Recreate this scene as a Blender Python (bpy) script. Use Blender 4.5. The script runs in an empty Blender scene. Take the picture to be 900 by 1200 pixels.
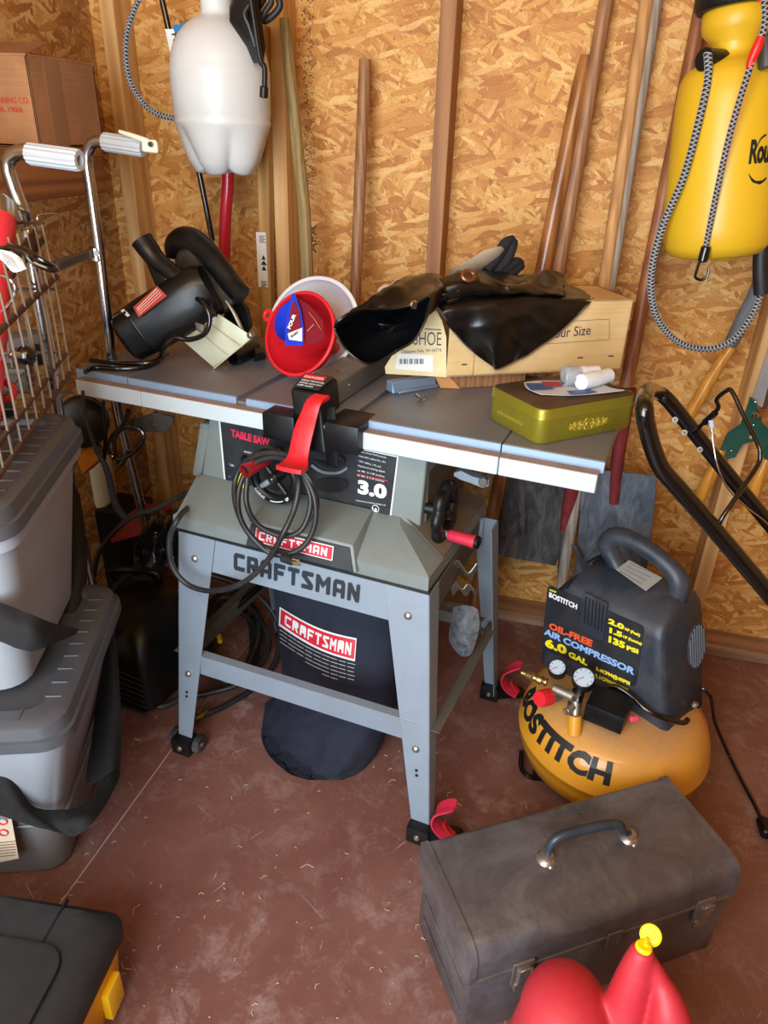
import bpy, bmesh, math, random
from mathutils import Vector, Matrix, noise
random.seed(7)
PI = math.pi
# ------------------------------------------------------------------ camera
F, CX, CY, H = 850.0, 450.0, 600.0, 1.4
def _n(v): return Vector(v).normalized()
_Z = -_n((-58, 1622, F))
_w = Vector((3684 + 450, 593.5, -F))
_X = (_w - _w.dot(_Z) * _Z).normalized()
_Y = _Z.cross(_X)
RM = Matrix((_X, _Y, _Z))                      # cam axes (x right, y down, z forward) -> world
sc = bpy.context.scene
cam = bpy.data.cameras.new('camera'); co = bpy.data.objects.new('camera', cam); sc.collection.objects.link(co)
cr_, cd_, cf_ = RM @ Vector((1, 0, 0)), RM @ Vector((0, 1, 0)), RM @ Vector((0, 0, 1))
mm = Matrix((cr_, -cd_, -cf_)).transposed().to_4x4(); mm.translation = (0, 0, H)
co.matrix_world = mm
cam.sensor_fit = 'VERTICAL'; cam.sensor_height = 36.0; cam.lens = F / 1200.0 * 36.0; cam.clip_start = 0.02
sc.camera = co
# ------------------------------------------------------------------ light
sc.view_settings.view_transform = 'Standard'; sc.view_settings.look = 'None'
sc.view_settings.gamma = 1; sc.view_settings.use_curve_mapping = False
sc.view_settings.exposure = 0.0
wd = bpy.data.worlds.new('sky'); sc.world = wd; wd.use_nodes = True
bg = wd.node_tree.nodes['Background']; bg.inputs[0].default_value = (0.62, 0.78, 1.0, 1); bg.inputs[1].default_value = 0.5
def area(name, loc, rot, sx, sy, power, col):
    l = bpy.data.lights.new(name, 'AREA'); l.shape = 'RECTANGLE'; l.size = sx; l.size_y = sy
    l.energy = power; l.color = col
    o = bpy.data.objects.new(name, l); o.location = loc; o.rotation_euler = rot; sc.collection.objects.link(o)
    return o
# daylight through the shed's open double door behind the camera
area('door_daylight', (-0.50, -0.62, 1.20), (math.radians(87), 0, math.radians(-12)), 1.2, 1.5, 74, (0.80, 0.91, 1.0))
# added warm fill lamp, unseen above the doorway, brightens the upper wall
area('warm_wall_fill', (-0.05, -0.30, 2.18), (math.radians(92), 0, math.radians(-4)), 1.6, 0.25, 21, (1.0, 0.74, 0.40))

# ------------------------------------------------------------------ pixel -> point on a real plane
CAM = Vector((0, 0, H))
def ray(x, y): return RM @ Vector((x - CX, y - CY, F))
SA = math.radians(-8.6)
SU = Vector((math.cos(SA), math.sin(SA), 0)); SV = Vector((-math.sin(SA), math.cos(SA), 0))
def pl(x, y, p, n):
    r = ray(x, y); n = Vector(n); return CAM + r * ((Vector(p) - CAM).dot(n) / r.dot(n))
def az(x, y, z): return pl(x, y, (0, 0, z), (0, 0, 1))
def ay(x, y, Y): return pl(x, y, (0, Y, 0), (0, 1, 0))
def ax(x, y, X): return pl(x, y, (X, 0, 0), (1, 0, 0))
def av(x, y, v): return pl(x, y, SV * v, SV)
def S(u, v, z): return SU * u + SV * v + Vector((0, 0, z))
MS = Matrix.Rotation(SA, 4, 'Z')
# ------------------------------------------------------------------ materials
def srgb(h):
    if isinstance(h, str):
        h = h.lstrip('#'); c = [int(h[i:i+2], 16) / 255 for i in (0, 2, 4)]
    else: c = [v / 255 for v in h]
    return tuple((v / 12.92 if v <= .04045 else ((v + .055) / 1.055) ** 2.4) for v in c) + (1,)
class NT:
    def __init__(s, name):
        s.m = bpy.data.materials.new(name); s.m.use_nodes = True
        s.t = s.m.node_tree; s.b = s.t.nodes['Principled BSDF']
    def n(s, typ, **k):
        nd = s.t.nodes.new('ShaderNode' + typ)
        for a, v in k.items(): setattr(nd, a, v)
        return nd
    def l(s, a, b): s.t.links.new(a, b)
    def math(s, op, a, b=None, c=None):
        nd = s.n('Math', operation=op)
        for i, v in enumerate((a, b, c)):
            if v is None: continue
            if isinstance(v, (int, float)): nd.inputs[i].default_value = v
            else: s.l(v, nd.inputs[i])
        return nd.outputs[0]
    def mix(s, f, a, b, mode='MIX'):
        nd = s.n('Mix', data_type='RGBA', blend_type=mode)
        for i, v in ((0, f), (6, a), (7, b)):
            if isinstance(v, (int, float)): nd.inputs[i].default_value = v
            elif isinstance(v, tuple): nd.inputs[i].default_value = v
            else: s.l(v, nd.inputs[i])
        return nd.outputs[2]
    def obj(s): return s.n('TexCoord').outputs['Object']
    def noise(s, vec, scale, detail=4, rough=.6, dist=0):
        nd = s.n('TexNoise'); nd.inputs['Scale'].default_value = scale; nd.inputs['Detail'].default_value = detail
        nd.inputs['Roughness'].default_value = rough; nd.inputs['Distortion'].default_value = dist
        if vec is not None: s.l(vec, nd.inputs['Vector'])
        return nd.outputs['Fac']
    def map(s, vec, scale=(1, 1, 1), rot=(0, 0, 0), loc=(0, 0, 0)):
        nd = s.n('Mapping'); nd.inputs['Scale'].default_value = scale; nd.inputs['Rotation'].default_value = rot
        nd.inputs['Location'].default_value = loc; s.l(vec, nd.inputs['Vector']); return nd.outputs[0]
    def ramp(s, fac, stops):
        nd = s.n('ValToRGB'); e = nd.color_ramp.elements
        while len(e) < len(stops): e.new(.5)
        for i, (p, c) in enumerate(stops):
            e[i].position = p; e[i].color = c if isinstance(c, tuple) else srgb(c)
        s.l(fac, nd.inputs[0]); return nd.outputs[0]
    def bump(s, h, strength=.3, dist=.002):
        nd = s.n('Bump'); nd.inputs['Strength'].default_value = strength; nd.inputs['Distance'].default_value = dist
        s.l(h, nd.inputs['Height']); s.l(nd.outputs[0], s.b.inputs['Normal'])
def mat(name, col, rough=.5, metal=0, dust=None, damt=.5, dscale=9, bump=0, bscale=200, spec=None, coat=0, trans=0, sss=0):
    t = NT(name); b = t.b; c = srgb(col)
    b.inputs['Roughness'].default_value = rough; b.inputs['Metallic'].default_value = metal
    if spec is not None: b.inputs['Specular IOR Level'].default_value = spec
    b.inputs['Coat Weight'].default_value = coat; b.inputs['Coat Roughness'].default_value = .12
    b.inputs['Transmission Weight'].default_value = trans
    if sss:
        b.inputs['Subsurface Weight'].default_value = sss; b.inputs['Subsurface Radius'].default_value = (.02, .02, .02)
    if dust:
        o = t.obj(); nz = t.noise(o, dscale, 6, .65, .6)
        f = t.math('MULTIPLY', t.math('SMOOTHSTEP' if False else 'SUBTRACT', nz, .42), 3.2 * damt)
        f = t.math('MINIMUM', t.math('MAXIMUM', f, 0.0), damt)
        fine = t.noise(o, dscale * 12, 3, .6)
        f = t.math('MULTIPLY', f, t.math('ADD', t.math('MULTIPLY', fine, .9), .5))
        t.l(t.mix(f, c, srgb(dust)), b.inputs['Base Color'])
        r = t.math('ADD', t.math('MULTIPLY', f, .5), rough); t.l(t.math('MINIMUM', r, 1.0), b.inputs['Roughness'])
    else:
        t_o = t.obj(); nz = t.noise(t_o, 14, 5, .6)
        dk = tuple(v * .82 for v in c[:3]) + (1,); lt = tuple(min(1, v * 1.1) for v in c[:3]) + (1,)
        t.l(t.mix(nz, dk, lt), b.inputs['Base Color'])
    if bump: t.bump(t.noise(t.obj(), bscale, 4, .6), bump, .001)
    return t.m
def wood(name, light, dark, axis='Z', ring=26, rough=.65, grain=.6, knots=True):
    t = NT(name); o = t.obj()
    sc3 = {'X': (1.2, ring, ring), 'Y': (ring, 1.2, ring), 'Z': (ring, ring, 1.2)}[axis]
    m = t.map(o, sc3)
    a = t.noise(m, 1.6, 5, .6, .8)
    sf = {'X': (6, 420, 420), 'Y': (420, 6, 420), 'Z': (420, 420, 6)}[axis]
    fn = t.noise(t.map(o, sf), 1, 3, .6)
    wv = t.n('TexWave', wave_type='BANDS'); wv.inputs['Scale'].default_value = .55; wv.inputs['Distortion'].default_value = 6
    wv.inputs['Detail'].default_value = 2; wv.bands_direction = 'DIAGONAL'; t.l(m, wv.inputs['Vector'])
    f = t.math('ADD', t.math('MULTIPLY', a, .65), t.math('MULTIPLY', wv.outputs['Fac'], .35))
    f = t.math('ADD', f, t.math('MULTIPLY', t.math('SUBTRACT', fn, .5), grain * .6))
    c = t.ramp(f, [(.25, dark), (.75, light)])
    big = t.noise(o, 3, 4, .6)
    c = t.mix(t.math('MULTIPLY', big, .35), c, srgb(dark))
    t.l(c, t.b.inputs['Base Color']); t.b.inputs['Roughness'].default_value = rough
    t.bump(fn, .12, .0006)
    return t.m
def osb_mat(name, tones, dark=1.0):
    t = NT(name); o = t.obj(); sx = t.n('SeparateXYZ'); t.l(o, sx.inputs[0])
    cx = t.n('CombineXYZ'); t.l(t.math('ADD', sx.outputs[0], sx.outputs[1]), cx.inputs[0]); t.l(sx.outputs[2], cx.inputs[1])
    P = cx.outputs[0]
    wn = t.n('TexNoise'); wn.inputs['Scale'].default_value = 14; t.l(P, wn.inputs['Vector'])
    wv = t.n('VectorMath', operation='MULTIPLY_ADD'); t.l(wn.outputs['Color'], wv.inputs[0])
    wv.inputs[1].default_value = (.016, .016, 0); t.l(P, wv.inputs[2]); P = wv.outputs[0]
    col = None; hgt = None
    L = [(12, 16, 62), (74, 13, 50), (-38, 15, 58), (100, 19, 80), (48, 14, 56), (-66, 17, 74), (25, 22, 95), (-14, 13, 66)]
    for i, (ang, sxx, syy) in enumerate(L):
        m = t.map(P, (1, 1, 1), (0, 0, math.radians(ang)), (i * 3.1, i * 1.7, 0)); m = t.map(m, (sxx, syy, 1))
        vo = t.n('TexVoronoi', voronoi_dimensions='2D'); vo.inputs['Scale'].default_value = 1; vo.inputs['Randomness'].default_value = .95
        t.l(m, vo.inputs['Vector']); sp = t.n('SeparateColor'); t.l(vo.outputs['Color'], sp.inputs[0])
        gr = t.noise(t.map(m, (.7, 7, 1)), 1.0, 6, .75)
        v = t.math('ADD', t.math('MULTIPLY', sp.outputs[0], .46), t.math('MULTIPLY', gr, .60))
        c = t.ramp(v, tones)
        if col is None: col, hgt = c, sp.outputs[2]
        else:
            mk = t.math('GREATER_THAN', sp.outputs[1], .60)
            mk = t.math('MULTIPLY', mk, t.math('LESS_THAN', vo.outputs['Distance'], .62))
            # thin dark rim where a strand ends
            rim = t.math('MULTIPLY', mk, t.math('GREATER_THAN', vo.outputs['Distance'], .55))
            col = t.mix(mk, col, c)
            col = t.mix(t.math('MULTIPLY', rim, .22), col, srgb(tones[0][1]) if not isinstance(tones[0][1], tuple) else tones[0][1])
            hg = t.n('Mix', data_type='FLOAT'); t.l(mk, hg.inputs[0]); t.l(hgt, hg.inputs[2]); t.l(sp.outputs[2], hg.inputs[3]); hgt = hg.outputs[0]
    # splintery fibres, resin specks and broad mottling
    dkc = tones[0][1]
    for ang, a_, b_, th, am in ((20, 30, 320, .64, .55), (-50, 34, 300, .65, .5), (85, 26, 280, .66, .5), (-15, 60, 420, .66, .45)):
        f_ = t.noise(t.map(t.map(P, (1, 1, 1), (0, 0, math.radians(ang))), (a_, b_, 1)), 1, 3, .6)
        col = t.mix(t.math('MULTIPLY', t.math('GREATER_THAN', f_, th), am), col, srgb(dkc))
    f_ = t.noise(t.map(t.map(P, (1, 1, 1), (0, 0, 1.0)), (22, 190, 1)), 1, 3, .6); col = t.mix(t.math('MULTIPLY', t.math('GREATER_THAN', f_, .66), .6), col, srgb('#f0d8a4'))
    fz = t.noise(P, 240, 4, .7); col = t.mix(t.math('MULTIPLY', t.math('MAXIMUM', t.math('SUBTRACT', fz, .5), 0.0), 1.6), col, srgb('#8a5a2c'))
    bz = t.noise(P, 5, 4, .6); col = t.mix(t.math('MULTIPLY', t.math('MAXIMUM', t.math('SUBTRACT', bz, .48), 0.0), 1.6), col, srgb('#a8642e'))
    t.l(col, t.b.inputs['Base Color']); t.b.inputs['Roughness'].default_value = .62
    t.bump(hgt, .35, .0015)
    return t.m
M = {}
M['osb'] = osb_mat('osb', [(.12, '#6f3f18'), (.34, '#b67631'), (.56, '#d29a4c'), (.84, '#e9c27c')])
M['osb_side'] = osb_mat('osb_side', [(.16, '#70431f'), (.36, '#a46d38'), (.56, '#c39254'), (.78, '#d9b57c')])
M['pine'] = wood('pine', '#d9b27c', '#b98a52')
M['pine_red'] = wood('pine_red', '#ab7a4e', '#835634')
M['pine_plate'] = wood('pine_plate', '#a58062', '#80604a', 'X')
M['ledger'] = wood('ledger', '#9a6234', '#6d3f1e', 'Y')
M['handle_pale'] = wood('handle_pale', '#c99a62', '#a37445', ring=60)
M['handle_brown'] = wood('handle_brown', '#a87850', '#7c573b', ring=60, rough=.5)
M['handle_red'] = wood('handle_red', '#a0643c', '#7a482c', ring=60, rough=.45)
M['handle_grey'] = wood('handle_grey', '#a79a8a', '#7c7064', ring=60, rough=.8)
M['handle_bamboo'] = wood('handle_bamboo', '#a58c58', '#75603a', ring=60)
M['handle_varnish'] = wood('handle_varnish', '#d69a3c', '#b87a28', ring=50, rough=.28)
M['steel'] = mat('steel', '#c4c8cc', .22, 1)
M['chrome'] = mat('chrome', '#d8dadd', .12, 1)
M['zinc'] = mat('zinc', '#a8a79c', .42, .9, '#7d7468', .5)
M['blacksteel'] = mat('blacksteel', '#0b0b0c', .2, .0, coat=.6)
M['blackplastic'] = mat('blackplastic', '#0c0d0f', .36, spec=.35, dust='#4a4846', damt=.14)
M['blackrubber'] = mat('blackrubber', '#151619', .5, dust='#4a4744', damt=.25)
M['cablerubber'] = mat('cablerubber', '#1f2022', .42, dust='#5c5850', damt=.3)
M['greypaint'] = mat('greypaint', '#85909a', .42, .1, '#6d6a63', .35, 7)
M['housing'] = mat('housing', '#78817f', .5, .0, '#65605a', .4, 6)
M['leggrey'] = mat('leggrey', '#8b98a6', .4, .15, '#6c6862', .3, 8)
M['darkleg'] = mat('darkleg', '#5b574e', .6, .1, '#4a4236', .6, 10)  # darkened stand paint: side shade put into the colour, plus brown dust
M['tabletop'] = mat('tabletop', '#7a808c', .38, .35, '#937b76', .6, 5)
M['rail'] = mat('rail', '#bcc6cc', .4, .0, '#a3a7a6', .25, 10)
M['raildust'] = mat('raildust', '#9a8378', .7, .1, '#77655c', .7, 20)
M['tabledge'] = mat('tabledge', '#94aecb', .35, .3, '#7f8fa5', .4, 12)  # light blue puts the edge's reflection into the colour
M['red'] = mat('red', '#d0202c', .35, coat=.2)
M['redlever'] = mat('redlever', '#c81a26', .38, dust='#8f3a38', damt=.3)
M['redknob'] = mat('redknob', '#d8242c', .4)
M['pinkred'] = mat('pinkred', '#d8304e', .35)
M['white'] = mat('white', '#e6e6e4', .45)
M['offwhite'] = mat('offwhite', '#dcdcd2', .5)
M['yellow'] = mat('yellow', '#f0d21a', .5)
M['ink'] = mat('ink', '#1a1a1c', .5)
M['labelblack'] = mat('labelblack', '#22252b', .4, dust='#55534e', damt=.25)
M['labelred'] = mat('labelred', '#d1263a', .45)
M['paper'] = mat('paper', '#e4e2dc', .7)
M['greylabel'] = mat('greylabel', '#a9a9a4', .5, .2)
# ------------------------------------------------------------------ mesh builder
class MB:
    def __init__(s, M_=None): s.bm = bmesh.new(); s.M = M_ or Matrix.Identity(4)
    def merge(s, b2, m=None):
        me = bpy.data.meshes.new('tmp'); b2.to_mesh(me); b2.free()
        me.transform(s.M @ m if m is not None else s.M); s.bm.from_mesh(me); bpy.data.meshes.remove(me); return s
    def box(s, x0, x1, y0, y1, z0, z1, bev=.0, seg=2, m=None):
        b = bmesh.new(); bmesh.ops.create_cube(b, size=1)
        for v in b.verts: v.co = Vector(((x0 + x1) / 2 + v.co.x * (x1 - x0), (y0 + y1) / 2 + v.co.y * (y1 - y0), (z0 + z1) / 2 + v.co.z * (z1 - z0)))
        if bev > 0: bmesh.ops.bevel(b, geom=b.edges[:], offset=bev, segments=seg, profile=.6, affect='EDGES')
        return s.merge(b, m)
    def hexa(s, p, bev=0, seg=2):
        """8 corners: 4 bottom (ccw) then 4 top"""
        b = bmesh.new(); vs = [b.verts.new(Vector(q)) for q in p]
        for f in ((3, 2, 1, 0), (4, 5, 6, 7), (0, 1, 5, 4), (1, 2, 6, 5), (2, 3, 7, 6), (3, 0, 4, 7)): b.faces.new([vs[i] for i in f])
        bmesh.ops.recalc_face_normals(b, faces=b.faces[:])
        if bev > 0: bmesh.ops.bevel(b, geom=b.edges[:], offset=bev, segments=seg, profile=.6, affect='EDGES')
        return s.merge(b)
    def prism(s, pts, h, m=None, bev=0, seg=2):
        """polygon in local xy extruded to z=h"""
        b = bmesh.new(); a = [b.verts.new((p[0], p[1], 0)) for p in pts]; c = [b.verts.new((p[0], p[1], h)) for p in pts]
        b.faces.new(a[::-1]); b.faces.new(c); n_ = len(pts)
        for i in range(n_): b.faces.new((a[i], a[(i + 1) % n_], c[(i + 1) % n_], c[i]))
        bmesh.ops.recalc_face_normals(b, faces=b.faces[:])
        if bev > 0: bmesh.ops.bevel(b, geom=b.edges[:], offset=bev, segments=seg, profile=.6, affect='EDGES')
        return s.merge(b, m)
    def loft(s, rings, caps=True, closed=False, m=None):
        b = bmesh.new(); R_ = [[b.verts.new(Vector(p)) for p in r] for r in rings]; k = len(R_[0]); q = len(R_)
        for i in range(q if closed else q - 1):
            for j in range(k):
                A_, B_ = R_[i], R_[(i + 1) % q]
                b.faces.new((A_[j], A_[(j + 1) % k], B_[(j + 1) % k], B_[j]))
        if caps and not closed: b.faces.new(R_[0][::-1]); b.faces.new(R_[-1])
        bmesh.ops.recalc_face_normals(b, faces=b.faces[:])
        return s.merge(b, m)
    def tube(s, pts, r, seg=10, smooth=0, closed=False, caps=True, r2=None):
        pts = [Vector(p) for p in pts]
        if smooth: pts = crom(pts, smooth, closed)
        n_ = len(pts); rings = []; t0 = None; nr = None
        for i, p in enumerate(pts):
            if closed: t = pts[(i + 1) % n_] - pts[i - 1]
            else: t = pts[min(i + 1, n_ - 1)] - pts[max(i - 1, 0)]
            if t.length < 1e-9: t = Vector((0, 0, 1))
            t.normalize()
            if nr is None:
                nr = t.orthogonal().normalized()
            else:
                q = t0.rotation_difference(t); nr = (q @ nr); nr = (nr - nr.dot(t) * t).normalized()
            t0 = t; bn = t.cross(nr)
            if callable(r): rr = r(i / max(1, n_ - 1))
            elif isinstance(r, (list, tuple)): 
                f = i / max(1, n_ - 1) * (len(r) - 1); a = int(f); rr = r[a] + (r[min(a + 1, len(r) - 1)] - r[a]) * (f - a)
            else: rr = r
            rb = rr * (r2 or 1)
            rings.append([p + nr * (rr * math.cos(2 * PI * j / seg)) + bn * (rb * math.sin(2 * PI * j / seg)) for j in range(seg)])
        return s.loft(rings, caps, closed)
    def lathe(s, prof, m=None, seg=32):
        """prof: (r, z) list about local z"""
        rings = [[(max(r, 1e-5) * math.cos(2 * PI * j / seg), max(r, 1e-5) * math.sin(2 * PI * j / seg), z) for j in range(seg)] for r, z in prof]
        return s.loft(rings, True, False, m)
    def cyl(s, p0, p1, r, seg=20, bev=.0, r1=None):
        p0, p1 = Vector(p0), Vector(p1); d = p1 - p0; L = d.length; r1 = r if r1 is None else r1
        m = Matrix.Translation(p0) @ d.to_track_quat('Z', 'Y').to_matrix().to_4x4()
        pr = [(0, 0), (r - bev, 0), (r, bev), (r1, L - bev), (r1 - bev, L), (0, L)] if bev else [(r, 0), (r1, L)]
        return s.lathe(pr, m, seg)
    def sphere(s, c, r, m=None, seg=20, sz=1):
        pr = [(r * math.sin(PI * i / 12), -r * sz * math.cos(PI * i / 12)) for i in range(13)]
        return s.lathe(pr, (m or Matrix.Identity(4)) @ Matrix.Translation(Vector(c)) if m is None else m, seg)
    def grid(s, rows, thick=0, smooth=0, closed_u=False, wr=None):
        """rows of points -> surface, catmull-rom refined, solidified"""
        rows = [[Vector(p) for p in r] for r in rows]
        if smooth:
            rows = [crom(r, smooth, closed_u) for r in rows]
            cols = [crom([r[j] for r in rows], smooth) for j in range(len(rows[0]))]
            rows = [[c[i] for c in cols] for i in range(len(cols[0]))]
        if wr:
            am, fq = wr
            def dis(p):
                q = Vector(p) * fq; w = noise.noise(q + Vector((3.1, 7.7, 1.3))); r_ = 1 - abs(noise.noise(q * .6)) * 2
                return Vector(p) + Vector((noise.noise(q), noise.noise(q + Vector((9, 0, 0))), w)) * am + Vector((0, -am * .8, am * .4)) * max(0, r_) ** 3
            rows = [[dis(p) for p in r] for r in rows]
        nr, nc = len(rows), len(rows[0]); b = bmesh.new()
        V_ = [[b.verts.new(p) for p in r] for r in rows]; k = nc if closed_u else nc - 1
        for i in range(nr - 1):
            for j in range(k): b.faces.new((V_[i][j], V_[i][(j + 1) % nc], V_[i + 1][(j + 1) % nc], V_[i + 1][j]))
        bmesh.ops.recalc_face_normals(b, faces=b.faces[:])
        if thick:
            b.normal_update(); b.verts.ensure_lookup_table(); nv = len(b.verts); fs = b.faces[:]; be = [e for e in b.edges if e.is_boundary]
            dup = [b.verts.new(v.co - v.normal * thick) for v in b.verts[:nv]]; b.verts.ensure_lookup_table(); ix = {v: i for i, v in enumerate(b.verts[:nv])}
            bl = [[ix[l.vert] for l in e.link_loops[0].face.loops if l.vert in e.verts] for e in be]
            for f in fs: b.faces.new([dup[ix[v]] for v in f.verts][::-1])
            for e in be:
                a, c = [ix[v] for v in e.verts]
                try: b.faces.new((b.verts[a], b.verts[c], dup[c], dup[a]))
                except ValueError: pass
            bmesh.ops.recalc_face_normals(b, faces=b.faces[:])
        return s.merge(b)
def crom(pts, k, closed=False):
    out = []; n_ = len(pts)
    rng = range(n_) if closed else range(n_ - 1)
    for i in rng:
        if closed: p0, p1, p2, p3 = pts[i - 1], pts[i], pts[(i + 1) % n_], pts[(i + 2) % n_]
        else: p0, p1, p2, p3 = pts[max(i - 1, 0)], pts[i], pts[i + 1], pts[min(i + 2, n_ - 1)]
        for j in range(k):
            t = j / k
            out.append(.5 * ((2 * p1) + (p2 - p0) * t + (2 * p0 - 5 * p1 + 4 * p2 - p3) * t * t + (3 * p1 - p0 - 3 * p2 + p3) * t ** 3))
    if not closed: out.append(pts[-1].copy())
    return out
OFF = {}
def link(o): sc.collection.objects.link(o)
def obj(name, mb, m, parent=None, smooth=True, ang=35, base=None):
    """verts are in world space; object origin goes to base (or the parent's origin)"""
    me = bpy.data.meshes.new(name)
    if isinstance(mb, MB): bmesh.ops.remove_doubles(mb.bm, verts=mb.bm.verts[:], dist=1e-6); mb.bm.to_mesh(me); mb.bm.free()
    else: me = mb
    off = OFF[parent.name] if parent else Vector(base) if base is not None else Vector((0, 0, 0))
    me.transform(Matrix.Translation(-off))
    if smooth:
        me.polygons.foreach_set('use_smooth', [True] * len(me.polygons))
        me.set_sharp_from_angle(angle=math.radians(ang))
    mt = M[m] if isinstance(m, str) else m
    me.materials.clear(); me.materials.append(mt)
    o = bpy.data.objects.new(name, me); link(o); o.name = name
    if parent: o.parent = parent
    else: o.location = off
    OFF[o.name] = off
    return o
def tag(o, label=None, cat=None, group=None, kind=None):
    if label: o['label'] = label
    if cat: o['category'] = cat
    if group: o['group'] = group
    if kind: o['kind'] = kind
    return o
def thing(name, label, cat, loc, group=None):
    o = bpy.data.objects.new(name, None); link(o); o.location = loc; o.empty_display_size = .05
    OFF[o.name] = Vector(loc); return tag(o, label, cat, group)
def struct(name, mb, m, **k): return tag(obj(name, mb, m, **k), kind='structure')
def text(name, s, p, xd, up, size, m, parent, bold=0, ext=.0003, align='LEFT', sx=1, fn=None, shear=0):
    """raised lettering: baseline starts at world point p, runs along xd, stands along up"""
    cu = bpy.data.curves.new('t', 'FONT'); cu.body = s; cu.size = size; cu.offset = bold; cu.extrude = ext
    cu.align_x = align; cu.shear = shear; cu.resolution_u = 3
    o = bpy.data.objects.new('t', cu); link(o)
    me = bpy.data.meshes.new_from_object(o.evaluated_get(bpy.context.evaluated_depsgraph_get()))
    bpy.data.objects.remove(o); bpy.data.curves.remove(cu)
    xd = Vector(xd).normalized(); up = Vector(up); up = (up - up.dot(xd) * xd).normalized(); nn = xd.cross(up)
    if fn is None:
        mx = Matrix((xd * sx, up, nn)).transposed().to_4x4(); mx.translation = Vector(p); me.transform(mx)
    else:
        b = bmesh.new(); b.from_mesh(me)
        x0 = min(v.co.x for v in b.verts); x1 = max(v.co.x for v in b.verts); y0 = min(v.co.y for v in b.verts); y1 = max(v.co.y for v in b.verts)
        st = size * .12; k = x0 + st
        while k < x1: bmesh.ops.bisect_plane(b, geom=b.verts[:] + b.edges[:] + b.faces[:], plane_co=(k, 0, 0), plane_no=(1, 0, 0)); k += st
        k = y0 + st
        while k < y1: bmesh.ops.bisect_plane(b, geom=b.verts[:] + b.edges[:] + b.faces[:], plane_co=(0, k, 0), plane_no=(0, 1, 0)); k += st
        b.to_mesh(me); b.free()
        for v in me.vertices: v.co = fn(v.co.x * sx, v.co.y, v.co.z)
    return obj(name, me, m, parent, smooth=False)
def plate(name, p, xd, up, w, h, m, parent, t=.0006, rad=0):
    """thin flat label: lower-left corner p"""
    xd = Vector(xd).normalized(); up = Vector(up); up = (up - up.dot(xd) * xd).normalized(); nn = xd.cross(up)
    mx = Matrix((xd, up, nn)).transposed().to_4x4(); mx.translation = Vector(p)
    pts = [(0, 0), (w, 0), (w, h), (0, h)]
    if rad:
        pts = []
        for cx_, cy_, a0 in ((w - rad, rad, -90), (w - rad, h - rad, 0), (rad, h - rad, 90), (rad, rad, 180)):
            for k in range(5): a = math.radians(a0 + 22.5 * k); pts.append((cx_ + rad * math.cos(a), cy_ + rad * math.sin(a)))
    return obj(name, MB().prism(pts, t, mx), m, parent, smooth=False)
# ================================================================== THE SHED
ZZ0 = Vector((0, 0, 1))
def floor_mat():
    t = NT('painted_floor'); o = t.obj()
    big = t.noise(o, 2.2, 6, .65, .4); c = t.ramp(big, [(.3, '#6b433a'), (.55, '#80574c'), (.8, '#977065')])
    scuff = t.noise(t.map(o, (9, 9, 9)), 1.4, 9, .8, .35)
    f = t.math('MINIMUM', t.math('MULTIPLY', t.math('MAXIMUM', t.math('SUBTRACT', scuff, .50), 0.0), 4.2), .8)
    region = t.noise(o, 1.6, 2, .5); f = t.math('MULTIPLY', f, t.math('MULTIPLY', t.math('MAXIMUM', t.math('SUBTRACT', region, .30), 0.0), 3.6))
    c = t.mix(f, c, srgb('#b39d96'))
    # fine scratches
    for i, (an, sx_, sy_) in enumerate(((30, 6, 90), (-55, 5, 80), (80, 8, 110))):
        s_ = t.noise(t.map(t.map(o, (1, 1, 1), (0, 0, math.radians(an)), (i, i, 0)), (sx_, sy_, 1)), 1.5, 3, .6, .5)
        g = t.math('MULTIPLY', t.math('GREATER_THAN', s_, .71), .55); c = t.mix(g, c, srgb('#c2b0a9'))
    sp = t.noise(t.map(o, (1, 1, 1)), 120, 2, .5); c = t.mix(t.math('MULTIPLY', t.math('GREATER_THAN', sp, .75), .7), c, srgb('#c9bab0'))
    dk = t.noise(o, 60, 4, .7); c = t.mix(t.math('MULTIPLY', dk, .35), c, srgb('#4d2a24'))
    t.l(c, t.b.inputs['Base Color'])
    t.l(t.math('ADD', t.math('MULTIPLY', scuff, .35), .28), t.b.inputs['Roughness'])
    t.bump(t.noise(o, 90, 5, .6), .25, .001)
    return t.m
M['floor'] = floor_mat(); M['ceil'] = wood('ceil', '#b98a55', '#8a5f35', 'Y')
XL, YB = -1.33, 2.07
struct('floor', MB().box(XL - .1, 2.2, -1.2, YB + .1, -.06, 0), 'floor', smooth=False)
struct('wall_back', MB().box(XL - .03, 2.2, YB, YB + .03, 0, 2.35), 'osb', smooth=False)
struct('wall_left', MB().box(XL - .03, XL, -.5, YB, 0, 2.35), 'osb_side', smooth=False)
struct('wall_right', MB().box(1.75, 1.78, -.5, YB, 0, 2.35), 'osb_side', smooth=False)
fw = MB(); fw.box(XL - .03, -1.05, -.53, -.5, 0, 2.35); fw.box(.30, 1.78, -.53, -.5, 0, 2.35); fw.box(-1.05, .30, -.53, -.5, 2.25, 2.35)
struct('wall_front', fw, 'osb_side', smooth=False)
struct('ceiling', MB().box(XL - .03, 1.78, -.5, YB + .03, 2.35, 2.38), 'osb_side', smooth=False)
n_ = [0]
def trim(mb, m, smooth=False):
    n_[0] += 1; return struct('trim_%d' % n_[0], mb, m, smooth=smooth)
def stud(x0, x1, y0=1.98, mt='pine', z0=.0385):
    return trim(MB().box(x0, x1, y0, YB - .0005, z0, 2.35, .0015, 1), mt)
trim(MB().box(XL + .001, 1.74, 1.98, YB - .0005, .0005, .038, .002, 1), 'pine_plate')        # bottom plate of the back wall
stud(-1.245, -1.205)
stud(-.792, -.752, mt='pine')
stud(-.367, -.329, mt='pine_red')
stud(.493, .533)
stud(.91, .95)
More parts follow.
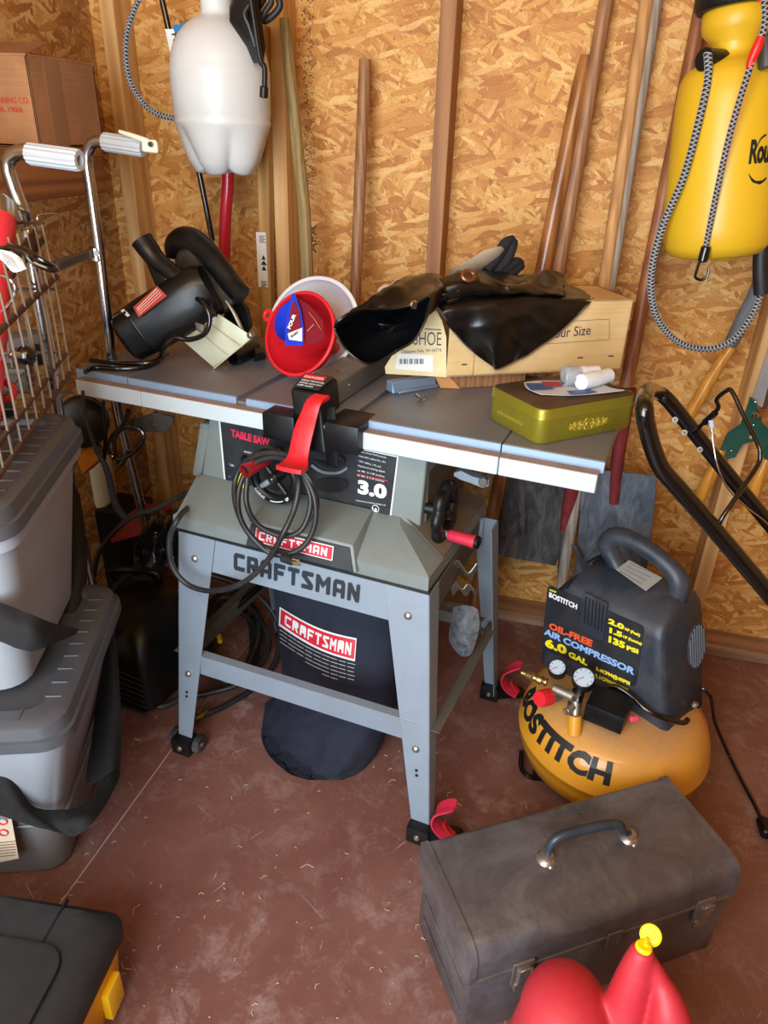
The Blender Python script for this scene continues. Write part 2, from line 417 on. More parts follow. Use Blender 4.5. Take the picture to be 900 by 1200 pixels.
# wood shavings and grit swept nowhere
gm = MB(); rg0 = random.Random(21)
for k in range(130):
    x, y = rg0.uniform(60, 640), rg0.uniform(800, 1195); p = az(x, y, .0012); L_ = rg0.uniform(.002, .012) if k % 9 else rg0.uniform(.015, .03); a = rg0.uniform(0, PI)
    d = Vector((math.cos(a), math.sin(a), 0)) * L_; n3 = Vector((-d.y, d.x, 0)) * .25
    gm.tube([p, p + d * .5 + n3 + ZZ0 * .0015, p + d], .0007, 4)
M['chip'] = mat('chip', '#d3bc98', .8); tag(obj('wood_shavings', gm, 'chip'), 'pale wood shavings and grit scattered over the red-brown floor', 'debris', kind='stuff')
# sheet seam in the floor (two sheets meet)
seam = MB(); a, b = az(88, 1035, 0), az(200, 880, 0)
dv = (b - a).normalized(); pn = Vector((-dv.y, dv.x, 0)) * .0016
a2, b2 = a - dv * .5, b + dv * 1.3
seam.hexa([a2 - pn, b2 - pn, b2 + pn, a2 + pn] + [q + Vector((0, 0, .0012)) for q in (a2 - pn, b2 - pn, b2 + pn, a2 + pn)])
M['seam'] = mat('seam', '#a8928a', .8); trim(seam, 'seam')
# faded stencil on the sheathing
M['stencil'] = mat('stencil', '#5a4536', .8)
t_ = text('stencil_lettering', 'APA', ay(372, 297, YB - .0008), (0, 0, 1), (-1, 0, 0), .036, 'stencil', None, .0003, .0002)
bpy.data.objects.remove(t_)
w0 = ay(371, 296, YB - .0008)
tt = text('stencil_lettering', 'APA', w0, (0, 0, 1), (-1, 0, 0), .034, 'stencil', None, .0004, .0002, sx=1.15); tt['kind'] = 'structure'; tt.name = 'trim_9'
n_[0] += 4
mk = MB(); rng = random.Random(3)
for k in range(150):                             # row of broken, illegible print above it
    z = 1.24 + k * .0042
    for _ in range(3):
        xx = w0.x - .003 - rng.random() * .030
        if rng.random() < .6: mk.box(xx, xx + rng.uniform(.002, .005), YB - .0011, YB - .0004, z, z + rng.uniform(.001, .003))
trim(mk, 'stencil')

# ------------------------------------------------------------------ things on the back wall
def rod(mb, a, b, r, seg=16, r1=None, bev=.003): return mb.cyl(a, b, r, seg, bev, r1)
# plain boards / handles
t = thing('wooden_board', 'narrow yellowish board with a white warning label, just right of the hanging white tank', 'board', ay(309, 420, 1.965) - Vector((0, 0, 0)))
a, b = ay(308, 410, 1.955), ay(306, 30, 1.955)
obj('board', MB().hexa([(a.x - .017, 1.945, .0005 + 0.0), (a.x + .016, 1.945, .0005), (a.x + .016, 1.975, .0005), (a.x - .017, 1.975, .0005),
                        (b.x - .017, 1.945, b.z), (b.x + .016, 1.945, b.z), (b.x + .016, 1.975, b.z), (b.x - .017, 1.975, b.z)], .002, 1), wood('board_yellow', '#bf9455', '#8d6534'), t)
p = ay(303, 336, 1.9445); q = ay(302.5, 272, 1.9445)
lb = plate('warning_label', p, (1, 0, 0), q - p, .0285, (q - p).length, 'white', t)
def squig(name, s, p, xd, up, size, m, parent, **k): return text(name, s, p, xd, up, size, m, parent, **k)
tri = MB(); c = ay(309, 308, 1.943)
for dz, w_ in ((.0, .009), (-.014, .007), (.014, .006)):
    tri.hexa([c + Vector((-w_, 0, dz - .006)), c + Vector((w_, 0, dz - .006)), c + Vector((w_, .0012, dz - .006)), c + Vector((-w_, .0012, dz - .006)),
              c + Vector((-.001, 0, dz + .005)), c + Vector((.001, 0, dz + .005)), c + Vector((.001, .0012, dz + .005)), c + Vector((-.001, .0012, dz + .005))])
obj('warning_print', tri, 'ink', lb, smooth=False)
tri = MB()
for k in range(7):
    for zz in (.052, -.05):
        z = c.z + zz + k * .0028 * (1 if zz > 0 else -1); tri.box(c.x - .010, c.x + .009 - (k % 3) * .003, c.y, c.y + .0012, z, z + .0011)
obj('warning_print', tri, 'ink', lb, smooth=False)

def straight(pts, foot=True):
    a, b = Vector(pts[1 if foot else 0]), Vector(pts[-1]); d = (b - a).normalized()
    if foot: a = a + d * ((.004 - a.z) / d.z)
    return [a.lerp(b, k / 6) for k in range(7)]
def pole(name, label, cat, pts, r, mt, seg=18, extra=None, sm=6, group=None):
    if 'bamboo' not in mt: pts = straight(pts, extra is None)
    mb = MB(); mb.tube(pts, r, seg, smooth=sm)
    if extra is None: return tag(obj(name, mb, mt, base=pts[0]), label, cat, group)
    t = thing(name, label, cat, pts[0], group); obj('handle', mb, mt, t); extra(t); return t
pole('wooden_pole', 'knotty bamboo-coloured pole leaning beside the warning-label board', 'pole', [ay(361, 335, 1.90) * 1 + Vector((0, 0, -.98)) * 1, ay(360, 320, 1.90), ay(347, 160, 1.925), ay(333, 22, 1.95)], [.017, .017, .016, .0155, .012], 'handle_bamboo')
pole('broom_handle', 'smooth brown broomstick standing alone between two studs', 'pole', [ay(415, 345, 1.93) + Vector((0, 0, -.98)), ay(416.5, 345, 1.93), ay(423, 180, 1.98), ay(428, 70, 2.01)], .0155, 'handle_brown')
# flat axe-like handle
def ellipse_pole(pts, ra, rb, mt, name, label, cat):
    rings = []
    pts = straight(pts); P_ = crom([Vector(p) for p in pts], 6)
    for i, p in enumerate(P_):
        f = i / (len(P_) - 1); k = 1 - .35 * max(0, (f - .93) / .07) ** 2 if f > .93 else 1
        rings.append([p + Vector((ra * k * math.cos(2 * PI * j / 20), rb * k * math.sin(2 * PI * j / 20), 0)) for j in range(20)])
    return tag(obj(name, MB().loft(rings), mt, base=pts[0]), label, cat)
ellipse_pole([ay(634, 340, 1.955) + Vector((-.03, 0, -.9)), ay(634, 325, 1.955), ay(660, 190, 1.985), ay(687, 64, 2.02)], .019, .014, wood('handle_gloss', '#a8703e', '#744522', rough=.22), 'axe_handle', 'glossy dark brown flat-sided handle ending below the frame top, left of the long brown handle', 'tool handle')

def soil_mat(name, c1, c2, c3):
    t = NT(name); o = t.obj(); nz = t.noise(t.map(o, (1, 1, .35)), 26, 7, .7, 1)
    t.l(t.ramp(nz, [(.3, c1), (.5, c2), (.72, c3)]), t.b.inputs['Base Color']); t.b.inputs['Roughness'].default_value = .75
    t.b.inputs['Metallic'].default_value = .25; t.bump(nz, .3, .002); return t.m
M['blade_dark'] = soil_mat('blade_dark', '#2c2a2b', '#4c4848', '#77706c')
M['blade_blue'] = soil_mat('blade_blue', '#3f4550', '#626a76', '#8d8f92')
M['redpaint'] = soil_mat('redpaint', '#4a1a1c', '#7c2427', '#8d3a38')
def shovel(name, label, pts, r, mt, neck, blade, bm_, sockm):
    t = thing(name, label, 'shovel', blade[0][0])
    obj('handle', MB().tube(straight(pts, False), r, 18, smooth=6), mt, t)
    obj('socket', MB().tube(neck, [r * 1.15, r * 1.12, r * 1.0, r * .7], 16, smooth=5), sockm, t)
    obj('blade', MB().grid(blade, .0035, 4), bm_, t)
    return t
def blade_rows(rows, Y, bulge, tilt=0):
    out = []
    for (yl, xl, xr) in rows:
        r_ = []
        for k in range(5):
            f = k / 4; x = xl + (xr - xl) * f
            r_.append(ay(x, yl + tilt * (f - .5), Y + bulge * (1 - (2 * f - 1) ** 2)))
        out.append(r_)
    return out
shovel('square_shovel', 'square-bladed shovel with a dark dirty blade under the right end of the saw table',
       [ay(612, 560, 1.93), ay(655, 330, 1.965), ay(683, 170, 1.995), ay(713, -6, 2.025), ay(716, -30, 2.03)], .0165, 'handle_brown',
       [ay(613, 545, 1.935), ay(612, 580, 1.93), ay(612, 600, 1.925), ay(613, 625, 1.92)],
       blade_rows([(538, 592, 668), (560, 588, 668), (600, 584, 663), (640, 582, 656), (656, 581, 651)], 1.90, .022, 13), 'blade_dark', 'blade_dark')
shovel('digging_shovel', 'long shovel with reddish-brown handle running up behind the yellow tank to a blue-grey blade',
       [ay(724, 500, 1.925), ay(745, 440, 1.93), ay(768, 300, 1.95), ay(798, 130, 1.985), ay(826, -10, 2.02), ay(831, -34, 2.03)], .0175, 'handle_red',
       [ay(737, 455, 1.92), ay(729, 500, 1.92), ay(723, 545, 1.915), ay(719, 590, 1.905)],
       blade_rows([(553, 690, 768), (562, 684, 769), (600, 680, 766), (650, 676, 760), (690, 672, 752), (715, 690, 735)], 1.885, .028, 8), 'blade_blue', 'redpaint')
def fork_extra(t):
    obj('ferrule', MB().tube([ay(672, 560, 1.89), ay(669, 580, 1.89), ay(664, 603, 1.888), ay(660, 622, 1.886)], [.021, .020, .016, .010], 16, smooth=4), 'redpaint', t)
    obj('tine', MB().tube([ay(661, 618, 1.886), ay(659, 640, 1.885), ay(657, 662, 1.885), ay(655, 700, 1.88)], .008, 10, smooth=5), 'blade_dark', t)
    obj('tine', MB().tube([ay(663, 618, 1.884), ay(667, 635, 1.875), ay(676, 645, 1.86), ay(684, 672, 1.855), ay(684, 700, 1.855)], .005, 8, smooth=5), 'blade_dark', t)
pole('garden_fork', 'pale wooden handled fork with a red ferrule beside the square shovel blade', 'fork', [ay(672, 575, 1.89), ay(697, 350, 1.95), ay(722, 190, 1.98), ay(758, -6, 2.02), ay(762, -28, 2.03)], .0155, 'handle_pale', extra=fork_extra)
pole('wooden_pole', 'weathered grey pole leaning against the pale fork handle', 'pole', [ay(701, 400, 1.955) + Vector((-.055, .0, -.74)), ay(713, 345, 1.96), ay(737, 190, 1.99), ay(770, -8, 2.035), ay(773, -28, 2.04)], .0155, 'handle_grey')

# hedge shears hanging on the right
t = thing('hedge_shears', 'hedge shears with dark green pivot plates and wooden grips hanging on the far right', 'shears', ay(875, 500, 1.93))
M['green'] = mat('green', '#0d4a40', .4, .1, '#4b5f55', .3)
def pp(pts, Y, th, m, name, parent, bev=.001):
    """outline traced at depth Y, given real thickness th towards the wall"""
    P_ = [ay(x, y, Y) for x, y in pts]; mx = Matrix(((1, 0, 0, 0), (0, 0, 1, Y), (0, 1, 0, 0), (0, 0, 0, 1)))
    return obj(name, MB().prism([(p.x, p.z) for p in P_], th, mx, bev, 1), m, parent)
pp([(879, 465), (886, 470), (890, 492), (903, 505), (904, 540), (896, 541), (892, 521), (880, 505), (873, 488)], 1.925, .004, 'green', 'pivot_plate', t)
pp([(884, 468), (877, 473), (868, 497), (852, 508), (843, 529), (849, 539), (862, 536), (870, 521), (885, 517), (893, 493)], 1.934, .004, 'green', 'pivot_plate', t)
obj('pivot_bolt', MB().lathe([(0, .008), (.006, .007), (.009, .003), (.009, 0)][::-1], Matrix.Translation(ay(885, 487, 1.925)) @ Matrix.Rotation(PI / 2, 4, 'X'), 20), 'chrome', t)
obj('rivet', MB().lathe([(.005, 0), (.004, .004), (0, .005)], Matrix.Translation(ay(880, 512, 1.924)) @ Matrix.Rotation(PI / 2, 4, 'X'), 16), 'pine', t)
for q in ((885, 471), (883, 498), (857, 528)): obj('rivet', MB().lathe([(.003, 0), (.002, .003), (0, .004)], Matrix.Translation(ay(*q, 1.924)) @ Matrix.Rotation(PI / 2, 4, 'X'), 12), 'chrome', t)
pp([(880, 470), (893, 478), (921, 420), (925, 390), (905, 395)], 1.939, .003, mat('bladewhite', '#cfd6dc', .3, .7), 'blade', t)
pp([(893, 480), (899, 480), (915, 420), (912, 410)], 1.930, .003, 'steel', 'blade', t)
obj('grip', MB().tube([ay(846, 527, 1.936), ay(836, 550, 1.935), ay(824, 575, 1.934), ay(816, 592, 1.934)], [.011, .014, .017, .016, .010], 16, smooth=5), 'handle_varnish', t)
obj('grip', MB().tube([ay(899, 538, 1.927), ay(889, 560, 1.926), ay(880, 585, 1.925), ay(872, 600, 1.925)], [.011, .016, .018, .017, .010], 16, smooth=5), 'handle_varnish', t)
# rubber sleeved wooden handle
t = thing('pruner_handle', 'varnished wooden grip with a grey rubber sleeve hanging under the yellow tank', 'tool handle', ay(807, 492, 1.95))
obj('grip', MB().tube([ay(805, 494, 1.95), ay(813, 478, 1.95), ay(838, 435, 1.95), ay(860, 403, 1.95)], [.010, .0155, .016, .014, .012], 18, smooth=6), 'handle_varnish', t)
obj('sleeve', MB().tube([ay(855, 405, 1.948), ay(872, 372, 1.945), ay(886, 345, 1.943), ay(903, 300, 1.94), ay(912, 270, 1.94)], [.016, .0185, .019, .019, .019], 18, smooth=5), mat('sleeve_grey', '#5c626a', .5, dust='#84827c', damt=.3), t)

# ------------------------------------------------------------------ hanging white tank sprayer
M['poly'] = mat('poly', '#ced2d3', .36, dust='#c4b9a6', damt=.15, dscale=5, sss=.25)
c0 = ay(261, 130, 1.80)
t = thing('tank_sprayer', 'white translucent plastic tank sprayer hanging on the wall, black pistol grip beside it', 'sprayer', (c0.x, 1.80, 1.29))
prof = [(.058, 1.296), (.072, 1.30), (.088, 1.325), (.100, 1.36), (.108, 1.395), (.111, 1.403), (.1125, 1.410), (.110, 1.416), (.1125, 1.422), (.1135, 1.47), (.114, 1.505), (.1145, 1.512), (.112, 1.518), (.111, 1.53), (.104, 1.555), (.090, 1.58), (.070, 1.60), (.048, 1.613), (.037, 1.617), (.0345, 1.625), (.0345, 1.645), (.036, 1.65), (.048, 1.655), (.060, 1.664), (.063, 1.672), (.062, 1.68)]
rings = []
for r, z in prof:
    rg = []
    for j in range(80):
        a = 2 * PI * j / 80; k = max(0, (1.40 - z) / .105); k = k ** .8
        dep = abs(math.cos(2.5 * a + .9)) ** .5                           # five petal feet
        rg.append((c0.x + r * math.cos(a) * (1 - .34 * k * (1 - dep)), 1.80 + r * math.sin(a) * (1 - .34 * k * (1 - dep)), z + .018 * k * (1 - dep)))
    rings.append(rg)
obj('tank', MB().loft(rings), 'poly', t, ang=60)
obj('pump_cap', MB().lathe([(.060, 0), (.063, .02), (.05, .035), (.02, .045), (.02, .09)], Matrix.Translation((c0.x, 1.80, 1.681)), 32), 'offwhite', t)
g_ = thing('spray_wand', 'black spray wand and pistol grip with bent nozzle hanging right of the white tank', 'spray wand', ay(309, 112, 1.72))
obj('nozzle_tube', MB().tube([ay(292, -12, 1.72), ay(297, 20, 1.72), ay(303, 60, 1.72), ay(306, 73, 1.72), ay(310, 80, 1.72), ay(310, 103, 1.72)], .006, 12, smooth=5), 'blackplastic', g_)
obj('nozzle', MB().cyl(ay(309.5, 101, 1.72), ay(309, 115, 1.72), .0095, 16, .002), 'blackplastic', g_)
obj('grip', MB().loft([[ay(x + dx, y + dy, Y) for dx, dy, Y in ((-w, 0, 1.745), (-w * .6, -1, 1.735), (w * .6, 1, 1.735), (w, 0, 1.745), (w, 0, 1.775), (0, 0, 1.785), (-w, 0, 1.775))] for x, y, w in ((303, 74, 6), (300, 55, 11), (294, 40, 15), (288, 25, 19), (286, 8, 17), (290, -10, 14))]), 'blackplastic', g_)
obj('trigger', MB().tube([ay(300, 55, 1.735), ay(292, 30, 1.728), ay(287, 16, 1.725), ay(296, 2, 1.73)], .007, 10, smooth=5), 'blackplastic', g_)
h_ = thing('supply_hose', 'black rubber hose looping down behind the spray wand', 'hose', ay(310, 20, 1.8))
obj('hose', MB().tube([ay(315, -20, 1.79), ay(328, 3, 1.79), ay(322, 16, 1.79), ay(309, 24, 1.79), ay(302, 12, 1.79), ay(309, -2, 1.79), ay(318, -22, 1.8)], .0075, 12, smooth=7), 'blackrubber', h_)
obj('hose', MB().tube([ay(309, -20, 1.775), ay(318, 0, 1.775), ay(312, 12, 1.775), ay(304, 26, 1.775)], .0065, 12, smooth=7), 'blackrubber', h_)
# black lance behind the tank with paper label
t = thing('spray_lance', 'thin black lance rod passing behind the white tank, with a white, blue and yellow label', 'spray lance', ay(254, 300, 1.93))
obj('rod', MB().tube([ay(186, -16, 1.93), ay(198, 36, 1.93), ay(234, 205, 1.93), ay(249, 282, 1.93)], .0075, 12, smooth=3), 'blacksteel', t)
obj('tip', MB().tube([ay(249, 280, 1.93), ay(253, 300, 1.93), ay(258, 318, 1.93)], .003, 8), 'steel', t)
lb = pp([(193, 34), (204, 34), (213, 78), (203, 76)], 1.918, .001, 'white', 'label', t, 0)
pp([(202, 30), (236, 23), (237, 31), (205, 39)], 1.916, .001, mat('labelblue', '#1b76b8', .5), 'label', t, 0)
pp([(206, 39), (226, 35), (222, 46), (211, 50)], 1.917, .001, 'yellow', 'label', t, 0)
text('lettering', 'FURIA', ay(201, 39, 1.9155), ay(207, 72, 1.916) - ay(200, 39, 1.916), ay(209, 36, 1.916) - ay(200, 39, 1.916), .022, 'ink', lb, .0004)
text('lettering', 'TRK', ay(221, 33, 1.9142), (1, 0, .2), (0, 0, 1), .012, 'white', lb, .0002)
tag(obj('rope', MB().tube([ay(267, 180, 1.90), ay(267, 215, 1.90), ay(264, 260, 1.90), ay(262, 345, 1.90) + Vector((0, 0, -.0))], .0155, 18, smooth=5), mat('redwrap', '#b5182f', .3, coat=.4), base=ay(262, 345, 1.9)), 'thick red plastic-wrapped pole standing below the white tank', 'pole')
bpy.data.objects['rope'].name = 'wrapped_pole'; OFF['wrapped_pole'] = OFF['rope']
def braid_mat(name, light):
    t = NT(name); o = t.obj(); ch = t.n('TexVoronoi'); ch.inputs['Scale'].default_value = 260; t.l(o, ch.inputs['Vector'])
    sp = t.n('SeparateColor'); t.l(ch.outputs['Color'], sp.inputs[0])
    t.l(t.mix(t.math('GREATER_THAN', sp.outputs[0], .5), srgb('#1b1d22'), srgb(light)), t.b.inputs['Base Color']); t.b.inputs['Roughness'].default_value = .6; return t.m
def braided(pts, r, name, label, cat, light='#a9adb2'):
    """tube with a real two-strand braid wrapped round it"""
    P_ = crom([Vector(p) for p in pts], 10)
    t = thing(name, label, cat, P_[-1])
    obj('core', MB().tube(P_, r, 12), mat(name + '_core', '#1c1e22', .6), t)
    # resample
    L = [0]
    for i in range(1, len(P_)): L.append(L[-1] + (P_[i] - P_[i - 1]).length)
    tot = L[-1]; N = int(tot / .0011)
    Q = []; k = 0
    for i in range(N + 1):
        s = tot * i / N
        while k < len(L) - 2 and L[k + 1] < s: k += 1
        f = (s - L[k]) / max(1e-9, L[k + 1] - L[k]); Q.append(P_[k].lerp(P_[k + 1], min(1, f)))
    for sgn in (1, -1):
        mb = MB()
        for ph in (0, PI):
            pts2 = []; nr = None; t0 = None
            for i, p in enumerate(Q):
                tt = (Q[min(i + 1, N)] - Q[max(i - 1, 0)]).normalized()
                if nr is None: nr = tt.orthogonal().normalized()
                else: nr = t0.rotation_difference(tt) @ nr; nr = (nr - nr.dot(tt) * tt).normalized()
                t0 = tt; a = ph + sgn * i * .0011 / .016 * 2 * PI
                pts2.append(p + (nr * math.cos(a) + tt.cross(nr) * math.sin(a)) * (r + .0002))
            mb.tube(pts2, .0011, 4, caps=False)
        obj('braid', mb, mat('braid', light, .6), t)
    return t
braided([ay(168, -10, 1.84), ay(157, 12, 1.84), ay(148, 45, 1.83), ay(149, 80, 1.82), ay(158, 107, 1.81), ay(178, 130, 1.80), ay(206, 139, 1.80), ay(232, 136, 1.81)], .0058, 'braided_hose', 'black and silver braided hose curving left of the white tank', 'hose')

# ------------------------------------------------------------------ yellow tank sprayer
A0, A1 = ay(861, 60, 1.86), ay(839, 300, 1.84); axd = (A0 - A1).normalized(); LEN = (A0 - A1).length
q = axd.to_track_quat('Z', 'Y').to_matrix().to_4x4(); MT = Matrix.Translation(A1) @ q
M['tankyellow'] = mat('tankyellow', '#d9b024', .35, dust='#c79a2a', damt=.3, dscale=6, sss=.15)
t = thing('tank_sprayer', 'yellow plastic tank sprayer with black lid hanging in the top right corner', 'sprayer', A1)
z0 = 0
pr = [(.0, .0), (.075, .0), (.098, .006), (.112, .025), (.1165, .06), (.116, .12), (.111, .22), (.107, .30), (.101, .338), (.090, .357), (.066, .368), (.046, .376), (.044, .385), (.046, .395), (.046, .40), (.064, .418), (.067, .43), (.067, .452), (.06, .46)]
k_ = LEN / .385
pr = [(r, z * k_) for r, z in pr]
obj('tank', MB().lathe(pr, MT, 48), 'tankyellow', t, ang=60)
obj('foot', MB().sphere((.0, .0, .0), .042, Matrix.Translation(ay(845, 292, 1.80)) @ Matrix.Diagonal((1.1, .8, .6, 1)), 20), 'tankyellow', t)
obj('foot', MB().sphere((.0, .0, .0), .035, MT @ Matrix.Translation((-.075, -.02, .004)) @ Matrix.Diagonal((1, .9, .5, 1)), 20), 'tankyellow', t)
obj('lid', MB().lathe([(.0, .455 * k_), (.078, .455 * k_), (.083, .462 * k_), (.083, .49 * k_), (.075, .505 * k_), (.03, .51 * k_), (.028, .58 * k_), (0, .58 * k_)], MT, 40), 'blackplastic', t)
obj('pump_handle', MB().box(-.07, .03, -.03, .01, .52 * k_, .60 * k_, .012, 3, MT), 'blackplastic', t)
lug = MT @ Matrix.Rotation(math.radians(-100), 4, 'Z')
obj('lug', MB().box(-.03, .03, .03, .052, .378 * k_, .42 * k_, .004, 2, MT @ Matrix.Rotation(math.radians(110), 4, 'Z')), 'tankyellow', t)
fc = ay(830, 70, 1.80)
obj('hose_fitting', MB().cyl(fc + Vector((-.012, -.01, 0)), fc + Vector((.03, .03, 0)), .021, 20, .003), 'blackplastic', t)
obj('outlet', MB().cyl(ay(896, 40, 1.76), ay(899, 80, 1.76), .016, 18, .004), mat('greyplast', '#4a4742', .5), t)
# lettering wrapped round the tank: angle measured about its axis, rising from the baseline
def wraptext(s, px, py, size, bold, name='lettering', sx=1, m='ink', shear=.1):
    # find where the pixel ray meets the tank
    inv = MT.inverted(); o_ = inv @ CAM; d_ = inv.to_3x3() @ ray(px, py)
    R0 = .1115; a = d_.x ** 2 + d_.y ** 2; b = 2 * (o_.x * d_.x + o_.y * d_.y); c = o_.x ** 2 + o_.y ** 2 - R0 ** 2
    dd = b * b - 4 * a * c; s_ = (-b - math.sqrt(max(dd, 0))) / (2 * a); h = o_ + d_ * s_
    th0 = math.atan2(h.y, h.x); z0 = h.z
    def rad(z):
        for (r1, z1), (r2, z2) in zip(pr, pr[1:]):
            if z1 <= z <= z2: return r1 + (r2 - r1) * (z - z1) / max(1e-6, z2 - z1)
        return .1
    def fn(x, y, z):
        zz = z0 + y; r = rad(zz) + .0012 + z; a = th0 + x / R0; return MT @ Vector((r * math.cos(a), r * math.sin(a), zz))
    return text(name, s, (0, 0, 0), (1, 0, 0), (0, 0, 1), size, m, t, bold, .0004, sx=sx, fn=fn, shear=shear)
wraptext('Roundup', 876, 191, .058, .0022, sx=.46)
# swoosh under and over the word
inv = MT.inverted()
def on_tank(px, py, e=.001):
    o_ = inv @ CAM; d_ = inv.to_3x3() @ ray(px, py); R0 = .1125
    a = d_.x ** 2 + d_.y ** 2; b = 2 * (o_.x * d_.x + o_.y * d_.y); c = o_.x ** 2 + o_.y ** 2 - R0 ** 2; dd = b * b - 4 * a * c
    h = o_ + d_ * ((-b - math.sqrt(max(dd, 0))) / (2 * a)); k = (R0 + e) / math.hypot(h.x, h.y); return MT @ Vector((h.x * k, h.y * k, h.z))
obj('swoosh', MB().tube([on_tank(877, 203), on_tank(882, 211), on_tank(890, 213), on_tank(897, 208)], [.001, .004, .0052, .003], 8, smooth=6, r2=.35), 'ink', t)
obj('swoosh', MB().tube([on_tank(886, 174), on_tank(891, 163), on_tank(897, 158)], [.0008, .0018, .0024], 8, smooth=6, r2=.5), 'ink', t)
braided([ay(829, 62, 1.78), ay(830, 90, 1.77), ay(822, 130, 1.76), ay(802, 205, 1.76), ay(775, 270, 1.77), ay(763, 325, 1.78), ay(769, 370, 1.79), ay(794, 400, 1.80), ay(828, 409, 1.80), ay(858, 399, 1.80), ay(881, 370, 1.80), ay(891, 346, 1.80)], .0068, 'braided_hose', 'black and silver braided hose hanging in a big loop from the yellow tank', 'hose')
t = thing('spray_wand', 'black pistol grip of the spray wand at the right edge beside the yellow tank', 'spray wand', ay(892, 345, 1.80))
obj('grip', MB().tube([ay(893, 344, 1.80), ay(892, 325, 1.80), ay(892, 300, 1.80), ay(896, 280, 1.80), ay(899, 262, 1.80), ay(903, 245, 1.80)], [.017, .0175, .0165, .018, .017, .016], 18, smooth=5), 'blackrubber', t)
obj('valve_knob', MB().cyl(ay(887, 260, 1.785), ay(902, 257, 1.785), .014, 18, .003), 'blackrubber', t)
obj('trigger', MB().tube([ay(898, 262, 1.785), ay(893, 270, 1.78), ay(890, 274, 1.78)], .005, 10, smooth=4), 'blackrubber', t)
t = braided([ay(893, -12, 1.70), ay(897, 12, 1.70), ay(895, 34, 1.70), ay(886, 60, 1.70), ay(877, 85, 1.70), ay(856, 155, 1.71), ay(840, 225, 1.72), ay(827, 290, 1.73)], .0052, 'bungee_cord', 'grey bungee cord with a black hook hanging in front of the yellow tank', 'cord', '#a9a3a6')
obj('sleeve', MB().tube([ay(892, 43, 1.70), ay(887, 56, 1.70), ay(880, 72, 1.70), ay(878, 80, 1.70)], [.007, .0095, .0075, .006], 12, smooth=4), mat('sleevered', '#e3211f', .35), t)
obj('hook_sleeve', MB().cyl(ay(828, 288, 1.73), ay(823, 307, 1.73), .0105, 16, .003), 'blacksteel', t)
obj('hook', MB().tube([ay(821, 303, 1.73), ay(816, 318, 1.73), ay(815, 325, 1.73), ay(822, 328, 1.73), ay(829, 323, 1.73), ay(831, 315, 1.73)], .0030, 10, smooth=5), 'blacksteel', t)
obj('sleeve', MB().tube([ay(890, -14, 1.70), ay(893, 0, 1.70)], .008, 12), mat('sleevered', '#e3211f', .35), t)
# ================================================================== THE TABLE SAW (own frame: u right, v back, z up)
saw = thing('table_saw', 'grey contractor table saw on a splay-legged steel stand in the middle of the shed', 'table saw', S(-.62, 1.33, 0))
def mb_(): return MB(MS)
TZ = .895
mb = mb_(); mb.box(-1.27, -1.124, 1.2455, 1.70, .872, TZ, .002, 1)
wl = obj('extension_wing', mb, 'tabletop', saw)
mb = mb_(); mb.box(-.262, -.075, 1.2455, 1.70, .872, TZ, .002, 1)
wr = obj('extension_wing', mb, 'tabletop', saw)
mb = mb_(); t0, t1 = -1.122, -.264
mb.box(t0, -.838, 1.2455, 1.70, .868, TZ, .0015, 1); mb.box(-.814, -.575, 1.2455, 1.70, .868, TZ, .0015, 1); mb.box(-.551, t1, 1.2455, 1.70, .868, TZ, .0015, 1)
mb.box(t0 + .004, t1 - .004, 1.25, 1.695, .862, .884)
obj('saw_table', mb, 'tabletop', saw)
for a, b in ((-1.2695, -1.1245), (-1.1215, -.8385), (-.8135, -.5755), (-.5505, -.2645), (-.2615, -.0755)):
    obj('front_edge', mb_().box(a, b, 1.2435, 1.2455, .873, TZ - .001), 'tabledge', saw, smooth=False)
# fence rail in two lengths with a dusty measuring strip on top
for a, b, jn in ((-1.251, -1.071, 0), (-1.0695, -.2605, 0), (-.2585, -.082, 0)):
    r = obj('fence_rail', mb_().box(a, b, 1.217, 1.242, .843, .878, .0015, 1), 'rail', saw)
    obj('rule_strip', mb_().box(a, b, 1.2185, 1.241, .878, .8792), 'raildust', r, smooth=False)
for i in range(18):
    pass
tk = mb_()
rl = bpy.data.objects['fence_rail.001']
for i in range(40): u = -1.24 + i * .0285; 
obj('rear_rail', mb_().box(-1.25, -.09, 1.702, 1.72, .85, .878, .002, 1), 'rail', saw)
# housing
BV = 1.275
front = [(-.952, .655), (-.932, .66), (-.928, .822), (-.905, .862), (-.42, .862), (-.424, .618), (-.60, .66)]
mb = mb_()
mb.hexa([(-.985, BV, .60), (-.425, BV, .60), (-.425, 1.60, .60), (-.985, 1.60, .60), (-.925, BV, .862), (-.415, BV, .862), (-.415, 1.60, .862), (-.925, 1.60, .862)], .006, 3)
hs = obj('housing', mb, 'housing', saw)
obj('housing_fin', mb_().hexa([(-1.005, 1.285, .66), (-.98, 1.285, .66), (-.975, 1.33, .66), (-1.0, 1.33, .66), (-.968, 1.285, .80), (-.94, 1.285, .80), (-.935, 1.33, .80), (-.96, 1.33, .80)], .005, 2), 'housing', saw)
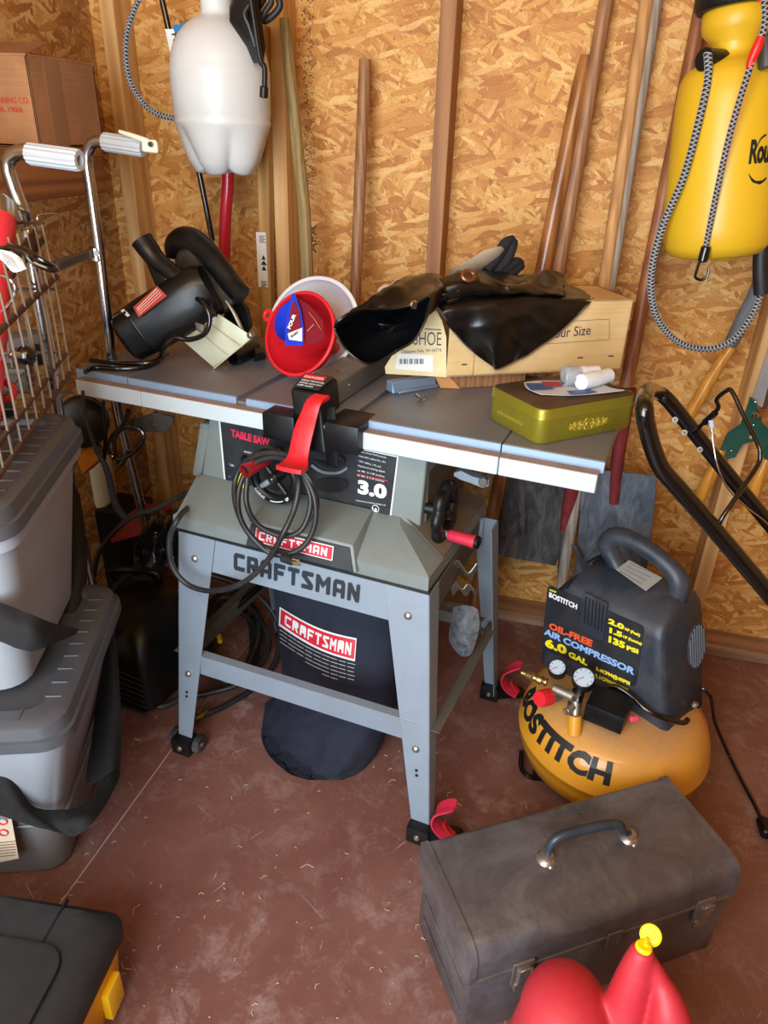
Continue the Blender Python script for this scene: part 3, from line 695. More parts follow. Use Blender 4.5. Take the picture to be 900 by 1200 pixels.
# flared base
mb = mb_()
L0 = [(-.962, 1.150), (-.356, 1.150), (-.345, 1.53), (-.962, 1.53)]
def ring(r, z): return [(a, b, z) for a, b in r]
mb.loft([ring(L0, .597), ring(L0, .628), ring([(-.955, 1.158), (-.364, 1.158), (-.352, 1.52), (-.955, 1.52)], .634), ring([(-.975, 1.262), (-.46, 1.255), (-.45, 1.5), (-.95, 1.5)], .672), ring([(-.95, 1.29), (-.47, 1.28), (-.46, 1.5), (-.93, 1.5)], .680)])
obj('base_flare', mb, 'housing', saw, ang=25)
obj('side_ledge', mb_().hexa([(-.352, 1.22, .636), (-.344, 1.515, .636), (-.444, 1.495, .674), (-.452, 1.275, .676), (-.352, 1.22, .6385), (-.344, 1.515, .6385), (-.444, 1.495, .6765), (-.452, 1.275, .6785)]), mat('ledge_shade_dust', '#645647', .8, dust='#7d6a54', damt=.5, dscale=30), saw, smooth=False)  # plate over the right slope: its shade painted in brown, with dust
for uu in (1,):
    obj('base_gasket', mb_().box(-.966, -.352, 1.146, 1.53, .5915, .5975, .001, 1), 'blackrubber', saw)
# raised badge bed on the flare
def bedpt(u, f): return (u, 1.148 + f * .115, .612 + f * .068)
mb = mb_()
P8 = [(-.775, 1.136, .606), (-.505, 1.136, .606), (-.505, 1.25, .606), (-.775, 1.25, .606), (-.765, 1.150, .662), (-.52, 1.150, .662), (-.53, 1.27, .686), (-.755, 1.27, .686)]
mb.hexa(P8, .005, 2)
bed = obj('badge_bed', mb, 'housing', saw)
mb = mb_(); mb.hexa([(-.765, 1.1345, .6075), (-.512, 1.1345, .6075), (-.512, 1.139, .6075), (-.765, 1.139, .6075), (-.757, 1.147, .656), (-.526, 1.147, .656), (-.526, 1.152, .656), (-.757, 1.152, .656)], .001, 1)
bp = obj('badge_panel', mb, 'labelblack', bed)
bo = S(-.742, 1.1352, .614); bu = (S(0, .0118, .0485)).normalized()
bdir = SU
bo2 = bo + bu * .008
w_ = plate('badge', bo2, bdir, bu, .182, .031, 'white', bed, .0008)
plate('badge_field', bo2 + bdir * .002 + bu * .002 - bdir.cross(bu) * -.0008, bdir, bu, .178, .027, 'labelred', w_, .0006)
def block_text(name, s, p, xd, up, h, w, m, parent, t=.0012, stroke=.26):
    """squared-off heavy capitals drawn with strokes, cell height h, total width w"""
    G = {'C': ['###', '#..', '#..', '#..', '###'], 'R': ['###', '#.#', '###', '##.', '#.#'], 'A': ['###', '#.#', '###', '#.#', '#.#'], 'F': ['###', '#..', '##.', '#..', '#..'],
         'T': ['###', '.#.', '.#.', '.#.', '.#.'], 'S': ['###', '#..', '.#.', '..#', '###'], 'M': ['#.#', '###', '###', '#.#', '#.#'], 'N': ['#.#', '###', '###', '###', '#.#']}
    xd = Vector(xd).normalized(); up = Vector(up); up = (up - up.dot(xd) * xd).normalized(); nn = xd.cross(up)
    mx = Matrix((xd, up, nn)).transposed().to_4x4(); mx.translation = Vector(p)
    polys = {'C': [[(.28, 0), (1, 0), (1, .22), (.28, .22), (.28, .78), (1, .78), (1, 1), (.12, 1), (0, .88), (0, .12), (.12, 0)]],
             'R': [[(0, 0), (.28, 0), (.28, 1), (0, 1)], [(.28, .8), (.7, .8), (.7, .56), (.28, .56), (.28, .36), (.42, .36), (.7, 0), (1, 0), (.72, .38), (.86, .4), (.98, .5), (.98, .88), (.86, 1), (.28, 1)]],
             'A': [[(0, 0), (.28, 0), (.28, .28), (.72, .28), (.72, .48), (.28, .48), (.28, .78), (.72, .78), (.72, 0), (1, 0), (1, .85), (.85, 1), (.15, 1), (0, .85)]],
             'F': [[(0, 0), (.28, 0), (.28, .38), (.85, .38), (.85, .6), (.28, .6), (.28, .78), (1, .78), (1, 1), (0, 1)]],
             'T': [[(.36, 0), (.64, 0), (.64, .78), (1, .78), (1, 1), (0, 1), (0, .78), (.36, .78)]],
             'S': [[(0, 0), (.95, 0), (1, .1), (1, .28), (.32, .78), (1, .78), (1, 1), (.08, 1), (0, .9), (0, .7), (.68, .22), (0, .22)]],
             'M': [[(0, 0), (.24, 0), (.24, .6), (.5, .3), (.76, .6), (.76, 0), (1, 0), (1, 1), (.8, 1), (.5, .62), (.2, 1), (0, 1)]],
             'N': [[(0, 0), (.27, 0), (.27, .58), (.73, 0), (1, 0), (1, 1), (.73, 1), (.73, .42), (.27, 1), (0, 1)]]}
    wd_ = {'M': 1.25}; tot = sum(wd_.get(c, 1) for c in s) + .28 * (len(s) - 1); k = w / tot; x = 0; last = None
    grp = []
    for c in s:
        mb = MB(); cw = wd_.get(c, 1) * k
        for pg in polys[c]: mb.prism([(x + a * cw, b * h) for a, b in pg], t, mx)
        last = obj(name, mb, m, parent, smooth=False); x += cw + .28 * k; grp.append(last)
    return grp
nb = bdir.cross(bu)
block_text('badge_letter', 'CRAFTSMAN', bo2 + bdir * .009 + bu * .0065 + nb * .0013, bdir, bu, .018, .160, 'white', w_, .0005)
# big dark instrument label on the housing front (front plane leans: v = BV)
LV = BV - .0012
def lp(x, y, e=0): return av(x, y, LV - e)
def quad_plate(name, px, v, m, parent, th=.001):
    a, b, c, d = [av(x, y, v) for x, y in px]; n3 = SV * th
    return obj(name, MB().hexa([a, b, b + n3, a + n3, d, c, c + n3, d + n3]), m, parent, smooth=False)
lab = quad_plate('instrument_label', [(264, 578), (456, 624), (467, 535), (256, 492)], BV - .0012, 'white', hs)
lab2 = quad_plate('label_field', [(265.5, 576.5), (454.5, 621.5), (465.2, 536), (258, 493)], BV - .0018, 'labelblack', lab)
def lab_text(s, x, y, x2, y2, size, m, bold=0, sx=1, parent=lab2, e=.0016, name='lettering', shear=0, v=None):
    v = (LV - e) if v is None else v
    a = av(x, y, v); b = av(x2, y2, v)
    return text(name, s, a, b - a, Vector((0, 0, 1)), size, m, parent, bold, .0002, sx=sx, shear=shear)
def fit_text(s, x, y, x2, y2, h, m, bold=0, parent=lab2, v=None, name='lettering', shear=0):
    """lettering of cap height h (m) stretched to end at the second pixel"""
    v = LV - .0016 if v is None else v
    a = av(x, y, v); b = av(x2, y2, v); L = (b - a).length
    o = text(name, s, a, b - a, Vector((0, 0, 1)), h / .70, m, parent, bold, .0002, shear=shear)
    xd = (b - a).normalized(); ext = max(((OFF[parent.name] + q.co) - a).dot(xd) for q in o.data.vertices); k = L / max(ext, 1e-4)
    for q in o.data.vertices:
        w = OFF[parent.name] + q.co; d = (w - a).dot(xd); q.co = w + xd * (d * k - d) - OFF[parent.name]
    return o
fit_text('TABLE SAW', 271, 511, 316, 523, .0165, 'pinkred', .0012)
fit_text('3.0', 419, 577, 453, 584, .029, 'white', .0022)
fit_text('MAXIMUM DEVELOPED HP', 417, 587, 452, 593, .0028, 'white')
for i, s_ in enumerate(('10 Inch Blade', 'Heavy-Duty Performance', '3450 RPM, 60Hz/1Ph, 15A', '120V, 60Hz, 1 Ph, AC', 'Maximum cutting depth', 'at 90: 3-1/8 inches', 'at 45: 2-1/4 inches')):
    y = 524 + i * 5.6 - (3 if i == 0 else 0)
    fit_text(s_, 421 - i * .4, y, 453 - i * .5 - (5 if i in (0, 3) else 0), y + 7.5, .0038, 'white')
quad_plate('label_line', [(418.5, 555), (454, 563), (454, 564), (418.5, 556)], LV - .0012, 'labelred', lab2, .0004)
fit_text('MODEL NO.', 389, 591, 409, 595, .0045, 'white', .0004); fit_text('SERIAL NO.', 389, 598, 409, 602, .0045, 'white', .0004)
quad_plate('label_line', [(409, 600.5), (426, 604), (426, 598), (409, 594.5)], LV - .0012, 'paper', lab2, .0004)
fit_text('Sears, Roebuck and Co.', 389, 606, 418, 613, .003, 'white'); fit_text('MADE IN TAIWAN', 427, 613, 449, 619, .0035, 'white')
c = lp(440, 596, .0022)
obj('label_mark', MB().tube([c + SU * (.0078 * math.cos(a * PI / 12)) + Vector((0, 0, .0078 * math.sin(a * PI / 12))) for a in range(24)], .0008, 6, closed=True), 'white', lab2)
fit_text('UL', 436, 598, 443, 600, .007, 'white', .0005)
fit_text('LISTED', 435, 605, 445, 608, .003, 'white')
fit_text('RESET', 286, 530, 295, 532, .004, 'white'); fit_text('ON', 270, 546, 274, 547, .005, 'white'); fit_text('OFF', 270, 569, 276, 571, .004, 'white')
# curved bevel slots
for pts, nm in (([(366, 538), (378, 546), (392, 549), (404, 546), (405, 538), (398, 533), (401, 540), (390, 543), (376, 540)], 'a'), ([(370, 563), (382, 560), (396, 560), (407, 563), (408, 570), (400, 576), (384, 577), (370, 573)], 'b')):
    Pw = [av(x, y, LV - .003) for x, y in pts]
    mx = Matrix((SU, Vector((0, 0, 1)), SU.cross(Vector((0, 0, 1))))).transposed().to_4x4(); mx.translation = Pw[0]
    im = mx.inverted(); pg = [(im @ q) for q in Pw]
    obj('bevel_slot', MB().prism([(q.x, q.y) for q in pg], .0015, mx), mat('slotblack', '#050506', .7), lab2, smooth=False)
obj('bevel_pointer', MB().tube([av(365, 545, LV - .006), av(378, 553, LV - .006), av(396, 554, LV - .006), av(407, 548, LV - .006)], .0035, 8, smooth=4, r2=.5), 'greypaint', lab2)
# switch with safety key
sw = obj('switch', MB().hexa([av(274, 585, BV - .02), av(290, 589, BV - .02), av(290, 589, BV), av(274, 585, BV), av(272, 566, BV - .02), av(289, 570, BV - .02), av(289, 570, BV), av(272, 566, BV)], .003, 2), 'red', saw)
obj('safety_key', MB().hexa([av(272, 570, BV - .028), av(288, 573, BV - .028), av(288, 573, BV - .02), av(272, 570, BV - .02), av(276, 553, BV - .028), av(287, 555, BV - .028), av(287, 555, BV - .02), av(276, 553, BV - .02)], .003, 2), mat('keyyellow', '#e8cf3a', .4), sw)
for q in ((269, 543), (269.5, 558)): obj('screw', MB().lathe([(.004, 0), (.0035, .002), (0, .003)], Matrix.Translation(lp(*q, .002)) @ (MS @ Matrix.Rotation(PI / 2, 4, 'X')), 14), 'steel', lab2)
obj('reset_button', MB().lathe([(.009, 0), (.009, .006), (.006, .012), (0, .012)], Matrix.Translation(lp(288, 537, .001)) @ (MS @ Matrix.Rotation(PI / 2, 4, 'X')), 18), 'blackplastic', lab2)
# height hand wheel with crank grip
WV = 1.205; wc = av(322, 560, WV); ZZ = Vector((0, 0, 1))
hw = obj('hand_wheel', MB().tube([wc + SU * (.050 * math.cos(k * PI / 24)) + ZZ * (.050 * math.sin(k * PI / 24)) for k in range(48)], .0105, 14, closed=True), 'blackplastic', saw)
obj('hub', MB().cyl(wc - SV * .012, wc + SV * .03, .013, 20, .003), 'blackplastic', hw)
obj('axle', MB().cyl(wc - SV * .018, wc + SV * .072, .006, 14, .001), 'steel', hw)
for ang in (40, 130, 218, 310):
    a = math.radians(ang); d = SU * math.cos(a) + ZZ * math.sin(a); obj('spoke', MB().cyl(wc + d * .008, wc + d * .049, .0065, 12, .001), 'greypaint' if ang == 218 else 'blackplastic', hw)
cg = wc - SU * .044 + ZZ * .017
obj('crank_grip', MB().lathe([(.0, 0), (.0125, 0), (.0135, .006), (.0135, .03), (.0145, .052), (.0155, .060), (.0150, .062), (.0125, .062), (.012, .052), (0, .050)], Matrix.Translation(av(313, 538, 1.200)) @ ((av(291, 550, 1.150) - av(313, 538, 1.200)).to_track_quat('Z', 'Y').to_matrix().to_4x4()), 24), mat('gripred', '#8c1820', .35), hw)
obj('grip_end', MB().cyl(av(293, 549, 1.158), av(290.6, 550.2, 1.1505), .0105, 20, .001), 'blackplastic', hw)
obj('lock_knob', MB().tube([wc + SU * -.02 + ZZ * .052 - SV * .0, wc + SU * .005 + ZZ * .066, wc + SU * .02 + ZZ * .062], .009, 12, smooth=4), 'blackplastic', hw)
def ringtext(s, th0, r, size, m, parent, flip=1):
    def fn(x, y, z):
        a = th0 + x / r; rr = r - y; return wc + (SU * math.cos(a) + ZZ * math.sin(a)) * rr - SV * (.0108 + z)
    text('lettering', s, (0, 0, 0), (1, 0, 0), (0, 0, 1), size, m, parent, .0003, .0002, fn=fn)
ringtext('RAISING', math.radians(213), .0545, .0085, 'white', hw); ringtext('UP', math.radians(306), .0545, .0085, 'white', hw)
obj('direction_arrow', MB().tube([wc + (SU * math.cos(a) + ZZ * math.sin(a)) * .0512 - SV * .0108 for a in [math.radians(262 + k * 4) for k in range(10)]], .0012, 6), 'white', hw)
# bevel hand wheel on the right side
bc = S(-.378, 1.30, .70)
bw = obj('hand_wheel', MB().tube([bc + SV * ((.052 + .004 * math.cos(k * PI / 4)) * math.cos(k * PI / 32)) + ZZ * ((.056 + .004 * math.cos(k * PI / 4)) * math.sin(k * PI / 32)) for k in range(64)], .0125, 12, closed=True), 'blackplastic', saw)
obj('hub', MB().cyl(bc - SU * .045, bc + SU * .01, .012, 18, .002), 'blackplastic', bw)
for k in range(3):
    a = math.radians(90 + 120 * k); d = SV * math.cos(a) + ZZ * math.sin(a); obj('spoke', MB().cyl(bc, bc + d * .05, .007, 12), 'blackplastic', bw)
ca = bc - ZZ * .045 - SV * .012
obj('crank_stem', MB().cyl(ca, ca + SU * .022, .008, 14, .001), 'greypaint', bw)
g = obj('crank_grip', MB().lathe([(0, 0), (.011, 0), (.0125, .004), (.0135, .05), (.0145, .056), (.0145, .060)], Matrix.Translation(ca + SU * .016) @ ((SU - SV * .10 + ZZ * -.0).to_track_quat('Z', 'Y').to_matrix().to_4x4()), 24), mat('griprose', '#c42a44', .4, dust='#5b4a44', damt=.2), bw)
obj('grip_cap', MB().cyl(ca + SU * .0755 - SV * .006, ca + SU * .084 - SV * .007, .0145, 24, .002), 'blackplastic', bw)
# right side: opening, lock lever, brackets
obj('side_plate', mb_().box(-.424, -.418, 1.30, 1.58, .63, .858), mat('side_shade_dust', '#5d4f40', .75, dust='#76624c', damt=.5, dscale=20), saw)  # housing's shaded right side put into the brown colour, along with dust
obj('lock_lever', MB().loft([[av(x, y, v) + q for q in (ZZ * h_ * -1 + SU * 0, SV * .02 - ZZ * h_, SV * .02 + ZZ * h_, ZZ * h_)] for x, y, v, h_ in ((532, 556, 1.33, .004), (540, 557, 1.33, .010), (552, 562, 1.33, .008), (566, 567, 1.33, .009), (573, 566, 1.335, .007))]), 'greypaint', saw)
obj('lever_hub', MB().cyl(av(566, 565, 1.325), av(566, 565, 1.38), .010, 16, .002), 'darkleg', saw)
# stand
def leg(ut0, ut1, ub0, ub1, vt, vb, back, inner):
    """folded sheet-steel leg: face + side flange. back: +1 rear"""
    mb = mb_(); z1, z0, th = .592, .03, .003
    s_ = 1 if back < 0 else -1
    mb.hexa([(ub0, vb, z0), (ub1, vb, z0), (ub1, vb + s_ * th, z0), (ub0, vb + s_ * th, z0), (ut0, vt, z1), (ut1, vt, z1), (ut1, vt + s_ * th, z1), (ut0, vt + s_ * th, z1)], .0008, 1)
    out_b, out_t = (ub0, ut0) if inner > 0 else (ub1, ut1)
    dx = th * (1 if inner > 0 else -1); fb, ft = .035 * s_, .062 * s_
    mb.hexa([(min(out_b, out_b + dx), vb, z0), (max(out_b, out_b + dx), vb, z0), (max(out_b, out_b + dx), vb + fb, z0), (min(out_b, out_b + dx), vb + fb, z0),
             (min(out_t, out_t + dx), vt, z1), (max(out_t, out_t + dx), vt, z1), (max(out_t, out_t + dx), vt + ft, z1), (min(out_t, out_t + dx), vt + ft, z1)], .0008, 1)
    lo = obj('leg', mb, 'leggrey', saw)
    def fp(f, g):  # f: height fraction, g: across
        z = z0 + (z1 - z0) * f; a = ub0 + (ut0 - ub0) * f; b = ub1 + (ut1 - ub1) * f; return S(a + (b - a) * g, vb + (vt - vb) * f - s_ * .001, z)
    for f, g in ((.90, .50), (.355, .50)):
        obj('bolt_head', MB().lathe([(.0085, 0), (.0082, .002), (.005, .005), (0, .006)], Matrix.Translation(fp(f, g)) @ (MS @ Matrix.Rotation(PI / 2 * s_, 4, 'X')), 18), 'zinc', lo)
    for f in (.262, .240):
        obj('bolt_hole', MB().lathe([(.0035, 0), (.0035, .0012), (0, .0012)], Matrix.Translation(fp(f, .48)) @ (MS @ Matrix.Rotation(PI / 2 * s_, 4, 'X')), 14), 'ink', lo)
    return lo
leg(-.949, -.852, -.958, -.920, 1.146, 1.068, -1, 1)
leg(-.448, -.351, -.330, -.288, 1.146, 1.068, -1, -1)
leg(-.366, -.307, -.304, -.268, 1.515, 1.585, 1, -1)
leg(-.949, -.862, -.958, -.920, 1.515, 1.585, 1, 1)
fr = obj('top_rail', mb_().hexa([(-.90, 1.140, .510), (-.40, 1.140, .510), (-.40, 1.143, .510), (-.90, 1.143, .510), (-.90, 1.1505, .592), (-.40, 1.1505, .592), (-.40, 1.153, .592), (-.90, 1.153, .592)], .0008, 1), 'leggrey', saw)
block_text('rail_letter', 'CRAFTSMAN', S(-.803, 1.1395, .534), SU, S(0, .0105, .082), .040, .302, mat('rubbedblack', '#1f252e', .6), fr, .0012)
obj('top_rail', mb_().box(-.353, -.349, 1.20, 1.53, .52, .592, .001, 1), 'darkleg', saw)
obj('top_rail', mb_().box(-.945, -.941, 1.16, 1.50, .52, .592, .001, 1), 'leggrey', saw)
obj('top_rail', mb_().box(-.90, -.34, 1.505, 1.509, .51, .592, .001, 1), 'leggrey', saw)
def chan(a, b, h, d, m, nm='stretcher'):
    a, b = Vector(a), Vector(b); dd = (b - a).normalized(); side = dd.cross(ZZ).normalized()
    mb = MB(); th = .0025
    mb.hexa([a, b, b - side * th, a - side * th, a + ZZ * h, b + ZZ * h, b + ZZ * h - side * th, a + ZZ * h - side * th], .0006, 1)
    mb.hexa([a + ZZ * (h - th), b + ZZ * (h - th), b + ZZ * (h - th) - side * d, a + ZZ * (h - th) - side * d, a + ZZ * h, b + ZZ * h, b + ZZ * h - side * d, a + ZZ * h - side * d], .0006, 1)
    return obj(nm, mb, m, saw)
chan(S(-.93, 1.104, .232), S(-.35, 1.104, .238), .056, .022, 'leggrey')
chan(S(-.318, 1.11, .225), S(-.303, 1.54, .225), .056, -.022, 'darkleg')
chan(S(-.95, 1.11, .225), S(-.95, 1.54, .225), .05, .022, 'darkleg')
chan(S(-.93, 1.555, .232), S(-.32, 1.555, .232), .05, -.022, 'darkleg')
# gusset clips on the right side and the rag-grey hose end hanging there
obj('clip', MB().grid([[av(527, 664, 1.30), av(536, 656, 1.30), av(543, 664, 1.31), av(549, 671, 1.32), av(558, 660, 1.33)], [av(529, 674, 1.34), av(538, 664, 1.34), av(546, 672, 1.35), av(552, 676, 1.36), av(560, 664, 1.37)]], .002, 4), 'zinc', saw)
obj('clip', MB().grid([[av(528, 690, 1.30), av(534, 683, 1.30), av(542, 690, 1.31), av(548, 684, 1.32), av(556, 690, 1.33)], [av(530, 698, 1.34), av(538, 690, 1.34), av(546, 698, 1.35), av(552, 690, 1.36), av(558, 698, 1.37)]], .002, 4), 'zinc', saw)
tag(obj('grey_sponge', MB().grid([[av(536, 712, 1.40), av(546, 709, 1.39), av(557, 714, 1.40)], [av(533, 730, 1.39), av(546, 732, 1.37), av(558, 730, 1.39)], [av(531, 748, 1.39), av(543, 750, 1.37), av(555, 746, 1.39)], [av(540, 762, 1.39), av(546, 765, 1.385), av(550, 760, 1.39)]], .012, 5), mat('speckle', '#7c858e', .9, dust='#20242a', damt=.9, dscale=45), base=av(545, 765, 1.39)), 'speckled grey foam pad hanging inside the right side of the saw stand', 'pad')
# casters and foot pedals of the mobile base
def caster(name_, c, pedal, lx=1):
    b = obj('mobile_foot', MB(Matrix.Translation(c) @ MS).box(-.026, .026, -.022, .022, -.016, .028, .004, 2), 'blackplastic', saw)
    obj('bolt_head', MB().lathe([(.007, 0), (.005, .004), (0, .005)], Matrix.Translation(c - SV * .022 + ZZ * .006) @ (MS @ Matrix.Rotation(PI / 2, 4, 'X')), 14), 'zinc', b)
    if pedal:
        obj('pedal_bracket', MB().hexa([c + SU * .024 - SV * .01 - ZZ * .014, c + SU * .10 + SV * .03 - ZZ * .014, c + SU * .09 + SV * .05 - ZZ * .014, c + SU * .024 + SV * .02 - ZZ * .014,
                                       c + SU * .024 - SV * .01 + ZZ * .03, c + SU * .085 + SV * .03 + ZZ * .004, c + SU * .08 + SV * .05 + ZZ * .004, c + SU * .024 + SV * .02 + ZZ * .03], .003, 1), 'blackplastic', b)
        pd = MB(); o = c + SU * .058 + SV * .005 + ZZ * .026; rows = []
        for k, (du, dz, w) in enumerate(((.010, -.012, .014), (-.012, -.002, .014), (-.024, .018, .015), (-.020, .042, .016), (-.002, .060, .017), (.010, .066, .013))):
            du *= 1.3; dz *= 1.35; w *= 1.2; rows.append([o + SU * du + ZZ * dz + SV * (w * s__) + SU * (.003 * (1 - abs(s__))) for s__ in (-1, -.5, 0, .5, 1)])
        pd.grid(rows, .004, 4); pe = obj('pedal', pd, 'pinkred', b)
        obj('pedal_tongue', MB().grid([[o + SU * .018 - SV * .006 - ZZ * .006, o + SU * .018 + SV * .008 - ZZ * .006], [o + SU * .002 - SV * .006 + ZZ * .008, o + SU * .002 + SV * .008 + ZZ * .008], [o - SU * .008 - SV * .006 + ZZ * .026, o - SU * .008 + SV * .008 + ZZ * .026]], .004, 3), 'redlever', pe)
        text('lettering', 'OFF', o - SU * .017 - SV * .018 + ZZ * .047, SU + ZZ * .35, ZZ, .011, 'ink', pe, .0002)
    else:
        for s__ in (-1, 1):
            w = obj('wheel', MB().cyl(c + SU * (.034 * s__ - .009) + SV * .012 + ZZ * .007, c + SU * (.034 * s__ + .009) + SV * .012 + ZZ * .007, .024, 24, .004), mat('wheelrub', '#26272a', .6, dust='#8a8580', damt=.5), b)
            obj('axle', MB().cyl(c + SU * (.034 * s__ - .011) + SV * .012 + ZZ * .007, c + SU * (.034 * s__ + .011) + SV * .012 + ZZ * .007, .006, 12), 'zinc', w)
caster('a', S(-.939, 1.068, .018), False); caster('b', S(-.309, 1.066, .018), True)
caster('c', S(-.286, 1.583, .018), True); caster('d', S(-.939, 1.583, .018), False)
# motor behind the housing and underside bits
obj('motor', MB().lathe([(.0, 0), (.06, 0), (.085, .012), (.092, .04), (.092, .16), (.08, .19), (0, .19)], Matrix.Translation(S(-1.06, 1.50, .74)) @ MS @ Matrix.Rotation(PI / 2, 4, 'Y'), 36), 'blackplastic', saw)
obj('wing_bracket', MB().hexa([av(192, 508, 1.33), av(204, 497, 1.33), av(204, 497, 1.37), av(150, 505, 1.5), av(180, 483, 1.30), av(204, 489, 1.30), av(204, 487, 1.36), av(150, 492, 1.5)], .002, 1), 'darkleg', saw)
obj('bracket_bolt', MB().cyl(av(183, 483, 1.34), av(182, 498, 1.34), .008, 14, .002), 'steel', saw)
obj('lower_brace', MB().cyl(av(232, 748, 1.25), av(322, 672, 1.47), .010, 12), 'blacksteel', saw)

# rip fence with its head and red clamp lever
fen = thing('rip_fence', 'steel rip fence clamped across the saw table with a red lever at its front', 'fence', S(-.65, 1.26, TZ))
FU0, FU1 = -.700, -.622
obj('fence_beam', mb_().box(FU0, FU1, 1.285, 1.69, TZ + .002, .944, .002, 1), mat('fencegrey', '#83827c', .42, .5, '#6f675e', .5, 9), fen)
for v in (1.31, 1.36): obj('screw', MB().lathe([(.007, 0), (.006, .002), (0, .003)], Matrix.Translation(S(-.66, v, .9438)), 16), 'darkleg', fen)
obj('screw', MB().lathe([(.003, 0), (.002, .002), (0, .003)], Matrix.Translation(S(-.6222, 1.345, .925)) @ MS @ Matrix.Rotation(PI / 2, 4, 'Y'), 12), 'steel', fen)
mb = mb_(); mb.hexa([(-.672, 1.205, .822), (-.607, 1.205, .822), (-.607, 1.285, .822), (-.672, 1.285, .822), (-.695, 1.222, .94), (-.630, 1.222, .94), (-.622, 1.29, .955), (-.700, 1.29, .955)], .006, 3)
head = obj('fence_head', mb, 'blackplastic', fen)
mb = mb_(); mb.box(-.605, -.532, 1.192, 1.285, .838, .896, .004, 2); obj('rail_shoe', mb, 'blackplastic', head)
mb = mb_(); mb.box(-.745, -.672, 1.192, 1.245, .838, .893, .004, 2); obj('rail_shoe', mb, 'blackplastic', head)
mb = mb_(); pts = []
o = Vector((0, 0, 0))
a_, b_, c_, d_ = S(-.690, 1.228, .9445), S(-.634, 1.228, .9445), S(-.628, 1.284, .9565), S(-.694, 1.284, .9565)
n3 = ZZ * .0012
sl = obj('warning_sticker', MB().hexa([a_, b_, c_, d_, a_ + n3, b_ + n3, c_ + n3, d_ + n3]), 'labelblack', head, smooth=False)
def bl(s, t): return a_ + (b_ - a_) * s + (d_ - a_) * t + n3 * 1.3
obj('sticker_field', MB().hexa([bl(.06, .60), bl(.94, .60), bl(.94, .92), bl(.06, .92)] + [bl(.06, .60) + n3 * .3, bl(.94, .60) + n3 * .3, bl(.94, .92) + n3 * .3, bl(.06, .92) + n3 * .3]), 'labelred', sl, smooth=False)
for s_, t_, sz, m_ in (('DANGER', .66, .011, 'white'), ('READ MANUAL', .42, .0075, 'white'), ('BEFORE USING SAW', .25, .0055, 'white'), ('KEEP CLEAR', .08, .0065, 'white')):
    text('lettering', s_, bl(.10, t_) + n3 * .4, b_ - a_, d_ - a_, sz, m_, sl, .0002, .0001)
# lever: curved strap widening into a foot
rows = []
for x, y, v, w in ((378, 462, 1.225, .0155), (368, 470, 1.205, .0165), (362, 486, 1.192, .018), (357, 500, 1.178, .0205), (352, 520, 1.163, .021), (349, 535, 1.15, .022), (346, 543, 1.135, .027), (338, 548, 1.11, .027)):
    p = av(x, y, v); rows.append([p - SU * w, p - SU * w * .5 - SV * .002, p + SU * w * .5 - SV * .002, p + SU * w])
obj('clamp_lever', MB().grid(rows, .009, 3), 'redlever', fen)
obj('lever_cheek', MB().hexa([av(382, 545, 1.198), av(397, 548, 1.198), av(397, 548, 1.208), av(382, 545, 1.208), av(383, 478, 1.215), av(393, 476, 1.215), av(393, 476, 1.225), av(383, 478, 1.225)], .002, 1), 'blackplastic', fen)

# power cord coiled over the hand wheel
t = thing('power_cord', 'black power cord coiled over the saw hand wheel with its plug dangling', 'cord', av(340, 657, 1.10))
def cp(pts, r=.0058, nm='cable', sm=8, mt='cablerubber'):
    return obj(nm, MB().tube([av(x, y, v) for x, y, v in pts], r, 12, smooth=sm), mt, t)
cp([(345, 660, 1.10), (330, 651, 1.10), (308, 640, 1.10), (288, 620, 1.11), (276, 590, 1.13), (276, 562, 1.16), (288, 541, 1.17), (312, 531, 1.17), (340, 535, 1.165), (356, 556, 1.15), (369, 585, 1.14), (368, 618, 1.13), (352, 643, 1.115), (322, 650, 1.10), (296, 630, 1.095), (281, 605, 1.11), (280, 575, 1.14), (292, 548, 1.16), (318, 536, 1.165), (346, 545, 1.16), (362, 575, 1.15), (363, 598, 1.14), (352, 622, 1.12), (330, 628, 1.11), (302, 615, 1.11), (289, 590, 1.13), (290, 560, 1.15)])
cp([(205, 600, 1.34), (222, 592, 1.24), (210, 606, 1.10), (199, 630, 1.085), (201, 660, 1.08), (216, 682, 1.08), (240, 692, 1.08), (268, 690, 1.08), (292, 678, 1.08), (315, 655, 1.085), (332, 625, 1.09), (345, 596, 1.12), (350, 568, 1.14), (348, 548, 1.165)], .006)
cp([(300, 530, 1.20), (310, 524, 1.20), (322, 528, 1.19), (345, 545, 1.155), (362, 560, 1.15), (372, 588, 1.15), (366, 612, 1.14)], .005)
pg = obj('plug', MB().cyl(av(330, 653, 1.095), av(344, 658, 1.09), .0095, 16, .003), 'cablerubber', t)
for a, b in (((343, 655), (351, 657)), ((343, 661), (352, 662)), ((341, 658), (349, 660))): obj('prong', MB().cyl(av(*a, 1.088), av(*b, 1.088), .0022, 8), 'brass' if 'brass' in M else M.setdefault('brass', mat('brass', '#b9a068', .3, .9)), pg)

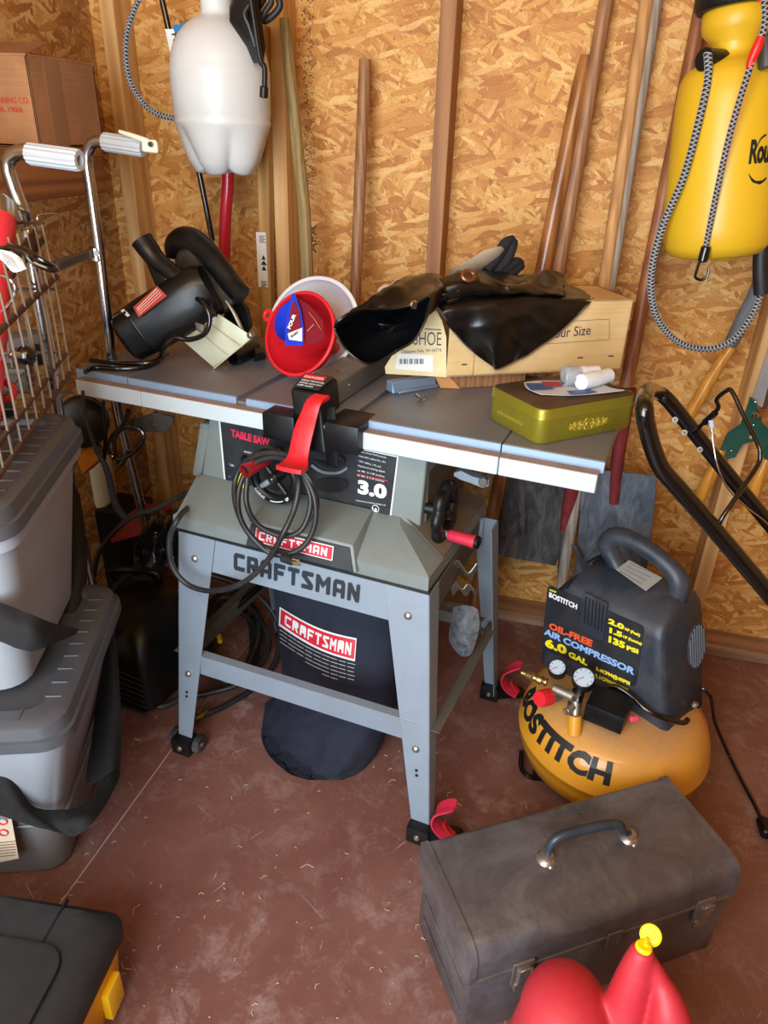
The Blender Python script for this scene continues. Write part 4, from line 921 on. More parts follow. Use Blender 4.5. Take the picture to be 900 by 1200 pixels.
# dust bag under the saw
BR = [(672, 318, 468, 1.30, .10), (700, 321, 468, 1.29, .10), (740, 325, 470, 1.27, .11), (775, 329, 470, 1.245, .115), (800, 330, 468, 1.225, .12), (822, 321, 464, 1.205, .12), (842, 310, 457, 1.185, .12), (862, 306, 450, 1.17, .12), (882, 313, 442, 1.155, .115), (898, 328, 430, 1.14, .10), (908, 342, 416, 1.134, .08), (914, 362, 400, 1.132, .05)]
def bagpt(x, y, e=0):
    for a, b in zip(BR, BR[1:]):
        if a[0] <= y <= b[0]:
            f = (y - a[0]) / (b[0] - a[0]); l, r, vf, hd = [a[i] + (b[i] - a[i]) * f for i in range(1, 5)]; break
    cx, hw = (l + r) / 2, (r - l) / 2 * 1.02; d = min(1, abs(x - cx) / hw); return av(x, y, vf + hd * (1 - math.sqrt(1 - d * d)) * .8 - e)
rings = []
for y, l, r, vf, hd in BR:
    rg = []; N = 40
    for j in range(N):
        a = 2 * PI * j / N; x = (l + r) / 2 + (r - l) / 2 * math.cos(a)
        if math.sin(a) >= 0: p = av(x, y, vf + hd * .8 * (1 - math.sin(a))) if True else 0
        else:
            q0 = av(x, y, vf + hd * .8); p = q0 + SV * (hd * 1.4 * -math.sin(a))
        k_ = min(1, max(0, (y - 790) / 50)) * max(0, math.sin(a)); g_ = (x - l) / max(1, r - l) + (y - 800) / 260
        rip = (.013 * math.sin(9.5 * g_ + .8) + .006 * math.sin(21 * g_)) * k_
        if p.z < .004: p = az(x, y, .004) if math.sin(a) >= 0 else Vector((p.x, p.y, .004))
        else: p = p + SV * rip * min(1, (p.z - .004) / .03)
        rg.append(p)
    rings.append(rg)
cols_ = [crom([r_[j] for r_ in rings], 5) for j in range(40)]; rings = [[c_[i] for c_ in cols_] for i in range(len(cols_[0]))]
for r_ in rings:
    for q_ in r_: q_.z = max(q_.z, .003)
mb = MB(); mb.loft(rings)
dbag = tag(obj('dust_bag', mb, mat('bagcloth', '#171a2b', .85, dust='#3a3d4b', damt=.4, bump=.5, bscale=350), base=S(-.6, 1.25, 0)), 'navy cloth dust bag with a red brand label hanging down inside the saw stand', 'dust bag')
def bagquad(tl, tr, br, bl_, name, m, parent, e, n=14):
    rows = []
    for i in range(5):
        f = i / 4; rows.append([bagpt((tl[0] + (bl_[0] - tl[0]) * f) * (1 - g) + (tr[0] + (br[0] - tr[0]) * f) * g, (tl[1] + (bl_[1] - tl[1]) * f) * (1 - g) + (tr[1] + (br[1] - tr[1]) * f) * g + SAG(g), e) for g in [k / n for k in range(n + 1)]])
    return obj(name, MB().grid(rows, .0008), m, parent)
def SAG(g): return 6 * math.sin(PI * g) if g < 1 else 0
lb1 = bagquad((328, 711), (418, 748), (416, 775), (327, 733), 'bag_label', 'white', dbag, .002)
lb2 = bagquad((329.5, 714), (416.5, 750), (414.8, 772.5), (328.5, 731), 'bag_label_field', 'labelred', lb1, .0034)
def bagletters(s, x0, x1, parent):
    polys = {'C': [(.28, 0), (1, 0), (1, .22), (.28, .22), (.28, .78), (1, .78), (1, 1), (.12, 1), (0, .88), (0, .12), (.12, 0)], 'R': [(0, 0), (.28, 0), (.28, .36), (.42, .36), (.7, 0), (1, 0), (.72, .38), (.98, .5), (.98, .88), (.86, 1), (0, 1)],
             'A': [(0, 0), (.28, 0), (.28, .28), (.72, .28), (.72, 0), (1, 0), (1, .85), (.85, 1), (.15, 1), (0, .85)], 'F': [(0, 0), (.28, 0), (.28, .38), (.85, .38), (.85, .6), (.28, .6), (.28, .78), (1, .78), (1, 1), (0, 1)],
             'T': [(.36, 0), (.64, 0), (.64, .78), (1, .78), (1, 1), (0, 1), (0, .78), (.36, .78)], 'S': [(0, 0), (.95, 0), (1, .28), (.32, .78), (1, .78), (1, 1), (.08, 1), (0, .7), (.68, .22), (0, .22)],
             'M': [(0, 0), (.24, 0), (.24, .6), (.5, .3), (.76, .6), (.76, 0), (1, 0), (1, 1), (.8, 1), (.5, .62), (.2, 1), (0, 1)], 'N': [(0, 0), (.27, 0), (.27, .58), (.73, 0), (1, 0), (1, 1), (.73, 1), (.73, .42), (.27, 1), (0, 1)]}
    tl, tr, br, bl_ = (330, 716), (417, 752), (415, 771), (329, 730.5); n_l = len(s); cw = (x1 - x0) / (n_l + .25 * (n_l - 1)); x = x0
    for c in s:
        P0 = []; P1 = []
        for a, b in polys[c]:
            g = x + a * cw; f = 1 - (.10 + .78 * b)
            px = (tl[0] + (bl_[0] - tl[0]) * f) * (1 - g) + (tr[0] + (br[0] - tr[0]) * f) * g; py = (tl[1] + (bl_[1] - tl[1]) * f) * (1 - g) + (tr[1] + (br[1] - tr[1]) * f) * g + SAG(g)
            P0.append(bagpt(px, py, .0046)); P1.append(bagpt(px, py, .0030))
        b_ = bmesh.new(); v0 = [b_.verts.new(q) for q in P0]; v1 = [b_.verts.new(q) for q in P1]
        b_.faces.new(v0); b_.faces.new(v1[::-1])
        for i in range(len(v0)): b_.faces.new((v0[i], v0[(i + 1) % len(v0)], v1[(i + 1) % len(v0)], v1[i]))
        bmesh.ops.recalc_face_normals(b_, faces=b_.faces[:])
        m_ = MB(); m_.merge(b_); obj('label_letter', m_, 'white', parent, smooth=False); x += cw * 1.25
bagletters('CRAFTSMAN', .05, .95, lb2)
rg_ = random.Random(5)
for k in range(7):                              # the lines of fine print under the label, worn to dashes
    mb = MB(); 
    for seg_ in range(9):
        g0 = seg_ / 9 + (.0 if seg_ else .0); g1 = g0 + .085 + rg_.random() * .02
        if k in (0, 1, 2) and seg_ < 1 or k > 3 and seg_ > 8: pass
        y0 = 738 + k * 4.6; 
        pa = (328 + (417 - 328) * g0, y0 + 41 * g0 + 6 * math.sin(PI * g0)); pb = (328 + 89 * min(1, g1), y0 + 41 * min(1, g1) + 6 * math.sin(PI * min(1, g1)))
        if k >= 4 and g0 < .25 * (k - 3): continue
        if pb[1] > 799: continue
        mb.tube([bagpt(*pa, .002), bagpt(*pb, .002)], .0007, 4, r2=1)
    if len(mb.bm.verts): obj('fine_print', mb, 'paper', lb1, smooth=False)
# ================================================================== AIR COMPRESSOR
E1, E2 = Vector((.84, -.54, 0)).normalized(), Vector((.54, .84, 0)).normalized()
CC = Vector((.257, 1.412, 0)); SL = Vector((.069, 1.494, 0))
comp = thing('air_compressor', 'yellow pancake tank air compressor with a dark blue-black motor shroud beside the saw', 'air compressor', CC)
M['tankorange'] = mat('tankorange', '#dd981e', .28, 0, '#9a7350', .62, 5, coat=.35)
def tank_mat():
    t = NT('tankorange2'); o = t.n('NewGeometry'); sx = t.n('SeparateXYZ'); t.l(o.outputs['Normal'], sx.inputs[0])
    up = t.math('POWER', t.math('MAXIMUM', sx.outputs[2], 0.0), 1.6)
    nz = t.noise(t.obj(), 9, 6, .7, .4); fine = t.noise(t.obj(), 160, 3, .6)
    f = t.math('MULTIPLY', up, t.math('ADD', t.math('MULTIPLY', nz, 1.1), .05)); f = t.math('MULTIPLY', f, t.math('ADD', fine, .55)); f = t.math('MINIMUM', f, .85)
    t.l(t.mix(f, srgb('#e09a1c'), srgb('#9b7f68')), t.b.inputs['Base Color'])
    t.l(t.math('ADD', t.math('MULTIPLY', f, .5), .25), t.b.inputs['Roughness']); t.b.inputs['Coat Weight'].default_value = .25
    return t.m
M['tankorange'] = tank_mat()      # settled dust lies on the upward faces
TP = [(0, .030), (.12, .031), (.17, .042), (.205, .075), (.218, .115), (.2205, .135), (.2225, .137), (.2225, .143), (.2205, .145), (.218, .168), (.205, .205), (.178, .232), (.14, .246), (.08, .252), (0, .254)]
tk = obj('tank', MB().lathe(TP, Matrix.Translation(CC), 72), 'tankorange', comp, ang=50)
for a in (200, 320, 80, 150): 
    d = Vector((math.cos(math.radians(a)), math.sin(math.radians(a)), 0)); q = CC + d * .15
    obj('rubber_foot', MB().cyl(q, q + ZZ * .045, .028, 20, .004), 'blackrubber', comp)
q = az(620, 905, .012)
obj('skid_foot', MB().tube([az(611, 880, .03), az(611, 900, .012), az(620, 910, .008), az(634, 912, .008), az(640, 905, .02)], .006, 10, smooth=5), 'blacksteel', comp)
# lettering round the tank
def tank_hit(px, py, r=.2215):
    o_ = CAM - CC; d_ = ray(px, py); a = d_.x ** 2 + d_.y ** 2; b = 2 * (o_.x * d_.x + o_.y * d_.y); c = o_.x ** 2 + o_.y ** 2 - r * r
    s_ = (-b - math.sqrt(max(b * b - 4 * a * c, 0))) / (2 * a); return o_ + d_ * s_
def rad_at(z):
    for (r1, z1), (r2, z2) in zip(TP[4:], TP[5:]):
        if z1 <= z <= z2: return r1 + (r2 - r1) * (z - z1) / max(1e-6, z2 - z1)
    return .2 if z > .2 else .215
h1 = tank_hit(713, 921, .219); thE = math.atan2(h1.y, h1.x); zB = h1.z
cu = bpy.data.curves.new('t', 'FONT'); cu.body = 'BOSTITCH'; cu.size = 1; cu.offset = .05; o_t = bpy.data.objects.new('t', cu); link(o_t)
bpy.context.view_layer.update(); WT = o_t.dimensions.x; bpy.data.objects.remove(o_t)
thS = thE - math.radians(88); HT = .040
for i_, c_ in enumerate('BOSTITCH'): pass
def tfn(x, y, z):
    a = thS + (thE - thS) * (x / (WT * .0571)); zz = zB + y; r = rad_at(min(max(zz, .07), .23)) + .0012 + z
    return CC + Vector((r * math.cos(a), r * math.sin(a), zz))
text('tank_lettering', 'BOSTITCH', (0, 0, 0), (1, 0, 0), (0, 0, 1), .0571, 'ink', tk, .0571 * .05, .0004, fn=tfn)
# shroud lofted along its length
def pr_at(s):
    P_ = [(0, .232), (0, .46), (.004, .478), (.016, .492), (.05, .512), (.09, .524), (.135, .526), (.165, .512), (.185, .485), (.192, .45), (.192, .222)]
    return P_
def shring(s, top, inset):
    out = []
    for t_, z in pr_at(s):
        zz = min(z, top + (z - .526) * .55) if z > .3 else z
        tt = inset + t_ * (1 - 2 * inset / .192)
        so = s
        if s > .25: so = s - .27 * max(0, zz - .24) * (s - .20) / .14
        else: so = s + max(0, (.04 - s)) * 1.5 * max(0, (zz - .44)) / .1
        out.append(SL + E1 * so + E2 * tt + ZZ * zz)
    return out
M['shroud'] = mat('shroud', '#28303c', .4, 0, '#625c58', .45, 7)
mb = MB(); mb.loft([shring(-.012, .44, .03), shring(-.004, .462, .012), shring(.012, .485, .003), shring(.04, .508, 0), (shring(.08, .522, 0)), shring(.14, .53, 0), shring(.22, .53, 0), shring(.30, .528, 0), shring(.326, .522, .001), shring(.336, .514, .006), shring(.340, .505, .014)])
sh = obj('shroud', mb, 'shroud', comp, ang=40)
hp = lambda x, y, t_=.11: pl(x, y, SL + E2 * t_, E2)
obj('carry_handle', MB().tube([hp(728, 672), hp(719, 655), hp(713, 638), hp(722, 629), hp(742, 634), hp(765, 648), hp(785, 665), hp(795, 680), hp(795, 695), hp(790, 716)], [.019, .020, .025, .024, .021, .020, .021, .024, .023, .020], 18, smooth=6), 'shroud', comp)
def fpn(x, y, e=0): return pl(x, y, SL - E2 * (.0015 + e), E2)
def poly_plate(name, px, fn, nrm, th, m, parent):
    P_ = [fn(x, y) for x, y in px]; mb = MB(); b_ = bmesh.new(); n3 = Vector(nrm).normalized() * th
    a = [b_.verts.new(q) for q in P_]; c = [b_.verts.new(q + n3) for q in P_]; b_.faces.new(a); b_.faces.new(c[::-1]); k = len(a)
    for i in range(k): b_.faces.new((a[i], a[(i + 1) % k], c[(i + 1) % k], c[i]))
    bmesh.ops.recalc_face_normals(b_, faces=b_.faces[:]); mb.merge(b_); return obj(name, mb, m, parent, smooth=False)
def rnd(px, r=5):
    out = []; n_ = len(px)
    for i in range(n_):
        p, a, b = Vector(px[i]), Vector(px[i - 1]), Vector(px[(i + 1) % n_]); u = (a - p).normalized() * r; w = (b - p).normalized() * r
        for k in range(5): f = k / 4; out.append(tuple((p + u) * (1 - f) ** 2 + p * 2 * f * (1 - f) + (p + w) * f * f))
    return out
lbl = poly_plate('front_label', rnd([(642, 685), (755, 735), (745, 806), (634, 760)], 6), fpn, E2, .0012, 'labelblack', sh)
def ft(s, a, b, h, m, bold=0, e=.0006, shear=0, parent=None):
    parent = parent or lbl
    A_, B_ = fpn(*a, e), fpn(*b, e); L = (B_ - A_).length; xd = (B_ - A_).normalized()
    o = text('lettering', s, A_, xd, ZZ, h / .7, m, parent, bold, .0002, shear=shear)
    ext = max(((OFF[parent.name] + q.co) - A_).dot(xd) for q in o.data.vertices); k = L / ext
    for q in o.data.vertices: w = OFF[parent.name] + q.co; d = (w - A_).dot(xd); q.co = w + xd * (d * k - d) - OFF[parent.name]
    return o
M['txtorange'] = mat('txtorange', '#f0582a', .5); M['txtblue'] = mat('txtblue', '#8fb4e8', .5); M['txtyellow'] = mat('txtyellow', '#f4e21c', .5)
ft('BOSTITCH', (643, 699), (676, 714), .0125, 'white', .0008); ft('STANLEY', (644, 692), (652, 695), .0042, 'txtyellow', .0003)
ft('OIL-FREE', (643, 736), (694, 758), .0165, 'txtorange', .0010, shear=.1)
ft('AIR COMPRESSOR', (638, 743), (743, 791), .0165, 'txtblue', .0010, shear=.1)
ft('6.0', (639, 757), (664, 767), .0215, 'txtyellow', .0016); ft('GAL', (666, 769), (688, 780), .0145, 'txtyellow', .0010)
ft('2.0', (713, 730), (731, 738), .0120, 'txtyellow', .001); ft('HP (Peak)', (732, 738), (750, 746), .0062, 'txtyellow', .0005)
ft('1.5', (712, 740), (729, 747), .0120, 'txtyellow', .001); ft('HP (Running)', (730, 747), (752, 756), .0062, 'txtyellow', .0005)
ft('135', (711, 751), (732, 760), .0150, 'txtyellow', .0012); ft('PSI', (734, 761), (748, 766), .0100, 'txtyellow', .0008)
ft('3.4CFM@40PSI', (698, 785), (738, 803), .0085, 'txtyellow', .0006); ft('2.1CFM@90PSI', (697, 793), (736, 811), .0085, 'txtyellow', .0006)
vp = poly_plate('vent_panel', rnd([(683, 693), (712, 707), (706, 752), (679, 737)], 3), lambda x, y: fpn(x, y, .0016), E2, .001, 'shroud', sh)
for k in range(6):
    x = 686 + k * 4.0; y = 699 + k * 1.9
    poly_plate('vent_slot', [(x, y), (x + 1.6, y + .8), (x - .4, y + 32), (x - 2, y + 31)], lambda x, y: fpn(x, y, .0024), E2, .0012, mat('slot', '#060608', .8) if k == 0 else 'slot' if 'slot' in M else M.setdefault('slot', bpy.data.materials['slot']), vp)
# round grille on the right end
gc = pl(815, 756, SL + E1 * .313, E1); gu = (ZZ + E1 * -.27).normalized()
gr = obj('side_grille', MB().tube([gc + E2 * (.040 * math.cos(a * PI / 16)) + gu * (.052 * math.sin(a * PI / 16)) + E1 * .003 for a in range(32)], .0018, 6, closed=True), 'shroud', sh)
M['grilldust'] = mat('grilldust', '#5d656e', .6)
for k in range(-3, 4):
    t_ = k * .0105; hh = .052 * math.sqrt(1 - (t_ / .040) ** 2) - .003
    obj('grille_bar', MB().tube([gc + E2 * t_ - gu * hh + E1 * .004, gc + E2 * t_ + gu * hh + E1 * .004], .0022, 6), 'grilldust', gr)
# top paper label and louvres, bolt
n_t = (ZZ * 1 - E2 * .12).normalized()
def topf(x, y): return pl(x, y, SL + E2 * .07 + ZZ * .5215, (ZZ - E2 * .32).normalized())
tl_ = poly_plate('rating_label', [(722, 668), (737, 657), (776, 678), (757, 693)], lambda x, y: topf(x, y) + ZZ * .002, -ZZ, .0015, 'greylabel', sh)
for k in range(4):
    p0 = topf(726 + k * 4, 671 - k * 3) + ZZ * .003; p1 = topf(752 + k * 5, 686 - k * 4) + ZZ * .003
    obj('label_print', MB().tube([p0, p1], .0006, 4), mat('greyink', '#6e6e6c', .6) if k == 0 else bpy.data.materials['greyink'], tl_, smooth=False)
for k in range(5):
    s_ = .03 + k * .012
    obj('louvre', MB().tube([SL + E1 * s_ + E2 * .09 + ZZ * (.508 + k * .004), SL + E1 * (s_ + .002) + E2 * .12 + ZZ * (.511 + k * .004), SL + E1 * (s_ + .004) + E2 * .15 + ZZ * (.507 + k * .004)], .0030, 8, smooth=4), 'slot', sh)
obj('bolt', MB().cyl(az(813, 828, .262), az(816, 824, .272), .007, 12, .001), 'zinc', comp)
# gauges, regulator, knob, pressure switch
gn = Vector((-.12, -.52, .84)).normalized(); gm = gn.to_track_quat('Z', 'Y').to_matrix().to_4x4()
M['dial'] = mat('dial', '#b9c9dc', .3, coat=.5)
for (x, y, z, r, d) in ((653, 782, .335, .0205, .030), (684, 794, .340, .0255, .034)):
    c = az(x, y, z); m_ = Matrix.Translation(c) @ gm
    g = obj('pressure_gauge', MB().lathe([(0, -d), (r * .8, -d), (r, -d * .8), (r, 0), (r * .96, .002), (r * .88, .002), (r * .86, -.001)], m_, 36), 'blackplastic', comp)
    obj('gauge_face', MB().lathe([(r * .87, -.003), (r * .87, -.0005), (0, -.0005)], m_, 36), 'dial', g)
    for k in range(9):
        a = math.radians(225 - k * 33.75); ca_, sa_ = math.cos(a), math.sin(a)
        obj('gauge_tick', MB().tube([m_ @ Vector((ca_ * r * .62, sa_ * r * .62, .0002)), m_ @ Vector((ca_ * r * .8, sa_ * r * .8, .0002))], .0006, 4), 'ink', g)
    obj('gauge_needle', MB().tube([m_ @ Vector((0, 0, .0008)), m_ @ Vector((-r * .5, -r * .4, .0008))], [.001, .0004], 5), 'redknob', g)
kc = az(637, 818, .290); kd = Vector((-.50, -.62, .25)).normalized(); km = Matrix.Translation(kc) @ kd.to_track_quat('Z', 'Y').to_matrix().to_4x4()
prf = []
rings = []
for r, z in ((.0, -.02), (.0185, -.02), (.0185, .010), (.0165, .016), (0, .017)):
    rings.append([km @ Vector(((r * (1 + .05 * math.cos(16 * a))) * math.cos(a), (r * (1 + .05 * math.cos(16 * a))) * math.sin(a), z)) for a in [2 * PI * j / 64 for j in range(64)]])
obj('regulator_knob', MB().loft(rings), 'redknob', comp)
obj('regulator_body', MB().cyl(kc - kd * .019, kc - kd * .052, .0165, 20, .003), 'zinc', comp)
obj('manifold', MB().cyl(az(648, 806, .300), az(672, 817, .300), .0105, 16, .002), 'zinc', comp)
obj('manifold_tee', MB().box(-.013, .013, -.011, .011, -.028, .02, .003, 2, Matrix.Translation(az(675, 818, .295)) @ Matrix.Rotation(math.radians(-33), 4, 'Z')), 'steel', comp)
obj('tank_bung', MB().cyl(az(673, 861, .232), az(674, 838, .272), .0145, 20, .001), 'tankorange', comp)
obj('riser', MB().cyl(az(674, 842, .262), az(675, 822, .29), .010, 16, .001), 'zinc', comp)
obj('safety_valve', MB().cyl(az(672, 828, .285), az(664, 834, .282), .0075, 14, .001), 'zinc', comp)
obj('valve_ring', MB().tube([az(663, 834, .28) + E1 * .007 * math.cos(a * PI / 8) + ZZ * .007 * math.sin(a * PI / 8) for a in range(16)], .001, 5, closed=True), 'steel', comp)
obj('coupler', MB().lathe([(.009, 0), (.010, .004), (.007, .008), (.011, .012), (.011, .022), (.008, .025), (.008, .032), (.011, .036), (.009, .05), (.006, .052), (.006, .062)], Matrix.Translation(az(641, 800, .300)) @ ((az(614, 789, .300) - az(641, 800, .300)).to_track_quat('Z', 'Y').to_matrix().to_4x4()), 20), M.get('brass') or M.setdefault('brass', mat('brass', '#b9a068', .3, .9)), comp)
bl_, br_ = az(682, 843, .262), az(727, 862, .262); bk = (br_ - bl_).normalized(); bn_ = ZZ.cross(bk).normalized() * .062
ps = obj('pressure_switch', MB().hexa([bl_, br_, br_ + bn_, bl_ + bn_, bl_ + ZZ * .044 + bn_ * .05, br_ + ZZ * .044 + bn_ * .05, br_ + bn_ + ZZ * .06, bl_ + bn_ + ZZ * .06], .004, 2), 'blackplastic', comp)
obj('switch_button', MB().cyl(az(738, 843, .292), az(747, 842, .292), .0075, 16, .002), mat('buttonpink', '#e2476a', .35), ps)
obj('switch_cable', MB().tube([az(712, 804, .315), az(725, 806, .315), az(742, 818, .305), az(758, 832, .295), az(778, 842, .285), (az(800, 847, .272)), az(806, 843, .272)], .0058, 12, smooth=7), 'blacksteel', comp)
t = thing('power_cord', 'black cord running over the floor from the compressor to a plug near the right edge', 'cord', az(895, 968, .006))
obj('cable', MB().tube([SL + E1 * .30 + E2 * .186 + ZZ * .262, SL + E1 * .345 + E2 * .192 + ZZ * .25, az(838, 846, .13), az(851, 878, .03), az(857, 890, .007), az(868, 912, .006), az(883, 940, .006), az(893, 960, .006), az(908, 984, .006)], .0048, 12, smooth=7), 'blacksteel', t)
obj('plug', MB().cyl(az(893, 960, .012), az(899, 980, .012), .014, 16, .004), 'blackplastic', t)

# ================================================================== STEEL TOOL CHEST
TBc = Vector((-.113, .905, 0)); TD = Vector((.843, .537, 0)).normalized(); TW = Vector((.537, -.843, 0)).normalized()
TB = Matrix((TD, -TW, ZZ)).transposed().to_4x4(); TB.translation = TBc      # local x along length, y back (depth 0..-W)
LX, WX = .535, .222
def rust_mat():
    t = NT('brown_steel'); o = t.obj(); n1 = t.noise(o, 7, 7, .7, .6); n2 = t.noise(o, 60, 5, .7); 
    c = t.ramp(n1, [(.3, '#544f51'), (.5, '#6a6567'), (.68, '#827f81')])
    c = t.mix(t.math('MULTIPLY', t.math('MAXIMUM', t.math('SUBTRACT', n2, .56), 0.0), 3.2), c, srgb('#857b76'))
    sc_ = t.noise(t.map(t.map(o, (1, 1, 1), (0, 0, .5)), (4, 60, 20)), 2, 4, .6); c = t.mix(t.math('MULTIPLY', t.math('GREATER_THAN', sc_, .69), .35), c, srgb('#8d8580'))
    t.l(c, t.b.inputs['Base Color']); t.l(t.math('ADD', t.math('MULTIPLY', n1, .3), .18), t.b.inputs['Roughness']); t.b.inputs['Metallic'].default_value = .45
    t.bump(n2, .1, .0006); return t.m
M['brownsteel'] = rust_mat()
tb = thing('tool_chest', 'worn dark brown steel tool chest lying on the floor in front of the compressor', 'toolbox', TBc + TD * LX / 2 + TW * WX / 2)
SZ = .165; TZ_ = .242
body = obj('body', MB(TB).box(.004, LX - .004, -WX + .003, -.003, 0, SZ, .003, 2), 'brownsteel', tb)
lidp = [(-WX, SZ + .001), (-.0, SZ + .001), (0, TZ_ - .014)]
def arc(cx_, cz, r, a0, a1, n=7): return [(cx_ + r * math.cos(math.radians(a0 + (a1 - a0) * k / n)), cz + r * math.sin(math.radians(a0 + (a1 - a0) * k / n))) for k in range(n + 1)]
lidp = [(-WX, SZ + .001), (0, SZ + .001)] + arc(-.012, TZ_ - .012, .012, 0, 90, 5) + arc(-WX + .034, TZ_ - .034, .034, 90, 180, 8)
mb = MB(TB); mb.loft([[(0.0, y, z) for y, z in lidp], [(LX, y, z) for y, z in lidp]])
lid = obj('lid', mb, 'brownsteel', tb, ang=25)
def lidrim(x0, x1, g):
    cx_, cz = -WX / 2, SZ
    P_ = [(y + (g if y > cx_ else -g) * (1 if abs(y - cx_) > .05 else 0), z + (g if z > SZ + .01 else 0)) for y, z in lidp]
    m_ = MB(TB); m_.loft([[(x0, y, z) for y, z in P_], [(x1, y, z) for y, z in P_]]); return m_
for x0, x1 in ((-.003, .010), (LX - .010, LX + .003)): obj('end_cap', lidrim(x0, x1, .0022), 'brownsteel', lid, ang=25)
obj('lid_seam', MB(TB).box(.001, LX - .001, -WX - .0015, .0015, SZ - .0035, SZ + .0015), 'zinc', body, smooth=False)
obj('end_rib', MB(TB).box(.0015, .004, -WX + .02, -.02, .045, .050, .0008, 1), 'brownsteel', body)
obj('end_rib', MB(TB).box(.0015, .004, -WX + .02, -.02, .11, .115, .0008, 1), 'brownsteel', body)
def tbz(x, y, z): return TB.inverted() @ az(x, y, z)
for (px, py) in ((612, 1133), (824, 1060)):
    c = TB.inverted() @ pl(px, py, TBc + TW * WX, TW); x = c.x
    lt = obj('latch', MB(TB).box(x - .020, x + .020, -WX - .006, -WX, SZ - .042, SZ + .018, .003, 2), 'rustchrome' if 'rustchrome' in M else M.setdefault('rustchrome', mat('rustchrome', '#b3aca6', .3, .85, '#5d4a42', .5, 40)), tb)
    obj('latch_tongue', MB(TB).box(x - .012, x + .012, -WX - .013, -WX - .005, SZ - .030, SZ + .006, .003, 2), 'rustchrome', lt)
    obj('latch_loop', MB(TB).tube([(x - .010, -WX - .012, SZ - .008), (x - .010, -WX - .014, SZ + .012), (x + .010, -WX - .014, SZ + .012), (x + .010, -WX - .012, SZ - .008)], .0018, 8, smooth=3), 'rustchrome', lt)
    obj('latch_base', MB(TB).box(x - .015, x + .015, -WX - .010, -WX, SZ - .055, SZ - .034, .004, 2), 'rustchrome', lt)
c = TB.inverted() @ pl(722, 1088, TBc + TW * WX, TW)
obj('hasp', MB(TB).box(c.x - .016, c.x + .016, -WX - .004, -WX, SZ - .03, SZ + .012, .002, 1), 'brownsteel', tb)
hA, hB = az(640, 1006, TZ_), az(737, 981, TZ_)
for q in (hA, hB):
    pb = obj('handle_boss', MB().lathe([(.019, 0), (.017, .003), (.012, .006), (.012, .012), (0, .014)], Matrix.Translation(q - ZZ * .0005) @ Matrix.Scale(1, 4), 20), 'rustchrome', tb)
    obj('rivet', MB().lathe([(.006, 0), (.004, .003), (0, .004)], Matrix.Translation(q + TW * .017 + ZZ * .0005), 12), 'rustchrome', pb)
hd = (hB - hA).normalized()
obj('handle', MB().tube([hA + ZZ * .010, hA + ZZ * .014 + hd * .002, hA + ZZ * .036 + hd * .004, hA + ZZ * .052 + hd * .022, hA.lerp(hB, .5) + ZZ * .055 - hd * .004, hB - hd * .034 + ZZ * .046, hB - hd * .014 + ZZ * .018, hB + ZZ * .012], [.005, .006, .008, .009, .009, .009, .007, .005], 14, smooth=6), mat('handleblue', '#2c343d', .35, dust='#57595a', damt=.3), tb)

# ================================================================== GAS CAN
gas = thing('gas_can', 'red plastic gas can with a yellow flip cap, cut off by the bottom edge', 'gas can', (.205, .615, 0))
M['gasred'] = mat('gasred', '#b8242f', .5, dust='#b04c54', damt=.35, dscale=6, sss=.05, bump=.25, bscale=300)
bm_ = MB()
GY = .60
def sup(cx_, cy_, z, rx, ry, n=3.2, k=40):
    out = []
    for j in range(k):
        a = 2 * PI * j / k; c, s = math.cos(a), math.sin(a)
        out.append((cx_ + rx * math.copysign(abs(c) ** (2 / n), c), cy_ + ry * math.copysign(abs(s) ** (2 / n), s), z))
    return out
m1 = MB(); m1.loft([sup(.20, .56, z, .135 * k, .115 * k) for z, k in ((.0, .90), (.012, .98), (.03, 1), (.20, 1.0), (.25, .98), (.285, .90), (.305, .72), (.31, .4))])
m2 = MB(); hc = ay(664, 1186, .60)
m2.sphere((0, 0, 0), 1, Matrix.Translation(hc + Vector((0, 0, -.015))) @ Matrix.Diagonal((.062, .075, .060, 1)), 28)
m2.cyl(hc + Vector((-.0, -.01, -.20)), hc + Vector((0, 0, -.01)), .085, 28, .01, .062)
m3 = MB(); n0, n1_ = ay(712, 1240, .60), ay(754, 1111, .63)
m3.tube([n0 + Vector((0, 0, -.05)), n0.lerp(n1_, .3), n0.lerp(n1_, .75), n1_], [.050, .030, .0225, .0135], 24, smooth=4)
m3.tube([ay(792, 1260, .58) + Vector((0, 0, -.02)), ay(786, 1195, .60), ay(774, 1150, .62), n1_ - Vector((0, 0, .006))], [.050, .026, .013, .009], 20, smooth=4)
for m_ in (m2, m3):
    me = bpy.data.meshes.new('t'); m_.bm.to_mesh(me); m1.bm.from_mesh(me); bpy.data.meshes.remove(me)
me = bpy.data.meshes.new('t'); m1.bm.to_mesh(me); o_ = bpy.data.objects.new('t', me); link(o_)
rm = o_.modifiers.new('r', 'REMESH'); rm.mode = 'VOXEL'; rm.voxel_size = .0035
sm_ = o_.modifiers.new('s', 'SMOOTH'); sm_.factor = .5; sm_.iterations = 9
me2 = bpy.data.meshes.new_from_object(o_.evaluated_get(bpy.context.evaluated_depsgraph_get())); bpy.data.objects.remove(o_)
obj('can_body', me2, 'gasred', gas, ang=80)
cn = (n1_ - n0).normalized()
M['capyellow'] = mat('capyellow', '#f2da12', .4)
fc_ = Vector((-.1, -.70, .68)).normalized()
cp_ = obj('spout_ring', MB().cyl(n1_ - cn * .002, n1_ + cn * .005, .0105, 24, .002), 'capyellow', gas)
cc_ = ay(762.5, 1096, .645); m_ = Matrix.Translation(cc_) @ fc_.to_track_quat('Z', 'Y').to_matrix().to_4x4()
